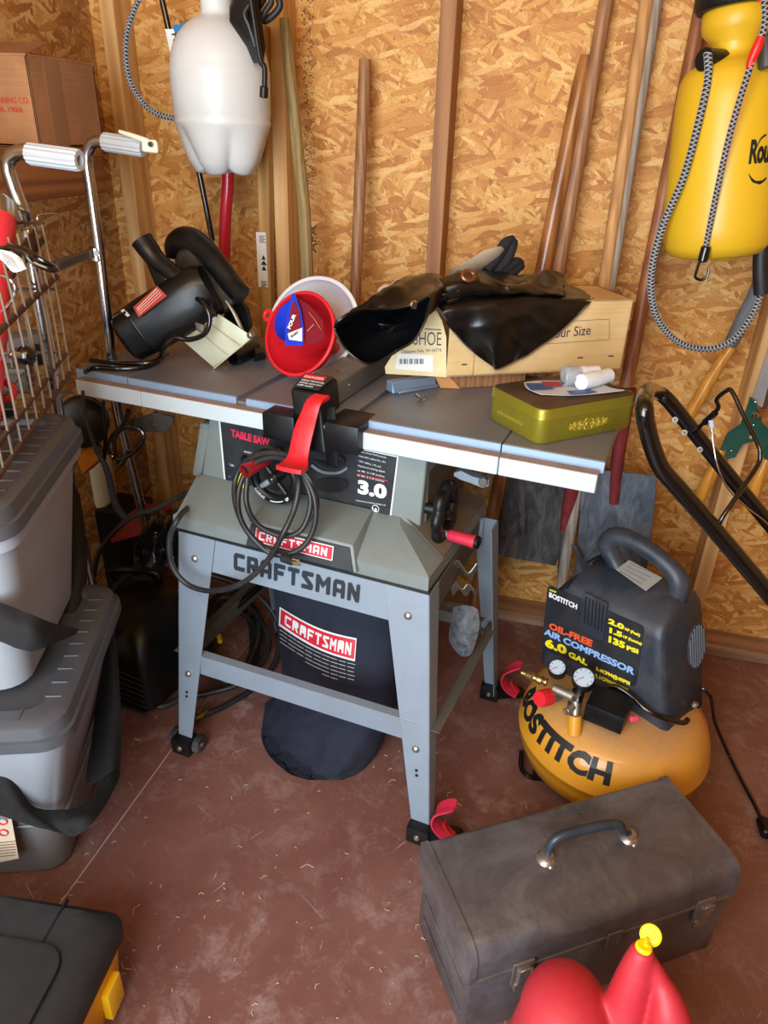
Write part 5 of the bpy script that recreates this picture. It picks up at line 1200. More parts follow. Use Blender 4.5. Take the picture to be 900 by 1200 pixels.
cap = obj('flip_cap', MB().lathe([(0, -.006), (.0125, -.006), (.0135, -.003), (.0135, .001), (.012, .002), (.011, 0), (.0075, 0), (.007, .002), (.0055, .002), (.005, 0), (.002, 0), (0, .002)], m_, 32), 'capyellow', gas)
obj('cap_strap', MB().tube([n1_ + cn * .004 + Vector((.002, 0, 0)), n1_.lerp(cc_, .5) + Vector((0, .003, .0)), cc_ - fc_ * .003 - ZZ * .008], .0035, 8, smooth=3), 'capyellow', gas)
# ================================================================== THINGS ON THE SAW TABLE
# --- olive gift tin
t = thing('biscuit_tin', 'olive gold tin with a brown lid on the right wing of the saw table', 'tin', S(-.2, 1.42, TZ + .001))
M['olive'] = mat('olive', '#8d8428', .32, .45, '#5f5a2a', .35, 14)
M['tinlid'] = mat('tinlid', '#4a3c2c', .45, .3, '#6b5240', .6, 9)
A_, B_, C_ = (-.352, 1.335), (-.20, 1.262), (-.048, 1.447)
A_, B_, C_ = Vector(A_), Vector(B_), Vector(C_); D_ = A_ + (C_ - B_)
# squared off
e_x = (C_ - B_).normalized(); e_y = Vector((-e_x.y, e_x.x)); wd_ = abs((A_ - B_).dot(e_y)); 
def tin_ring(z, grow, r=.022, n=5):
    L_, W_ = (C_ - B_).length, .165; out = []
    for cx_, cy_, a0 in ((L_ - r, r, -90), (L_ - r, W_ - r, 0), (r, W_ - r, 90), (r, r, 180)):
        for k in range(n + 1):
            a = math.radians(a0 + 90 * k / n); x = cx_ + (r + grow) * math.cos(a); y = cy_ + (r + grow) * math.sin(a)
            p = B_ + e_x * x + e_y * y; out.append((p.x, p.y, z))
    return out
z0 = TZ + .001
mb = mb_(); mb.loft([tin_ring(z0, -.002), tin_ring(z0 + .003, 0), tin_ring(z0 + .048, 0)]); bd = obj('tin_body', mb, 'olive', t, ang=50)
mb = mb_(); mb.loft([tin_ring(z0 + .047, .0006), tin_ring(z0 + .0475, .0022), tin_ring(z0 + .050, .0022), tin_ring(z0 + .051, .001), tin_ring(z0 + .064, .001), tin_ring(z0 + .067, -.0015)]); ld = obj('tin_lid', mb, 'olive', t, ang=50)
mb = mb_(); mb.loft([tin_ring(z0 + .0668, -.003), tin_ring(z0 + .0678, -.004)]); obj('lid_top', mb, 'tinlid', ld, ang=50)
M['tingold'] = mat('tingold', '#d9c24e', .3, .6)
nx = Vector((e_x.x, e_x.y, 0)); nn_ = Vector((-e_y.x, -e_y.y, 0))
def tinp(x, z): p = B_ + e_x * x - e_y * .0008; return S(p.x, p.y, z0 + z)
cx_ = .118
for k, (dx, r) in enumerate(((0, .013), (.016, .010), (-.016, .010), (.030, .009), (-.030, .009), (.041, .006), (-.041, .006))):
    pts = [tinp(cx_ + dx + (r + .003 * math.cos(6 * a)) * math.cos(a), .026 + (r * .8 + .002 * math.cos(6 * a)) * math.sin(a)) for a in [2 * PI * j / 36 for j in range(36)]]
    obj('ornament', MB().tube(pts, .0007, 5, closed=True), 'tingold', bd)
    pts = [tinp(cx_ + dx + r * .5 * math.cos(a), .026 + r * .4 * math.sin(a)) for a in [2 * PI * j / 16 for j in range(16)]]
    obj('ornament', MB().tube(pts, .0006, 5, closed=True), 'tingold', bd)
def tinl(y, z): p = B_ + e_y * y - e_x * .0008; return S(p.x, p.y, z0 + z)
for k in range(9):
    y = .05 + k * .009; obj('ornament', MB().tube([tinl(y, .024), tinl(y + .003, .027), tinl(y + .006, .024), tinl(y + .003, .021)], .0006, 5, closed=True), 'tingold', bd)
# --- blister card and two white caps on the tin
LT = z0 + .068
bc_ = thing('blister_card', 'blue and white curled card of blister packaging lying on the olive tin', 'packaging', az(668, 458, LT + .002))
M['cardblue'] = mat('cardblue', '#3d5f9c', .5); M['cardwhite'] = mat('cardwhite', '#ccd2da', .45)
o1 = obj('card', MB().grid([[az(614, 448, LT + .005), az(630, 446, LT + .003), az(660, 446, LT + .002), (az(700, 446, LT + .002))], [az(618, 455, LT + .006), az(650, 455, LT + .002), az(690, 456, LT + .002), az(715, 454, LT + .003)], [az(634, 462, LT + .004), az(668, 463, LT + .002), az(700, 461, LT + .003), az(732, 457, LT + .006)]], .001, 4), 'cardwhite', bc_)
for px in ([(616, 449), (634, 449), (650, 455), (640, 461), (622, 457)], [(664, 458), (690, 456), (700, 459), (670, 462)]):
    obj('card_print', MB().grid([[az(*px[0], LT + .0075), az(*px[1], LT + .006)], [az(*px[-1], LT + .0075), az(*px[2], LT + .0055)]], .0006, 3), 'cardblue', o1)
obj('card_print', MB().grid([[az(634, 447, LT + .006), az(655, 447, LT + .005)], [az(640, 453, LT + .006), az(660, 452, LT + .005)]], .0006, 3), mat('cardred', '#a83b55', .5), o1)
for i, ((x0, y0), (x1, y1)) in enumerate((((664, 439), (700, 437)), ((681, 448), (713, 440)))):
    a_, b_ = az(x0, y0, LT + .022 - i * .004), az(x1, y1, LT + .022 - i * .004)
    tag(obj('white_cap', MB().lathe([(0, .002), (.0145, .002), (.0155, 0), (.0160, .002), (.0160, (b_ - a_).length * .55), (.0150, (b_ - a_).length * .56), (.0150, (b_ - a_).length), (0, (b_ - a_).length)], Matrix.Translation(a_) @ (b_ - a_).to_track_quat('Z', 'Y').to_matrix().to_4x4(), 28), mat('capwhite%d' % i, '#dfe6ee', .4, sss=.2), base=a_ - ZZ * .016),
        ['white plastic cap lying on the tin, farther of the two', 'white plastic cap lying on the tin, nearer of the two'][i], 'cap', 'white caps on the tin')
obj('blister', MB().lathe([(0, 0), (.018, 0), (.020, .004), (.020, .03), (.017, .033)], Matrix.Translation(az(660, 441, LT + .02)) @ (az(672, 441, LT + .02) - az(660, 441, LT + .02)).to_track_quat('Z', 'Y').to_matrix().to_4x4(), 28), mat('clear', '#dfe4ea', .12, trans=.85), bc_)
# --- carton raised on blocks
q0 = az(523, 442, .93); q1 = az(727, 432, .93); cd = (q1 - q0).normalized(); cb = ZZ.cross(cd).normalized(); CL = (q1 - q0).length; CHt = .158; CD = .165
def card_mat(name, c1, c2):
    t_ = NT(name); o = t_.obj(); n1 = t_.noise(o, 8, 5, .6); n2 = t_.noise(t_.map(o, (1, 1, 220)), 1, 2, .5); f = t_.math('ADD', t_.math('MULTIPLY', n1, .7), t_.math('MULTIPLY', n2, .25))
    t_.l(t_.ramp(f, [(.3, c2), (.62, c1)]), t_.b.inputs['Base Color']); t_.b.inputs['Roughness'].default_value = .8; t_.bump(n2, .06, .0006); return t_.m
M['kraft'] = card_mat('kraft', '#dcbf8c', '#bf9d66'); M['kraftpale'] = card_mat('kraftpale', '#e6d3a6', '#cdb888'); M['kraftdark'] = card_mat('kraftdark', '#a6764c', '#85593a')
ct = thing('shoe_box', 'tan cardboard shoe carton lying on its side under the black leather', 'box', q0 + cd * CL / 2 + cb * CD / 2)
TBX = Matrix((cd, cb, ZZ)).transposed().to_4x4(); TBX.translation = q0
MBX = lambda: MB(TBX)
m_ = MBX(); m_.box(0, CL, 0, .003, 0, CHt, .0005, 1); m_.box(0, CL, CD - .003, CD, 0, CHt); m_.box(0, CL, 0, CD, 0, .003); m_.box(0, CL, 0, CD, CHt - .003, CHt); m_.box(CL - .003, CL, 0, CD, 0, CHt); m_.box(.06, .063, 0, CD, 0, CHt)
cbody = obj('carton', m_, 'kraft', ct, smooth=False)
fl0 = az(452, 438, .928); fld = (fl0 - q0).normalized(); fl_n = fld.cross(ZZ).normalized()
if fl_n.y > 0: fl_n = -fl_n
def flp(x, y, e=0): return pl(x, y, q0 + fl_n * e, fl_n)
fl = poly_plate('end_flap', [(523, 442), (452, 438), (451, 430), (470, 400), (490, 374), (503, 364), (512, 365), (518, 376), (523, 395)], flp, -fl_n, .003, 'kraftpale', ct)
def flt(s, a, b, h, m, bold=0, nm='lettering'):
    A1, B1 = flp(*a, .0006), flp(*b, .0006); L = (B1 - A1).length; xd = (B1 - A1).normalized()
    o = text(nm, s, A1, xd, ZZ, h / .7, m, fl, bold, .0002); ext = max(((OFF[fl.name] + q.co) - A1).dot(xd) for q in o.data.vertices); k = L / ext
    for q in o.data.vertices: w = OFF[fl.name] + q.co; d = (w - A1).dot(xd); q.co = w + xd * (d * k - d) - OFF[fl.name]
M['navyink'] = mat('navyink', '#2a2f5c', .6)
flt('SHOE', (484, 404), (517, 405), .029, 'navyink', -.0002); flt('Chippewa Falls, WI 54774', (470, 414), (517, 412), .007, 'navyink')
st = poly_plate('barcode_sticker', [(463, 432), (507, 436), (508, 416), (466, 414)], lambda x, y: flp(x, y, .0003), fl_n, .0006, 'paper', fl)
for k in range(24):
    x = 468 + k * 1.25
    if k % 5 == 3: continue
    poly_plate('barcode_bar', [(x, 426.5), (x + (.9 if k % 3 else .5), 426.6), (x + (.9 if k % 3 else .5), 420.5), (x, 420.3)], lambda x, y: flp(x, y, .001), fl_n, .0004, 'ink', st)
flt('+ 501   BH98', (477, 432), (503, 433), .0065, 'ink', .0002)
poly_plate('label_rule', [(498, 386), (517, 387), (517, 386), (498, 385)], lambda x, y: flp(x, y, .0006), fl_n, .0004, 'navyink', fl)
def bxp(x, y, e=.0006): return pl(x, y, q0 - cb * e, cb)
a1, b1 = bxp(650, 397), bxp(700, 392)
text('lettering', 'Your Size', bxp(641, 397), b1 - a1, ZZ, .031, 'navyink', cbody, 0, .0002, sx=.88)
for pa, pb in (((640, 403), (714, 398)), ((640, 378), (714, 374)), ((714, 398), (714, 374)), ((552, 400), (640, 403))): obj('label_rule', MB().tube([bxp(*pa), bxp(*pb)], .0005, 4), 'navyink', cbody)
for q in ((544, 427), (680, 419), (716, 417)):
    obj('staple_slot', MB().tube([bxp(q[0] - 3, q[1] + .3), bxp(q[0] + 3, q[1])], .0015, 5), 'ink', cbody)
# block and guard parts under the carton
tag(obj('wood_block', MB(TBX).box(.02, .20, .02, .12, -.0345, -.0005, .002, 1), M['handle_brown'], base=q0 + cd * .1 - ZZ * .0345), 'dark wooden block propping up the tan shoe carton', 'block')
tag(obj('wood_offcut', MB().hexa([az(516, 455, TZ + .001), az(540, 456, TZ + .001), az(536, 448, TZ + .001) + cb * .03, az(512, 447, TZ + .001) + cb * .03, az(510, 440, .926), az(527, 441, .926), az(524, 436, .926) + cb * .03, az(508, 435, .926) + cb * .03], .001, 1), mat('offcut', '#c88a52', .6), base=az(525, 455, TZ)), 'small orange-tan wood offcut standing under the carton corner', 'wood block')
mg = thing('mitre_gauge', 'blue-grey mitre gauge with a wing bolt lying under the shoe carton flap', 'mitre gauge', az(485, 462, TZ))
M['gaugeblue'] = mat('gaugeblue', '#7d93ab', .4, .3, '#6a7684', .3)
g0, g1 = az(461, 462, TZ + .001), az(512, 453, TZ + .001); gd = (g1 - g0).normalized(); gb = ZZ.cross(gd)
obj('gauge_head', MB().hexa([g0, g1, g1 + gb * .03, g0 + gb * .03, g0 + ZZ * .024 + gb * .008, g1 + ZZ * .024 + gb * .008, g1 + ZZ * .024 + gb * .03, g0 + ZZ * .024 + gb * .03], .002, 1), 'gaugeblue', mg)
obj('gauge_lip', MB().hexa([g0 + gd * .012 - gb * .006, g1 - gb * .006, g1, g0 + gd * .012, g0 + gd * .012 - gb * .006 + ZZ * .005, g1 - gb * .006 + ZZ * .005, g1 + ZZ * .007, g0 + gd * .012 + ZZ * .007], .001, 1), 'gaugeblue', mg)
wn = az(494, 468, TZ + .007)
obj('wing_bolt', MB().tube([wn + gd * .008 * math.cos(a * PI / 6) + ZZ * .006 * math.sin(a * PI / 6) for a in range(12)], .0018, 8, closed=True), 'steel', mg)
obj('bolt_shank', MB().cyl(wn + gb * .022 + ZZ * .004, wn, .003, 10), 'steel', mg)
# --- black leather apron draped over the carton
M['leather'] = mat('leather', '#0b0a09', .3, dust='#241c18', damt=.25, dscale=8, bump=.25, bscale=120, coat=.15)
ap = thing('leather_apron', 'black and dark brown leather apron slumped over the shoe carton', 'apron', bxp(600, 430))
def bx(x, y, e): return pl(x, y, q0 - cb * e, cb)   # e: how far in front of the carton's long side
rows = [
 [bx(505, 345, -.10), bx(540, 330, -.10), bx(580, 322, -.10), bx(620, 326, -.10), bx(655, 330, -.11), bx(694, 346, -.10)],
 [bx(505, 352, -.03), bx(540, 345, -.02), bx(585, 342, -.02), bx(625, 343, -.02), bx(660, 347, -.02), bx(695, 349, -.02)],
 [bx(516, 364, .010), bx(540, 360, .014), bx(580, 352, .014), bx(620, 349, .012), bx(655, 352, .010), bx(687, 359, .008)],
 [bx(528, 384, .012), bx(546, 378, .016), bx(580, 368, .026), bx(620, 364, .018), bx(648, 368, .014), bx(668, 378, .008)],
 [bx(545, 404, .010), bx(556, 398, .014), bx(580, 392, .032), bx(608, 386, .014), bx(632, 388, .012), bx(650, 394, .008)],
 [bx(562, 418, .008), bx(570, 414, .012), bx(580, 414, .028), bx(602, 406, .010), bx(618, 405, .010), bx(634, 405, .008)],
 [bx(576, 428, .008), bx(578, 430, .010), bx(582, 433, .020), bx(596, 427, .009), bx(606, 422, .008), bx(617, 417, .007)]]
main = obj('leather_sheet', MB().grid(rows, .0025, 8, wr=(.004, 22)), 'leather', ap)
edge = [r[0] for r in rows[1:]] + [rows[-1][k] for k in range(1, 6)] + [r[-1] for r in rows[::-1][1:-1]]
obj('hem', MB().tube([q - cb * .002 for q in edge], .0016, 6, smooth=5), mat('hem', '#6a4c3c', .6), main)
rows = [
 [bx(548, 322, -.12), bx(575, 318, -.13), bx(612, 322, -.13), bx(640, 316, -.13), bx(662, 322, -.13)],
 [bx(538, 318, -.05), bx(568, 322, -.06), bx(600, 330, -.06), bx(634, 330, -.06), bx(662, 334, -.06)],
 [bx(530, 328, -.005), bx(565, 327, -.01), bx(600, 334, -.01), bx(632, 337, -.02), bx(660, 341, -.02)],
 [bx(520, 345, .012), bx(560, 338, .012), bx(600, 342, .010), bx(630, 343, .004), bx(662, 347, .0)],
 [bx(512, 356, .006), bx(550, 347, .004), bx(595, 346, .002), bx(630, 346, .0), bx(664, 349, -.002)]]
obj('folded_bib', MB().grid(rows, .003, 8, wr=(.006, 26)), 'leather', ap)
M['suede'] = mat('suede', '#3d3022', .8, dust='#5a4936', damt=.4)
obj('bib_corner', MB().grid([[bx(634, 318, -.10), bx(640, 317, -.10), bx(650, 324, -.10), (bx(664, 336, -.10))], [bx(632, 332, -.06), bx(640, 328, -.05), bx(652, 334, -.05), bx(664, 343, -.05)], [bx(634, 346, -.02), bx(642, 344, -.01), bx(654, 344, -.01), bx(664, 349, -.01)]], .003, 5), 'suede', ap)
# cuff: open mouthed sleeve pointing left
mouth = [(392, 384, .01), (398, 374, .02), (418, 363, .01), (440, 362, -.01), (466, 361, -.01), (488, 354, 0), (505, 348, .0), (500, 372, .03), (486, 398, .04), (466, 411, .045), (444, 424, .05), (428, 426, .05), (408, 412, .04), (398, 398, .02)]
back = [(470, 330, -.06), (472, 326, -.06), (480, 323, -.08), (490, 321, -.08), (505, 320, -.09), (516, 322, -.09), (524, 330, -.06), (522, 345, 0), (510, 360, .01), (498, 372, .01), (486, 385, .01), (476, 388, .01), (466, 372, 0), (466, 350, -.03)]
mid = [(430, 358, -.0), (434, 350, -.0), (445, 343, -.02), (462, 338, -.03), (482, 336, -.05), (498, 337, -.05), (514, 340, -.02), (509, 366, .03), (494, 388, .035), (478, 400, .035), (462, 408, .035), (448, 408, .03), (438, 395, .02), (432, 378, .01)]
inner = [(x + (450 - x) * .25, y + (388 - y) * .22, e - .05) for x, y, e in mouth]
innr2 = [(x + (462 - x) * .75, y + (380 - y) * .75, e - .10) for x, y, e in mouth]
def crow(r, k=1): return [bx(x, y, e) for x, y, e in r]
CF = .075
mouth = [(x, y, e + CF) for x, y, e in mouth]; inner = [(x, y, e + CF) for x, y, e in inner]; innr2 = [(x, y, e + CF) for x, y, e in innr2]; mid = [(x, y, e + CF * .75) for x, y, e in mid]
out_ = MB(); out_.grid([crow(back[:8]), crow(mid[:8]), crow(mouth[:8])], .0025, 8, wr=(.004, 26))
cf = obj('sleeve_cuff', out_, 'leather', ap)
lin = MB(); lin.grid([[q + cb * .001 for q in crow(mouth)], crow(inner), crow(innr2), [bx(468, 380, -.05 + CF)] * len(mouth)], 0, 5, closed_u=True, wr=(.004, 28))
obj('cuff_lining', lin, mat('lining', '#0c0d10', .22, coat=.5), cf)
obj('cuff_hem', MB().tube(crow(mouth), .0022, 8, smooth=5, closed=True), 'leather', cf)
obj('snap', MB().lathe([(0, 0), (.006, 0), (.008, .002), (.006, .004), (0, .005)], Matrix.Translation(bx(485, 357, .080)) @ ((-cb + ZZ * .3).to_track_quat('Z', 'Y').to_matrix().to_4x4()), 18), 'chrome', cf)
obj('buckle', MB().hexa([bx(482, 362, .085), bx(488, 363, .085), bx(488, 363, .080), bx(482, 362, .080), bx(483, 354, .087), bx(490, 354, .087), bx(490, 354, .082), bx(483, 354, .082)], .001, 1), 'steel', cf)
# strap across with eyelet
rows = [[bx(515, 326, -.02), bx(530, 322, -.02), bx(545, 319, -.02), bx(560, 320, -.02)], [bx(522, 336, .012), bx(536, 332, .016), bx(550, 330, .014), bx(563, 330, .008)], [bx(527, 350, .016), bx(540, 345, .018), bx(552, 341, .016), bx(562, 338, .010)]]
sp_ = obj('strap', MB().grid(rows, .003, 5), 'leather', ap)
obj('eyelet', MB().tube([bx(549, 323, .018) + cd * .013 * math.cos(a * PI / 10) + (ZZ * .8 + cb * .5).normalized() * .010 * math.sin(a * PI / 10) for a in range(20)], .0042, 8, closed=True), mat('copper', '#8b5a3a', .35, .8, '#a89a8a', .4, 40), sp_)
# --- work gloves behind
gl = thing('work_glove', 'grey, cream and black work glove with fingers sticking up behind the leather apron', 'glove', bx(575, 330, -.16))
M['gloveg'] = mat('gloveg', '#b8aa94', .85, dust='#8b7c68', damt=.3, bump=.4, bscale=300); M['gloveb'] = mat('gloveb', '#1e222c', .8, bump=.3, bscale=300)
obj('glove_palm', MB().loft([[bx(x + dx, y + dy, e) for dx, dy, e in ((-12 * w, 2, -.14), (-6 * w, -9 * w, -.13), (6 * w, -11 * w, -.13), (13 * w, -3, -.14), (10 * w, 6, -.18), (-8 * w, 7, -.18))] for x, y, w in ((532, 322, .7), (545, 318, .9), (558, 312, 1.0), (572, 302, .95), (584, 294, .5))]), 'gloveg', gl, ang=80)
for pts, r in (([(570, 318), (582, 302), (592, 286), (601, 280)], [.012, .013, .013, .009]), ([(580, 322), (594, 304), (600, 290), (603, 282)], [.012, .012, .012, .008]), ([(574, 326), (592, 316), (604, 308), (610, 309)], [.012, .014, .013, .010]), ([(590, 328), (600, 320), (607, 313), (611, 312)], [.012, .012, .012, .009])):
    obj('glove_finger', MB().tube([bx(x, y, -.15 - .01 * i) for i, (x, y) in enumerate(pts)], r, 14, smooth=6), 'gloveb', gl)
for k, ((x, y), w) in enumerate((((452, 338), 8), ((469, 331), 9), ((491, 328), 12))):
    obj('glove_finger', MB().tube([bx(x - w, y + 4, -.115), bx(x, y, -.12), bx(x + w, y - 1, -.125)], [.006, .010, .007], 12, smooth=5), 'gloveg', gl)
# --- funnels
def funnel(name, label, c, axis, R, m, spout, handle_ang, mround=None, depth=.06, up=ZZ):
    ax_ = Vector(axis).normalized(); m4 = ax_.to_track_quat('Z', 'Y').to_matrix().to_4x4(); m4.translation = c
    t = thing(name, label, 'funnel', c - ax_ * depth)
    pr = [(.012, -depth - spout), (.016, -depth), (R * .62, -depth * .55), (R * .93, -.02), (R * .95, 0), (R, .001), (R * 1.03, -.002), (R * 1.02, -.006), (R * .965, -.006), (R * .95, -.022), (R * .64, -depth * .55 - .003), (.018, -depth - .003), (.0145, -depth - spout)]
    rings = [[(r * math.cos(2 * PI * j / 56), r * math.sin(2 * PI * j / 56), z) for j in range(56)] for r, z in pr]
    b = MB(); b.loft(rings, caps=False, closed=True, m=m4); o = obj('cone', b, m, t, ang=60)
    a = math.radians(handle_ang); h = m4 @ Vector((R * 1.12 * math.cos(a), R * 1.12 * math.sin(a), -.003)); h0 = m4 @ Vector((R * 1.0 * math.cos(a), R * math.sin(a), -.003))
    X_, Y_ = m4.to_3x3() @ Vector((1, 0, 0)), m4.to_3x3() @ Vector((0, 1, 0))
    obj('hang_tab', MB().tube([h + X_ * (.0105 * math.cos(q * PI / 8)) + Y_ * (.0105 * math.sin(q * PI / 8)) for q in range(16)], .0042, 8, closed=True), m, t)
    return t, m4
M['funnelwhite'] = mat('funnelwhite', '#dcdde6', .4, sss=.3); M['funnelred'] = mat('funnelred', '#d31f2b', .38, sss=.1); M['funnelblue'] = mat('funnelblue', '#1b39c4', .4)
cW = av(366, 381, 1.50); fW, mW = funnel('funnel', 'large white plastic funnel leaning behind the red funnel', cW, (-.12, -.80, .42), .112, 'funnelwhite', .04, 0, depth=.09)
cR = av(350, 391, 1.405)
axR = Vector((-.30, -.86, .42)).normalized()
fR, mR = funnel('funnel', 'red plastic funnel facing the camera with a blue funnel inside it', cR, axR, .092, 'funnelred', .05, 165, depth=.10)
# blue half-open funnels nested inside the red one
bt = thing('funnel', 'small bright blue funnel with a printed label card, nested inside the red funnel', 'funnel', cR - axR * .03)
c2 = av(342, 376, 1.412); m4 = (axR + Vector((.0, 0, .1))).normalized().to_track_quat('Z', 'Y').to_matrix().to_4x4(); m4.translation = c2
rr = .047
prb = [(.010, -.055), (rr * .6, -.030), (rr * .96, -.004), (rr, 0), (rr * .98, -.006), (rr * .58, -.033), (.008, -.058)]
b = MB(); b.loft([[(r * math.cos(2 * PI * j / 40), r * math.sin(2 * PI * j / 40), z) for j in range(40)] for r, z in prb], caps=False, closed=True, m=m4); obj('cone', b, 'funnelblue', bt, ang=60)
def fv(x, y, d=0): return pl(x, y, c2 + axR * d, axR)
cd_ = poly_plate('label_card', [(342, 344), (345, 344), (352, 362), (356, 385), (355, 405), (334, 405), (334, 385), (338, 360)], lambda x, y: fv(x, y, .012), -axR, .0015, 'funnelblue', bt)
cr2 = poly_plate('label_card', [(341, 358), (345, 352), (351, 366), (353, 388), (338, 392)], lambda x, y: fv(x, y, .0135), -axR, .001, mat('darkredlbl', '#7c1628', .45), cd_)
poly_plate('label_card', [(337, 391), (354, 384), (354, 400), (339, 398)], lambda x, y: fv(x, y, .0145), -axR, .001, 'white', cr2)
wp = poly_plate('label_wing', [(348, 349), (362, 357), (379, 377), (380, 396), (371, 403), (357, 403), (355, 380)], lambda x, y: fv(x, y, .002 + (x - 352) * .0004), -axR, .0012, bpy.data.materials['darkredlbl'], bt)
text('lettering', 'FOUR', fv(340, 386, .016), fv(349, 364, .016) - fv(340, 386, .016), fv(336, 380, .016) - fv(340, 386, .016), .0125, 'white', cr2, .0006)
text('lettering', 'QUART', fv(341, 396, .0165), fv(353, 388, .0165) - fv(341, 396, .0165), ZZ, .0065, 'ink', cr2, .0002)
obj('wing_stripe', MB().tube([fv(362, 366, .012), fv(370, 376, .014), fv(376, 386, .016)], .0008, 5), mat('goldink', '#c98a3a', .5), wp)
obj('wing_stripe', MB().tube([fv(360, 388, .009), fv(368, 380, .012)], .0010, 5), bpy.data.materials['goldink'], wp)
# --- vacuum nozzle
nz = thing('vacuum_nozzle', 'short black plastic tube nozzle lying on the table by the circular saw foot', 'nozzle', az(285, 425, TZ))
n0, n1_ = az(273, 420, TZ + .018), az(300, 408, TZ + .018); nm4 = (n1_ - n0).to_track_quat('Z', 'Y').to_matrix().to_4x4(); nm4.translation = n0; NL = (n1_ - n0).length
b = MB(); pr = [(.0175, 0), (.0175, NL * .75), (.015, NL), (.012, NL), (.0145, NL * .7), (.0145, 0)]
b.loft([[(r * math.cos(2 * PI * j / 28), r * math.sin(2 * PI * j / 28), z) for j in range(28)] for r, z in pr], caps=False, closed=True, m=nm4); obj('tube', b, 'blackplastic', nz)
obj('collar', MB().hexa([az(298, 424, TZ + .001), az(312, 420, TZ + .001), az(310, 412, TZ + .001), az(297, 413, TZ + .001), az(299, 415, TZ + .03), az(310, 412, TZ + .03), az(309, 406, TZ + .03), az(298, 407, TZ + .03)], .003, 2), 'blackplastic', nz)
# --- circular saw
cs = thing('circular_saw', 'old black circular saw resting on its motor at the left of the saw table', 'circular saw', az(190, 425, TZ))
M['csblack'] = mat('csblack', '#0a0b0c', .33, spec=.32, dust='#46403b', damt=.16, dscale=12, coat=.1)
mA, mB_ = av(160, 389, 1.355), av(240, 342, 1.43); axm = (mB_ - mA).normalized(); ml = (mB_ - mA).length
side = axm.cross(ZZ).normalized(); upm = side.cross(axm).normalized()
def mring(s, w, h, k=26, n=3.0):
    return [mA + axm * s + side * (w * 1.1 * math.copysign(abs(math.cos(a)) ** (2 / n), math.cos(a))) + upm * (h * 1.12 * math.copysign(abs(math.sin(a)) ** (2 / n), math.sin(a))) for a in [2 * PI * j / k for j in range(k)]]
mot = obj('motor_housing', MB().loft([mring(-.030, .040, .040), mring(-.027, .045, .046), mring(-.020, .048, .050), mring(-.018, .051, .053), mring(.02, .053, .055), mring(.022, .051, .053), mring(.026, .051, .053), mring(.028, .054, .056), mring(ml * .75, .056, .058), mring(ml, .054, .056), mring(ml + .02, .048, .048)]), 'csblack', cs, ang=50)
obj('motor_end_cap', MB().loft([mring(-.034, .024, .024), mring(-.0305, .034, .035), mring(-.024, .0345, .036)]), 'blackplastic', mot)
def on(x, y, e): return pl(x, y, mA + (upm * .62 - side * -.55).normalized() * 0 + (-RM @ Vector((0, 0, 1))) * .0, Vector((0, 0, 1)))
# red name plate lying on the motor's upper left flank
pn_ = (upm * .75 + (CAM - mA).normalized() * .65); pn_ = (pn_ - pn_.dot(axm) * axm).normalized()
pc = mA + pn_ * .0705
def mpn(x, y, e=0): return pl(x, y, pc + pn_ * e, pn_)
npz = poly_plate('name_plate', [(156, 360), (184, 335), (195, 346), (162, 371)], lambda x, y: mpn(x, y, .001), -pn_, .003, mat('plate_red', '#c2473c', .5, dust='#8a6a60', damt=.4), mot)
for k in range(4):
    f = .2 + k * .2; x0, y0 = 157 + 5 * f + 2, 360 + 11 * f; x1, y1 = 184 + 10 * f - 2, 336 + 10 * f
    obj('plate_print', MB().tube([mpn(x0, y0, .0016), mpn(x1, y1, .0016)], .0009 if k < 2 else .0006, 4), 'paper', npz)
poly_plate('plate_tab', [(141, 364), (145, 362), (152, 369), (149, 371)], lambda x, y: mpn(x, y, -.004), -pn_, .002, 'paper', mot)
# blade guard: thick half disc about the same axis
gC = mB_ + axm * .045; gz = upm
import math as _m
def gpt(a, r, w): return gC + (side * math.cos(a) + gz * math.sin(a)) * r + axm * w
# the guard's arc as the photo shows it: from its back foot over the top to the front lip
arcA = [(201, 300), (203, 286), (213, 279), (226, 281), (240, 293), (256, 312), (270, 331), (283, 346)]
gv = [1.49, 1.485, 1.48, 1.47, 1.46, 1.45, 1.44, 1.43]
P_ = [av(x, y, v) for (x, y), v in zip(arcA, gv)]
obj('upper_guard', MB().tube(P_, [.014, .019, .022, .023, .023, .023, .022, .021], 18, smooth=6, r2=1.15), 'csblack', cs)
plate_pts = [(203, 292), (214, 284), (228, 288), (242, 302), (258, 322), (276, 350), (262, 366), (240, 376), (222, 360), (208, 330)]
gn_ = (axm * -1).normalized(); gP = av(240, 330, 1.46)
poly_plate('guard_plate', plate_pts, lambda x, y: pl(x, y, gP, Vector((-.35, -.93, .1))), Vector((.35, .93, -.1)), .014, mat('gplate', '#3a352e', .5, .3, '#6e5f4c', .6, 25), cs)
bp_ = [(x, y) for x, y in ((266, 352), (278, 348), (288, 362), (292, 382), (286, 392), (274, 388), (262, 375))]
poly_plate('lower_guard', bp_, lambda x, y: pl(x, y, av(278, 370, 1.46), Vector((-.35, -.93, .1))), Vector((.35, .93, -.1)), .012, 'csblack', cs)
obj('guard_lever', MB().tube([av(265, 352, 1.44), av(275, 368, 1.435), av(286, 392, 1.43)], [.003, .004, .005], 8, smooth=4, r2=.4), 'zinc', cs)
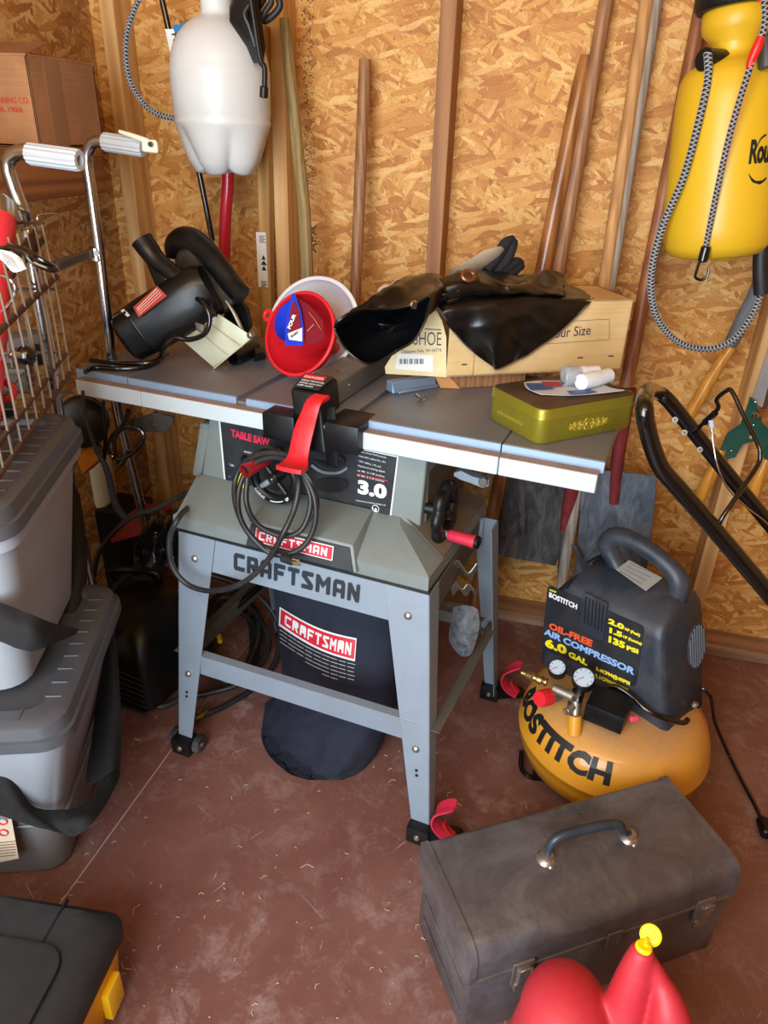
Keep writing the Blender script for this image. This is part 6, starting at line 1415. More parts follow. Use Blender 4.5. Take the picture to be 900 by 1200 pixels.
# shoe plate
sp = [(214, 398), (252, 372), (262, 366), (297, 396), (252, 432), (247, 431)]
shn = None
p1, p2, p3 = az(250, 431, TZ + .002), av(299, 394, 1.42), av(218, 392, 1.38)
shn = (p2 - p1).cross(p3 - p1).normalized()
if shn.z < 0: shn = -shn
def shp(x, y, e=0): return pl(x, y, p1 + shn * e, shn)
shoe_ = poly_plate('base_plate', [(213, 398), (256, 368), (298, 396), (251, 431)], shp, -shn, .003, mat('shoeplate', '#b9b79e', .42, .6, '#8e8b72', .4, 12), cs)
for a_, b_ in (((231, 386), (269, 418)), ((245, 378), (284, 407))): obj('plate_rib', MB().tube([shp(*a_, .001), shp(*b_, .001)], .0018, 6), bpy.data.materials['shoeplate'], shoe_)
obj('plate_edge', MB().grid([[shp(251, 431), shp(298, 396)], [shp(252, 432) - ZZ * .0 + shn * .006, shp(298, 394) + shn * .010]], .003), bpy.data.materials['shoeplate'], shoe_)
obj('depth_knob', MB().cyl(shp(292, 394, .004), shp(296, 391, .012), .008, 14, .002), 'zinc', cs)
# handle
obj('rear_handle', MB().tube([av(166, 281, 1.40), av(173, 291, 1.40), av(184, 305, 1.40), av(200, 318, 1.40), av(217, 333, 1.40), av(231, 348, 1.40)], [.026, .025, .022, .020, .020, .020], 18, smooth=6, r2=.85), 'csblack', cs)
obj('handle_web', MB().hexa([av(182, 335, 1.385), av(200, 340, 1.385), av(200, 340, 1.41), av(182, 335, 1.41), av(163, 288, 1.39), av(182, 303, 1.39), av(182, 303, 1.41), av(163, 288, 1.41)], .006, 2), 'csblack', cs)
obj('handle_root', MB().loft([[av(x + dx, y + dy, v) for dx, dy, v in ((-w, 0, 1.39), (0, -w * .7, 1.385), (w, 0, 1.39), (w, w * .5, 1.42), (0, w, 1.42), (-w, w * .5, 1.42))] for x, y, w in ((228, 344, 9), (236, 356, 13), (243, 370, 11))]), 'csblack', cs)
obj('cable_clamp', MB().hexa([av(228, 377, 1.372), av(240, 381, 1.372), av(240, 381, 1.38), av(228, 377, 1.38), av(230, 387, 1.368), av(238, 390, 1.368), av(238, 390, 1.376), av(230, 387, 1.376)], .002, 1), 'zinc', cs)
t = thing('power_cord', 'black cord of the circular saw looping off the left end of the table', 'cord', az(120, 430, TZ))
obj('cable', MB().tube([av(231, 350, 1.375), av(240, 358, 1.36), av(246, 374, 1.355), av(240, 391, 1.35), (av(222, 398, 1.345)), av(204, 396, 1.335), av(192, 408, 1.33), az(186, 422, TZ + .008), az(170, 430, TZ + .006), az(140, 432, TZ + .006), az(112, 431, TZ + .006), az(100, 436, TZ + .006)], .0058, 12, smooth=7), 'blacksteel', t)
obj('cable', MB().tube([az(196, 414, TZ + .018), az(180, 424, TZ + .016), az(150, 426, TZ + .012), az(120, 424, TZ + .008), az(106, 422, TZ + .008)], .0052, 12, smooth=7), 'blacksteel', t)
# ================================================================== LEFT SIDE
ED, EX = Vector((-.34, .94, 0)).normalized(), Vector((.94, .34, 0)).normalized()
M['totegrey'] = mat('totegrey', '#989ca2', .45, dust='#7d7771', damt=.3, dscale=5)
M['totelid'] = mat('totelid', '#46474c', .42, dust='#6b6662', damt=.35, dscale=6)
M['totedark'] = mat('totedark', '#6f6d6c', .5, dust='#57524c', damt=.4)
M['geotex'] = mat('geotex', '#08080a', .85, dust='#3f3d3a', damt=.22, dscale=25, bump=.6, bscale=260)
def rrect(c, L, W, r, z, n=6):
    """rounded rectangle; c = front-right corner, L back along ED, W left along -EX"""
    out = []
    for (d, w, a0) in ((r, r, 0), (L - r, r, 90), (L - r, W - r, 180), (r, W - r, 270)):
        for k in range(n + 1):
            a = math.radians(a0 + 90 * k / n)
            # local: d axis = ED, w axis = -EX ; corner arcs start pointing to -ED..+EX
            dd = d - r * math.cos(a); ww = w - r * math.sin(a)
            if a0 == 0: dd, ww = d - r * math.cos(a), w - r * math.sin(a)
            elif a0 == 90: dd, ww = d - r * math.cos(a), w - r * math.sin(a)
            out.append(c + ED * dd - EX * ww + ZZ * z)
    return out
def tote(c, zb, zt, L, W, taper, label, bm_='totegrey', lidm='totelid', lid=True):
    c = Vector((c[0], c[1], 0)); t = thing('storage_tote', label, 'storage bin', c + ED * L / 2 - EX * W / 2 + ZZ * zb, 'storage totes stacked on the left')
    mid = lambda f: taper * (1 - f)
    def R(z, ins, r=.045): return rrect(c + ED * ins - EX * ins, L - 2 * ins, W - 2 * ins, r, z)
    H_ = zt - zb; b = MB()
    b.loft([R(zb, taper + .015 + .012), R(zb + .012, taper + .015), R(zb + H_ * .80, .020), R(zb + H_ * .80 + .002, .008), R(zt - .045, .006), R(zt - .044, .012), R(zt - .03, .012)])
    obj('bin', b, bm_, t, ang=35)
    if lid:
        b = MB(); b.loft([R(zt - .052, .004, .05), R(zt - .050, .0, .05), R(zt - .030, .001, .05), R(zt - .028, .006, .05), R(zt - .008, .010, .05), R(zt - .001, .020, .045), R(zt, .030, .04), R(zt - .0005, .050, .03), R(zt - .012, .054, .03)])
        l_ = obj('lid', b, lidm, t, ang=30)
        for k in range(9):                           # ribs along the rim
            d = .08 + k * (L - .16) / 8
            p = c + ED * d - EX * .026 + ZZ * (zt - .001)
            obj('lid_rib', MB().tube([p, p - EX * .026 + ZZ * .001], .0022, 6), lidm, l_)
        for k in range(6):
            d = .08 + k * (W - .16) / 5
            p = c - EX * d + ED * .026 + ZZ * (zt - .001)
            obj('lid_rib', MB().tube([p, p + ED * .026 + ZZ * .001], .0022, 6), lidm, l_)
    return t
tote((-.80, .80), .0, .222, .40, .42, .02, 'brownish grey storage bin at the bottom of the stack, black fabric over its top edge', 'totedark', 'totelid', False)
tote((-.690, .735), .223, .525, .45, .42, .062, 'light grey storage tote with a dark lid in the middle of the stack')
tote((-.722, .752), .526, .905, .44, .40, .045, 'tall light grey storage tote with dark lid at the top, under the wire basket')
# paper label on the bottom bin
bpn = EX * 1.0
pp_ = lambda x, y, e=0: pl(x, y, Vector((-.80, .80, 0)) - EX * .0 + ED * (.016 - e) , ED)
lbp = poly_plate('instruction_label', [(-12, 950), (13, 957), (22, 1006), (-8, 1012)], lambda x, y: pp_(x, y, .03), ED, .001, mat('labeltan', '#c9b79f', .7), None)
tag(lbp, 'tan instruction sheet with red marks on the bottom storage bin front', 'label'); 
for q in ((3, 963), (4, 976)):
    c = pp_(q[0], q[1], .032); obj('label_mark', MB().tube([c + EX * .008 * math.cos(a * PI / 8) + ZZ * .008 * math.sin(a * PI / 8) for a in range(16)], .0012, 5, closed=True), 'labelred', lbp)
for k in range(6): obj('label_print', MB().tube([pp_(-2, 988 + k * 3.2, .032), pp_(18, 986 + k * 3.2, .032)], .0006, 4), mat('brownink', '#7a5a3c', .6) if k == 0 else bpy.data.materials['brownink'], lbp)
# black fabric sheets
def cloth(name, label, rows, th=.003, m='geotex', cat='fabric', sm=5):
    return tag(obj(name, MB().grid(rows, th, sm), m, base=rows[0][0], ang=70), label, cat)
fe = lambda x, y, e: pl(x, y, Vector((-.722, .752, 0)) + ED * (.05 - e), ED)
cloth('landscape_fabric', 'black fabric strip hanging out from under the tall top tote', [
    [fe(-25, 700, .02), fe(0, 706, .03), fe(20, 713, .035), fe(42, 722, .04), fe(62, 730, .01), fe(92, 737, -.10)],
    [fe(-25, 722, .05), fe(0, 725, .055), fe(20, 733, .06), fe(42, 742, .06), fe(64, 746, .02), fe(90, 742, -.09)],
    [fe(-25, 748, .06), fe(0, 752, .065), fe(20, 760, .07), fe(40, 763, .065), fe(62, 755, .03), fe(88, 744, -.09)]])
ge = lambda x, y, e: pl(x, y, Vector((-.690, .735, 0)) + ED * (.085 - e), ED)
re_ = lambda x, y, e: pl(x, y, Vector((-.760, .76, 0)) + EX * e, EX)
cloth('landscape_fabric', 'black fabric sheet sagging between the middle tote and the bottom bin', [
    [ge(-25, 885, .03), ge(0, 893, .03), ge(14, 912, .035), ge(36, 945, .03), ge(66, 950, .02), re_(96, 945, .02), re_(122, 915, .035), re_(137, 870, .05)],
    [ge(-25, 915, .05), ge(0, 920, .05), ge(16, 935, .055), ge(38, 955, .05), ge(66, 965, .045), re_(98, 958, .04), re_(124, 930, .05), re_(138, 895, .05)],
    [ge(-25, 950, .05), ge(0, 954, .055), ge(24, 962, .06), ge(55, 972, .06), ge(84, 979, .055), re_(104, 968, .05), re_(126, 940, .06), re_(139, 910, .055)]])
cloth('landscape_fabric', 'black cloth hanging down behind the right side of the middle tote', [
    [re_(104, 690, -.06), re_(112, 692, -.03), re_(122, 700, .0), (re_(130, 715, .01))], [re_(110, 760, -.04), re_(122, 765, .0), re_(130, 770, .03), re_(137, 775, .04)],
    [re_(112, 840, -.02), re_(124, 842, .02), re_(134, 845, .04), re_(141, 850, .05)], [re_(100, 920, .0), re_(118, 915, .03), re_(130, 905, .05), re_(139, 900, .055)]])
cloth('landscape_fabric', 'dark cloth hanging behind the right side of the tall top tote', [
    [re_(76, 560, -.08), re_(84, 565, -.06), re_(92, 580, -.05)], [re_(78, 640, -.06), re_(92, 645, -.03), re_(101, 650, -.03)], [re_(68, 728, -.05), re_(84, 735, -.02), re_(96, 738, -.01)]], m=mat('darkcloth', '#1c1719', .8, dust='#3c3230', damt=.4))
# --- wire basket
B0 = az(2, 562, .915)
bw = lambda x, y: pl(x, y, B0, EX)
bk = thing('wire_basket', 'rusty brown and bright wire basket of oddments on top of the tote stack', 'basket', B0 - EX * .1 + ED * .15)
M['rust'] = mat('rust', '#5a4436', .7, .3, '#3a2a22', .6, 30); M['wire'] = mat('wire', '#b9aa94', .35, .8, '#6e5c4a', .5, 40)
corner = bw(80, 437); 
for a_, b_, r_ in (((-20, 585), (82, 437), .0045), ((-20, 544), (77, 415), .0038), ((-20, 406), (66, 324), .0055)): obj('rail', MB().tube([bw(*a_), bw(*b_)], r_, 8), 'rust', bk)
LBs = (bw(82, 437) - bw(-20, 585)).length
p0b, p1b = bw(-20, 585), bw(82, 437)
top0, top1 = bw(-20, 300), bw(55, 270)
for k in range(12):
    f = k / 11; a_ = p0b.lerp(p1b, f); b_ = Vector((a_.x, a_.y, 1.235)) - ED * .012
    obj('wire_bar', MB().tube([a_, a_.lerp(b_, .5) + EX * .004, b_], .0020, 6, smooth=3), 'wire', bk)
WB = .34
for k in range(8):
    w = WB * (k + .5) / 8; a_ = p1b - EX * w; obj('wire_bar', MB().tube([a_, Vector((a_.x, a_.y, 1.235))], .0018, 6), 'wire', bk)
for z in (.92, 1.0, 1.12, 1.235): obj('rail', MB().tube([Vector((p1b.x, p1b.y, z)), Vector((p1b.x, p1b.y, z)) - EX * WB], .003, 6), 'rust', bk)
for k in range(12):
    a_ = p0b.lerp(p1b, (k + .5) / 12); obj('floor_wire', MB().tube([a_ + ZZ * .004, a_ - EX * WB + ZZ * .004], .0015, 6), 'rust', bk)
for k in range(6):
    w = WB * (k + .5) / 6; obj('floor_wire', MB().tube([p0b - EX * w + ZZ * .002, p1b - EX * w + ZZ * .002], .0015, 6), 'rust', bk)
obj('corner_bracket', MB().hexa([bw(8, 318), bw(45, 300), bw(45, 300) - EX * .004, bw(8, 318) - EX * .004, bw(15, 300), bw(43, 264), bw(43, 264) - EX * .004, bw(15, 300) - EX * .004], .001, 1), 'rust', bk)
obj('corner_bracket', MB().hexa([bw(14, 330), bw(53, 285), bw(53, 285) - EX * .004, bw(14, 330) - EX * .004, bw(14, 322), bw(51, 276), bw(51, 276) - EX * .004, bw(14, 322) - EX * .004], .001, 1), 'rust', bk)
obj('hook_wire', MB().tube([bw(44, 258), bw(46, 252), bw(66, 251), bw(71, 257), bw(74, 266)], .0018, 8, smooth=4), 'wire', bk)
t = thing('drink_bottle', 'red insulated bottle with a steel collar leaning in the wire basket', 'bottle', bw(2, 420) - EX * .05)
c = bw(2, 300) - EX * .05; c = Vector((c.x, c.y, .925))
c = pl(-17, 430, B0 - EX * .05, EX); ctop = pl(0, 234, B0 - EX * .05, EX); c = ctop - (ctop - c) * ((ctop.z - .925) / (ctop.z - c.z)); BMt = Matrix.Translation(c) @ (ctop - c).to_track_quat('Z', 'Y').to_matrix().to_4x4() @ Matrix.Scale((ctop - c).length / .363, 4, (0, 0, 1))
obj('bottle_body', MB().lathe([(0, 0), (.026, 0), (.028, .01), (.028, .32), (.027, .335), (0, .336)], BMt, 28), mat('bottlered', '#d8303c', .4), t)
obj('collar', MB().lathe([(.0275, .335), (.0275, .355), (.022, .362), (0, .363)], BMt, 28), 'steel', t)
t = thing('lever_knob', 'glossy black ball knob on a thin rod among the basket wires', 'knob', bw(28, 426))
kb = bw(28, 416) + EX * .004
obj('ball', MB().sphere((0, 0, 0), .0165, Matrix.Translation(kb), 24), 'blacksteel', t); obj('rod', MB().tube([kb, kb - EX * .03 - ED * .05 + ZZ * .015, kb - EX * .08 - ED * .10 + ZZ * .01], .003, 8, smooth=3), 'steel', t)
obj('ferrule', MB().cyl(kb - EX * .005 - ED * .012 + ZZ * .003, kb - EX * .016 - ED * .026 + ZZ * .007, .006, 12), 'steel', t)
tg = thing('paper_tag', 'white paper tag curled round a black cable in the wire basket', 'tag', bw(16, 305) + EX * .01)
te = lambda x, y, e: ay(x, y, bw(16, 305).y - .05 - e * 2)
obj('tag_paper', MB().grid([[te(-14, 291, .01), te(2, 293, .014), te(16, 297, .014), te(26, 304, .010)], [te(-12, 296, .012), te(3, 302, .018), te(14, 308, .018), te(29, 312, .014)], [te(-10, 300, .012), te(4, 306, .018), te(16, 319, .018), te(32, 314, .012)]], .0008, 4), 'paper', tg)
for k in range(4): obj('tag_print', MB().tube([te(2 + k * 3.5, 295 + k * 2, .0175), te(10 + k * 4, 311 + k * 1.5, .0205)], .0005, 4), mat('greyink', '#6e6e6c', .6) if 'greyink' not in bpy.data.materials else bpy.data.materials['greyink'], tg)
tag(obj('coiled_cable', MB().tube([te(-12, 298, .005), te(10, 290, .008), (te(28, 296, .008)), te(40, 308, .006), te(60, 316, .0), te(64, 314, -.005), te(44, 302, .0), te(28, 292, -.01), te(10, 288, -.02)], .0045, 10, smooth=6), 'blacksteel', base=bw(40, 320)), 'black cable looped round the wire basket behind the paper tag', 'cable')
t = tag(obj('wire_hanger', MB().tube([te(-8, 322, -.01), te(8, 325, -.01), te(17, 335, -.01), te(14, 352, -.01), te(-6, 372, -.01)], .0030, 8, smooth=5), 'steel', base=bw(5, 372)), 'grey curved metal handle inside the wire basket near the left edge', 'handle')
c = pl(4, 458, B0 - EX * .04, EX)
tag(obj('red_ring', MB().tube([c + (EX * math.cos(a * PI / 10) + ZZ * math.sin(a * PI / 10)) * .016 for a in range(20)], .006, 10, closed=True), 'redlever', base=c), 'small red ring lying low in the wire basket', 'ring')
for i, (x, y, r_, m_) in enumerate(((-5, 500, .02, 'blackplastic'), (20, 480, .024, 'darkleg'), (40, 450, .02, 'blackplastic'), (25, 400, .03, 'totedark'))):
    c = pl(x, y, B0 - EX * (.10 + .02 * i), EX); c.z = .922 + r_
    tag(obj('tool_case', MB(Matrix.Translation(c) @ Matrix.Rotation(.4 * i, 4, 'Z')).box(-r_ * 1.6, r_ * 1.6, -r_, r_, -r_, r_, .006, 2), m_, base=c - ZZ * r_), ['black plastic tool case deep in the wire basket, nearest the camera', 'brown metal tool case in the middle of the wire basket', 'black plastic tool case near the back of the wire basket', 'grey case lying at the back of the basket against its wires'][i], 'case')
# --- hand truck
M['chromed'] = mat('chromed', '#b9bcc0', .16, 1, '#6a6058', .35, 30)
hx = thing('hand_truck', 'chromed tubular hand truck with ribbed white grips standing against the left wall', 'hand truck', Vector((-1.10, 1.38, 0)))
ya, yb = 1.22, 1.50
bot2 = ay(157, 600, yb + .06)
T2 = [ay(128, 166, yb), ay(114, 166, yb), ay(106, 172, yb), ay(102, 188, yb), ay(107, 225, yb), ay(117, 300, yb), ay(130, 415, yb), ay(143, 505, yb + .02), Vector((-1.05, yb + .13, .12))]
obj('side_tube', MB().tube(T2, .0125, 16, smooth=6), 'chromed', hx)
T1 = [ay(38, 177, ya), ay(22, 178, ya), ay(11, 187, ya), ay(10, 200, ya), ay(18, 225, ya), ay(31, 262, ya), ay(42, 330, ya), Vector((-1.02, ya + .05, .5)), Vector((-1.00, ya + .07, .12))]
obj('side_tube', MB().tube(T1, .0125, 16, smooth=6), 'chromed', hx)
def grip(a, b, y, m='gripwhite'):
    A1, B1 = ay(*a, y), ay(*b, y); d = B1 - A1; m4 = d.to_track_quat('Z', 'Y').to_matrix().to_4x4(); m4.translation = A1; L = d.length
    rings = [[m4 @ Vector((r * (1 + .05 * math.cos(14 * q)) * math.cos(q), r * (1 + .05 * math.cos(14 * q)) * math.sin(q), z)) for q in [2 * PI * j / 56 for j in range(56)]] for r, z in ((.0165, 0), (.0175, .004), (.0175, L - .006), (.016, L), (.009, L), (.009, L - .012))]
    return obj('grip', MB().loft(rings), m, hx)
M['gripwhite'] = mat('gripwhite', '#b6bdc4', .5, dust='#9a9a94', damt=.25)
grip((34, 180), (94, 188), ya); grip((122, 166), (168, 173), yb)
M['levercream'] = mat('levercream', '#e4e2cc', .45)
obj('latch_lever', MB().tube([ay(140, 154, yb - .015), ay(158, 160, yb - .02), ay(174, 166, yb - .02)], [.0035, .005, .006], 10, smooth=4), 'levercream', hx)
obj('latch_body', MB().hexa([ay(166, 178, yb - .025), ay(186, 180, yb - .025), ay(186, 180, yb + .015), ay(166, 178, yb + .015), ay(166, 163, yb - .025), ay(184, 164, yb - .025), ay(184, 164, yb + .015), ay(166, 163, yb + .015)], .006, 3), 'levercream', hx)
obj('latch_pin', MB().cyl(ay(176, 169, yb - .034), ay(176, 169, yb - .024), .005, 12), 'blackplastic', hx)
pq = [ay(60, 322, 1.36), ay(112, 301, yb - .012), ay(110, 291, yb - .012), ay(60, 307, 1.36)]
pl_ = obj('cross_plate', MB().hexa([pq[0], pq[1], pq[1] + Vector((-.006, .004, 0)), pq[0] + Vector((-.006, .004, 0)), pq[3], pq[2], pq[2] + Vector((-.006, .004, 0)), pq[3] + Vector((-.006, .004, 0))], .0008, 1), 'darkleg', hx)
def cpf(u, w, e=.0008): 
    a = pq[0].lerp(pq[1], u); b = pq[3].lerp(pq[2], u); n = (pq[1] - pq[0]).cross(pq[3] - pq[0]).normalized(); n = n if n.dot(CAM - pq[0]) > 0 else -n; return a.lerp(b, w) + n * e
obj('warning_plate', MB().hexa([cpf(.12, .1), cpf(.92, .12), cpf(.92, .12, .0), cpf(.12, .1, .0), cpf(.12, .9), cpf(.92, .9), cpf(.92, .9, .0), cpf(.12, .9, 0)]), mat('plategrey', '#8a7c6e', .5, .4), pl_, smooth=False)
for k in range(5): obj('plate_print', MB().tube([cpf(.18, .24 + k * .13, .0012), cpf(.86, .26 + k * .13, .0012)], .0005, 4), 'ink', pl_)
obj('tube_bolt', MB().cyl(ay(113, 297, yb - .018), ay(113, 297, yb - .010), .006, 12), 'steel', hx)
obj('clamp', MB().cyl(ay(112, 289, yb), ay(115, 306, yb), .0165, 16, .002), 'chromed', hx)
obj('tube_bracket', MB().tube([ay(12, 240, ya - .01), ay(24, 244, ya - .02), ay(33, 250, ya - .01), ay(32, 262, ya)], .005, 8, smooth=3), 'chromed', hx)
obj('toe_plate', MB().box(-1.10, -1.0, ya + .1, yb + .08, .0, .006, .001, 1), 'darkleg', hx)
for yy in (ya - .02, yb + .12):
    wh = obj('wheel', MB().cyl((-1.13, yy - .018, .10), (-1.13, yy + .018, .10), .10, 36, .010), 'blackrubber', hx); obj('wheel_hub', MB().cyl((-1.13, yy - .021, .10), (-1.13, yy + .021, .10), .045, 24, .004), 'zinc', wh)
obj('axle', MB().cyl((-1.13, ya - .02, .10), (-1.13, yb + .12, .10), .008, 12), 'steel', hx)
for yy in (ya + .06, yb + .12): obj('axle_bracket', MB().tube([(-1.04, yy, .14), (-1.13, yy, .10)], .010, 10), 'darkleg', hx)
# --- shelf and carton above
bx0 = ax(48, 173, -1.10); bx1 = ax(121, 165, -1.10)
sz_ = bx0.z - .001
sf = thing('wall_shelf', 'reddish wooden shelf fixed to the left wall under the cardboard carton', 'shelf', Vector((XL + .001, 1.4, sz_ - .09)))
obj('shelf_edge', MB().box(-1.135, -1.103, 1.0, bx1.y - .005, sz_ - .098, sz_ - .0215, .002, 1), 'ledger', sf)
obj('shelf_board', MB().box(XL + .001, -1.103, 1.0, bx1.y - .005, sz_ - .020, sz_, .001, 1), 'ledger', sf)
obj('shelf_bracket', MB().box(XL + .001, -1.136, bx1.y - .045, bx1.y - .01, sz_ - .098, sz_ - .0215, .001, 1), 'ledger', sf)
cb_ = thing('cardboard_box', 'old brown cardboard carton with red stamped writing and open flaps on the wall shelf', 'box', Vector((-1.21, (bx0.y + bx1.y) / 2, bx0.z)))
BH = ax(115, 78, -1.10).z - bx0.z; y0, y1 = bx0.y, bx1.y; zb = bx0.z + .0005; x0 = XL + .012
mb = MB(); mb.box(x0, -1.10, y0, y0 + .004, zb, zb + BH, .0008, 1); mb.box(x0, -1.10, y1 - .004, y1, zb, zb + BH); mb.box(-1.104, -1.10, y0, y1, zb, zb + BH, .0008, 1); mb.box(x0, x0 + .004, y0, y1, zb, zb + BH); mb.box(x0, -1.10, y0, y1, zb, zb + .004)
obj('carton', mb, 'kraftdark', cb_, smooth=False)
zt_ = zb + BH
for pts in ([(-1.10, y0, zt_), (x0, y0, zt_), (x0, y0 + .10, zt_ + .028), (-1.115, y0 + .10, zt_ + .028)], [(-1.10, y1, zt_), (x0, y1, zt_), (x0, y1 - .08, zt_ - .004), (-1.12, y1 - .07, zt_ + .004)], [(-1.10, y0 + .01, zt_), (-1.10, y1 - .01, zt_), (-1.14, y1 - .02, zt_ + .006), (-1.14, y0 + .02, zt_ + .006)]):
    pts = [Vector(q) for q in pts]; obj('flap', MB().hexa([*pts, *[q + ZZ * .004 for q in pts]]), 'kraftdark', cb_, smooth=False)
obj('tape_strip', MB().box(-1.1000, -1.0994, y0 + .05, y0 + .10, zb, zt_, 0), mat('tape', '#8f6440', .35, coat=.2), cb_, smooth=False)
fr_ = (ay(35, 125, y0 - .001), ay(41, 135, y0 - .001))
M['stampred'] = mat('stampred', '#b8392f', .7)
def stamp(s, xr, y, h, w):
    e = ay(xr, y, y0 - .0012); text('stamped_lettering', s, e - Vector((w, 0, 0)), (1, 0, 0), ZZ, h / .7, 'stampred', bpy.data.objects['carton.001'] if 'carton.001' in bpy.data.objects else cb_, .0002, .0002, sx=1)
stamp('ARING CO.', 30, 121, .0105, .066); stamp('PA. 19006', 29, 132, .0105, .066)
tag(obj('green_case', MB().box(x0 + .01, -1.18, 1.22, 1.40, bx0.z + .0, bx0.z + .02, .004, 2), mat('greencase', '#1f6b45', .5), base=(-1.2, 1.3, bx0.z)), 'flat green case lying on the wall shelf in front of the carton', 'case')
# --- black and yellow tool box, lower left
dw = thing('tool_box', 'black and yellow plastic tool box on the floor in the lower left corner', 'toolbox', Vector((-.82, .45, 0)))
DA = math.radians(6); DM = Matrix.Translation((-.597, .680, 0)) @ Matrix.Rotation(DA, 4, 'Z')
def drr(x0, x1, y0, y1, z, r=.03, n=4):
    out = []
    for cx_, cy_, a0 in ((x1 - r, y0 + r, -90), (x1 - r, y1 - r, 0), (x0 + r, y1 - r, 90), (x0 + r, y0 + r, 180)):
        for k in range(n + 1): a = math.radians(a0 + 90 * k / n); out.append((cx_ + r * math.cos(a), cy_ + r * math.sin(a), z))
    return out
M['dwyellow'] = mat('dwyellow', '#f0a818', .38, dust='#c58a2c', damt=.2); M['dwblack'] = mat('dwblack', '#1f1f21', .48, dust='#403d3b', damt=.35, dscale=7, bump=.2, bscale=500)
b = MB(DM); b.loft([drr(-.46, -.022, -.30, -.028, 0), drr(-.455, -.014, -.31, -.022, .01), drr(-.45, -.004, -.32, -.008, .145)]); yb_ = obj('body', b, 'dwyellow', dw)
b = MB(DM); b.loft([drr(-.455, 0.0, -.33, 0, .132, .035), drr(-.455, .003, -.333, .003, .138, .035), drr(-.455, .003, -.333, .003, .158, .035), drr(-.452, -.006, -.325, -.008, .176, .04), drr(-.448, -.022, -.31, -.020, .188, .045), drr(-.44, -.036, -.30, -.034, .190, .045)])
ld_ = obj('lid', b, 'dwblack', dw, ang=28)
b = MB(DM); b.loft([drr(-.44, -.05, -.33, -.085, .186, .04), drr(-.44, -.053, -.33, -.088, .197, .04), drr(-.435, -.060, -.325, -.095, .199, .035)]); obj('lid_panel', b, 'dwblack', ld_, ang=28)
b = MB(DM); b.loft([drr(-.40, -.10, -.33, -.20, .196, .04), drr(-.40, -.103, -.33, -.203, .204, .04), drr(-.395, -.110, -.325, -.210, .206, .035)]); obj('organizer_lid', b, 'dwblack', ld_, ang=28)
obj('lid_groove', MB(DM).box(-.105, -.101, -.085, -.004, .182, .1915, .001, 1), 'blackplastic', ld_)
obj('side_latch', MB(DM).box(-.012, .004, -.10, -.055, .02, .09, .004, 2), mat('dwyellow2', '#f7c21a', .35), yb_)
obj('side_latch', MB(DM).box(-.012, .006, -.27, -.20, .03, .13, .004, 2), bpy.data.materials['dwyellow2'], yb_)
# --- dim clutter under the left wing
vc = thing('shop_vacuum', 'black ribbed shop vacuum body in the shadow behind the left saw leg', 'vacuum', Vector((-1.0, 1.42, 0)))
b = MB(Matrix.Translation((-1.0, 1.42, 0)) @ Matrix.Rotation(math.radians(-12), 4, 'Z'))
b.loft([drr(-.11, .11, -.12, .12, .005, .03), drr(-.13, .13, -.14, .14, .03, .04), drr(-.13, .13, -.14, .14, .17, .04), drr(-.115, .115, -.125, .125, .23, .05), drr(-.08, .08, -.09, .09, .262, .05), drr(-.04, .04, -.05, .05, .268, .03)])
vb = obj('vacuum_body', b, 'blackplastic', vc, ang=40)
for k in range(7): obj('cooling_rib', MB(Matrix.Translation((-1.0, 1.42, 0)) @ Matrix.Rotation(math.radians(-12), 4, 'Z')).box(-.02, .128, -.149, -.138, .035 + k * .018, .043 + k * .018, .002, 1), 'blackplastic', vb)
obj('carry_handle', MB().tube([(-1.12, 1.50, .255), (-1.12, 1.50, .29), (-1.0, 1.52, .29), (-1.0, 1.52, .255)], .010, 12, smooth=5), 'blackplastic', vc)
ho = thing('air_hose', 'long black rubber air hose coiled on the floor behind the left saw leg', 'hose', az(236, 838, .01))
hz = lambda x, y, z: az(x, y, z)
obj('hose', MB().tube([hz(238, 838, .012), hz(262, 828, .010), hz(295, 808, .012), hz(320, 780, .02), hz(328, 745, .06), hz(318, 715, .12), hz(290, 690, .18), hz(240, 672, .22), hz(190, 665, .26), hz(150, 675, .28), hz(126, 705, .26), hz(121, 745, .18), hz(130, 785, .09), hz(150, 812, .03), hz(185, 828, .012), hz(215, 818, .012), hz(245, 812, .016), hz(285, 798, .03), hz(315, 760, .05), hz(300, 720, .09), hz(262, 700, .11), hz(246, 730, .07), hz(252, 770, .03), hz(275, 790, .014), hz(300, 770, .014), hz(296, 730, .03), hz(270, 712, .05)], .0080, 12, smooth=8), 'cablerubber', ho)
obj('brass_fitting', MB().cyl(hz(228, 842, .013), hz(244, 834, .013), .0085, 14, .002), M['brass'], ho)
h2 = thing('extension_cable', 'tangle of black cable under the saw beside the dust bag', 'cable', az(270, 790, .01))
for sd in range(4):
    r2 = random.Random(sd + 11); pts = []
    for k in range(14):
        a = k * .95 + sd; cxp = 272 + 30 * math.cos(a) + r2.uniform(-9, 9); cyp = 745 + 48 * math.sin(a) + r2.uniform(-8, 8); pts.append(az(cxp, cyp, .012 + .02 * sd + .01 * math.sin(k)))
    obj('cable', MB().tube(pts, .0045, 8, smooth=6), 'cablerubber', h2)
obj('yellow_tape', MB().cyl(az(256, 742, .09), az(258, 752, .085), .007, 12), 'yellow', h2)
tag(obj('hose_loop', MB().tube([az(202, 598, .62) + Vector((0, .12, 0)), ay(180, 597, 1.45), ay(160, 603, 1.45), ay(135, 622, 1.45), ay(115, 650, 1.45), (ay(108, 690, 1.45))], .0065, 10, smooth=6), 'cablerubber', base=ay(108, 690, 1.45)), 'black hose arching away to the left behind the saw base', 'hose')
hg = thing('hanging_cord', 'black cord hanging in small loops under the left end of the saw table', 'cord', ay(140, 600, 1.42))
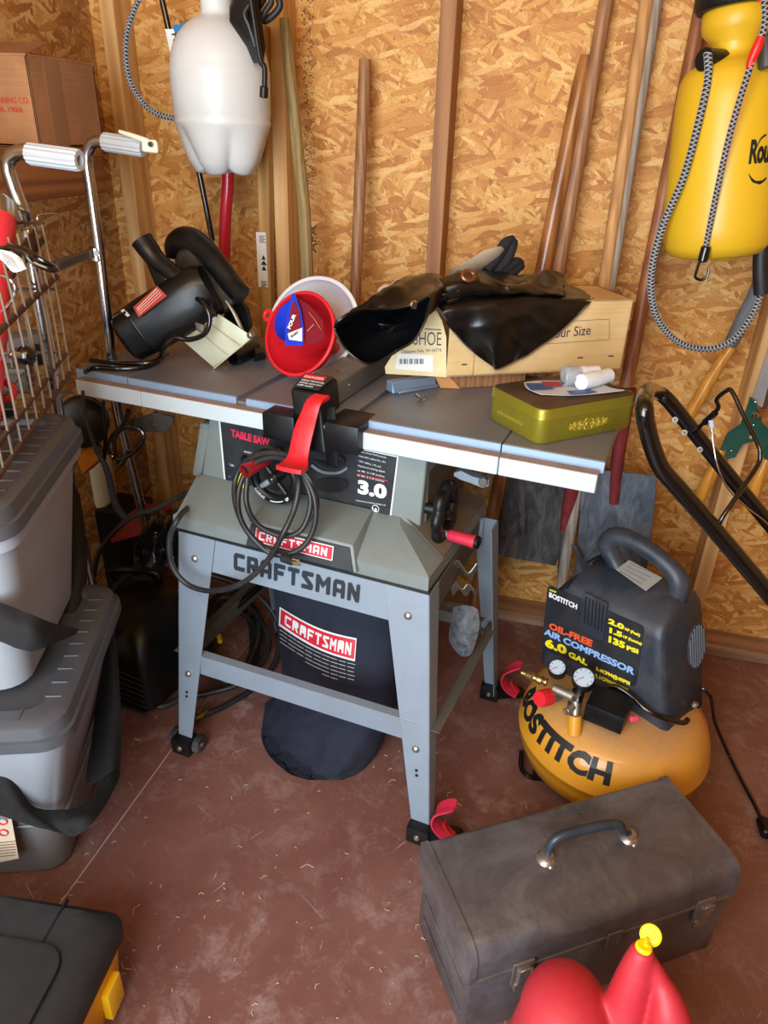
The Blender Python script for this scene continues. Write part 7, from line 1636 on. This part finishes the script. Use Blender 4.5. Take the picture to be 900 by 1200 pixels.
obj('cable', MB().tube([ay(150, 480, 1.40), ay(146, 495, 1.40), ay(132, 510, 1.40), ay(127, 525, 1.40), ay(135, 537, 1.40), ay(152, 533, 1.40), ay(168, 515, 1.40), ay(164, 503, 1.40), ay(148, 500, 1.40), ay(134, 515, 1.40), ay(140, 545, 1.40), ay(150, 530, 1.40)], .0052, 10, smooth=6), 'blacksteel', hg)
obj('cable', MB().tube([ay(97, 458, 1.36), ay(100, 485, 1.36), ay(112, 525, 1.37), ay(125, 550, 1.38), ay(135, 590, 1.40), ay(146, 606, 1.42)], [.004, .004, .005, .0075, .0085, .0085], 10, smooth=6), mat('cordgrey', '#34343a', .4), hg)
obj('cable', MB().tube([ay(121, 470, 1.38), ay(124, 505, 1.38), ay(122, 540, 1.38)], .0045, 8, smooth=5), 'blacksteel', hg)
sp = thing('cable_reel', 'black ribbed cable reel hanging in the dark between the tote stack and the table', 'reel', ay(98, 520, 1.48))
rc = ay(97, 494, 1.50)
rm_ = Matrix.Translation(rc) @ (Vector((.55, -.8, .25)).to_track_quat('Z', 'Y').to_matrix().to_4x4())
obj('drum', MB().lathe([(0, -.05), (.05, -.05), (.062, -.045)] + [(.058 + .006 * (k % 2), -.04 + k * .008) for k in range(10)] + [(.062, .042), (.05, .048), (0, .048)], rm_, 32), 'blackplastic', sp)
jg = thing('plastic_jug', 'cream plastic jug in the shadow under the left end of the table', 'jug', Vector((-1.24, 1.62, 0)))
jc = ay(98, 545, 1.80); jb = MB(); jb.loft([sup(jc.x, 1.80, z, .085 * k, .06 * k, 3) for z, k in ((jc.z - .12, .92), (jc.z - .10, 1), (jc.z + .03, 1), (jc.z + .06, .8), (jc.z + .08, .35), (jc.z + .11, .33))])
obj('jug_body', jb, mat('jugcream', '#d9cfae', .5, sss=.2), jg, ang=60)
tag(obj('storage_crate', MB().box(jc.x - .02, jc.x + .18, 1.74, 1.88, .002, jc.z - .1205, .01, 2), 'blackplastic', base=(jc.x, 1.66, .002)), 'dark crate standing in the corner under the cream jug', 'crate')
yo = thing('level_case', 'amber yellow plastic case leaning in the dark below the table end', 'case', ay(110, 560, 1.55))
yc = [ay(88, 535, 1.50), ay(125, 508, 1.50), ay(132, 525, 1.50), ay(96, 558, 1.50)]
obj('case_shell', MB().hexa([yc[3], yc[2], yc[2] + Vector((0, .05, 0)), yc[3] + Vector((0, .05, 0)), yc[0], yc[1], yc[1] + Vector((0, .05, 0)), yc[0] + Vector((0, .05, 0))], .008, 3), mat('amber', '#c87e1c', .4), yo)
obj('case_catch', MB().cyl(ay(116, 526, 1.492), ay(116, 526, 1.502), .012, 16, .003), 'blackplastic', yo)
rd = thing('dustpan', 'dark red plastic dustpan lying in shadow behind the saw stand', 'dustpan', ay(155, 620, 1.62))
ro = [ay(130, 632, 1.55), ay(165, 622, 1.55), ay(201, 592, 1.66), ay(172, 590, 1.70), ay(148, 607, 1.64)]
b_ = bmesh.new(); v0 = [b_.verts.new(q) for q in ro]; v1 = [b_.verts.new(q - ZZ * .012) for q in ro]; b_.faces.new(v0); b_.faces.new(v1[::-1])
for i in range(5): b_.faces.new((v0[i], v0[(i + 1) % 5], v1[(i + 1) % 5], v1[i]))
bmesh.ops.recalc_face_normals(b_, faces=b_.faces[:]); m_ = MB(); m_.merge(b_); obj('pan', m_, mat('darkred', '#8a2430', .4), rd, smooth=False)
obj('pan_lip', MB().tube([ro[0], ro[4], ro[3]], .006, 8), bpy.data.materials['darkred'], rd)
tag(obj('bag_bundle', MB().grid([[ay(170 + 8 * k, 595 + 4 * (k % 2), 1.62 + .02 * (k % 2)) for k in range(6)], [ay(166 + 9 * k, 615 + 5 * ((k + 1) % 2), 1.54 - .03 * (k % 2)) for k in range(6)], [ay(160 + 10 * k, 640 + 4 * (k % 2), 1.52 + .03 * (k % 2)) for k in range(6)], [ay(155 + 11 * k, 668, 1.50 - .02 * (k % 2)) for k in range(6)]], .006, 5), mat('binliner', '#101114', .22, coat=.4), base=ay(180, 668, 1.5)), 'crumpled shiny black plastic bag behind the left saw leg', 'bag')

# ================================================================== MOWER HANDLE (right)
mw = thing('mower_handle', 'black tubular mower handle with wire bail slanting in from the right edge', 'mower handle', Vector((.92, 1.30, 0)))
nearp = [ay(755, 478, 1.25), ay(758, 500, 1.25), ay(766, 528, 1.25), ay(776, 550, 1.25), ay(795, 572, 1.25), ay(830, 612, 1.25), ay(903, 698, 1.25), ay(980, 790, 1.25)]
e_near = Vector((.88, 1.25, .10)); 
farp = [ay(770, 460, 1.52), ay(782, 468, 1.53), ay(806, 497, 1.53), ay(850, 552, 1.53), ay(905, 618, 1.53), ay(990, 720, 1.53)]
mb = MB(); mb.tube([farp[-1] + (farp[-1] - farp[-2]) * 1.1] + farp[::-1] + [ay(761, 458, 1.42), ay(756, 464, 1.32)] + nearp + [nearp[-1] + (nearp[-1] - nearp[-2]) * .5], .0155, 18, smooth=7)
obj('handle_tube', mb, 'blacksteel', mw)
obj('bail_wire', MB().tube([ay(842, 616, 1.25), ay(848, 604, 1.25), ay(868, 575, 1.28), ay(888, 545, 1.32), ay(891, 532, 1.33), ay(888, 520, 1.34), ay(872, 488, 1.38), ay(858, 459, 1.41), ay(851, 458, 1.42), ay(840, 468, 1.44), ay(842, 477, 1.45), ay(836, 485, 1.46), ay(822, 498, 1.49), ay(812, 508, 1.52)], .0042, 12, smooth=6), 'blacksteel', mw)
obj('bail_sleeve', MB().tube([ay(838, 484, 1.455), ay(826, 495, 1.485)], .0065, 12), 'blackplastic', mw)
obj('brake_cable', MB().tube([ay(834, 496, 1.47), ay(836, 520, 1.46), ay(842, 550, 1.45), ay(855, 575, 1.47), ay(878, 597, 1.50), ay(905, 620, 1.51), ay(960, 690, 1.51)], .0018, 8, smooth=6), 'steel', mw)
obj('cable_end', MB().cyl(ay(833, 492, 1.465), ay(834.5, 501, 1.465), .005, 12, .001), mat('endblue', '#b9cbe0', .4), mw)
for q in ((791, 492), (802, 507), (820, 527)):
    c = ay(q[0], q[1], 1.514); obj('bolt_hole', MB().lathe([(.0065, 0), (.0060, .0015), (.0030, .0016), (.003, 0)], Matrix.Translation(c) @ Matrix.Rotation(PI / 2 - .3, 4, 'X'), 18), 'zinc', mw)
obj('handle_foot', MB().box(.90, 1.30, 1.18, 1.60, .02, .22, .04, 3), 'dwblack', mw)
for yy in (1.16, 1.62): 
    for xx in (.98, 1.25): obj('wheel', MB().cyl((xx, yy - .02, .09), (xx, yy + .02, .09), .09, 28, .01), 'blackrubber', mw)
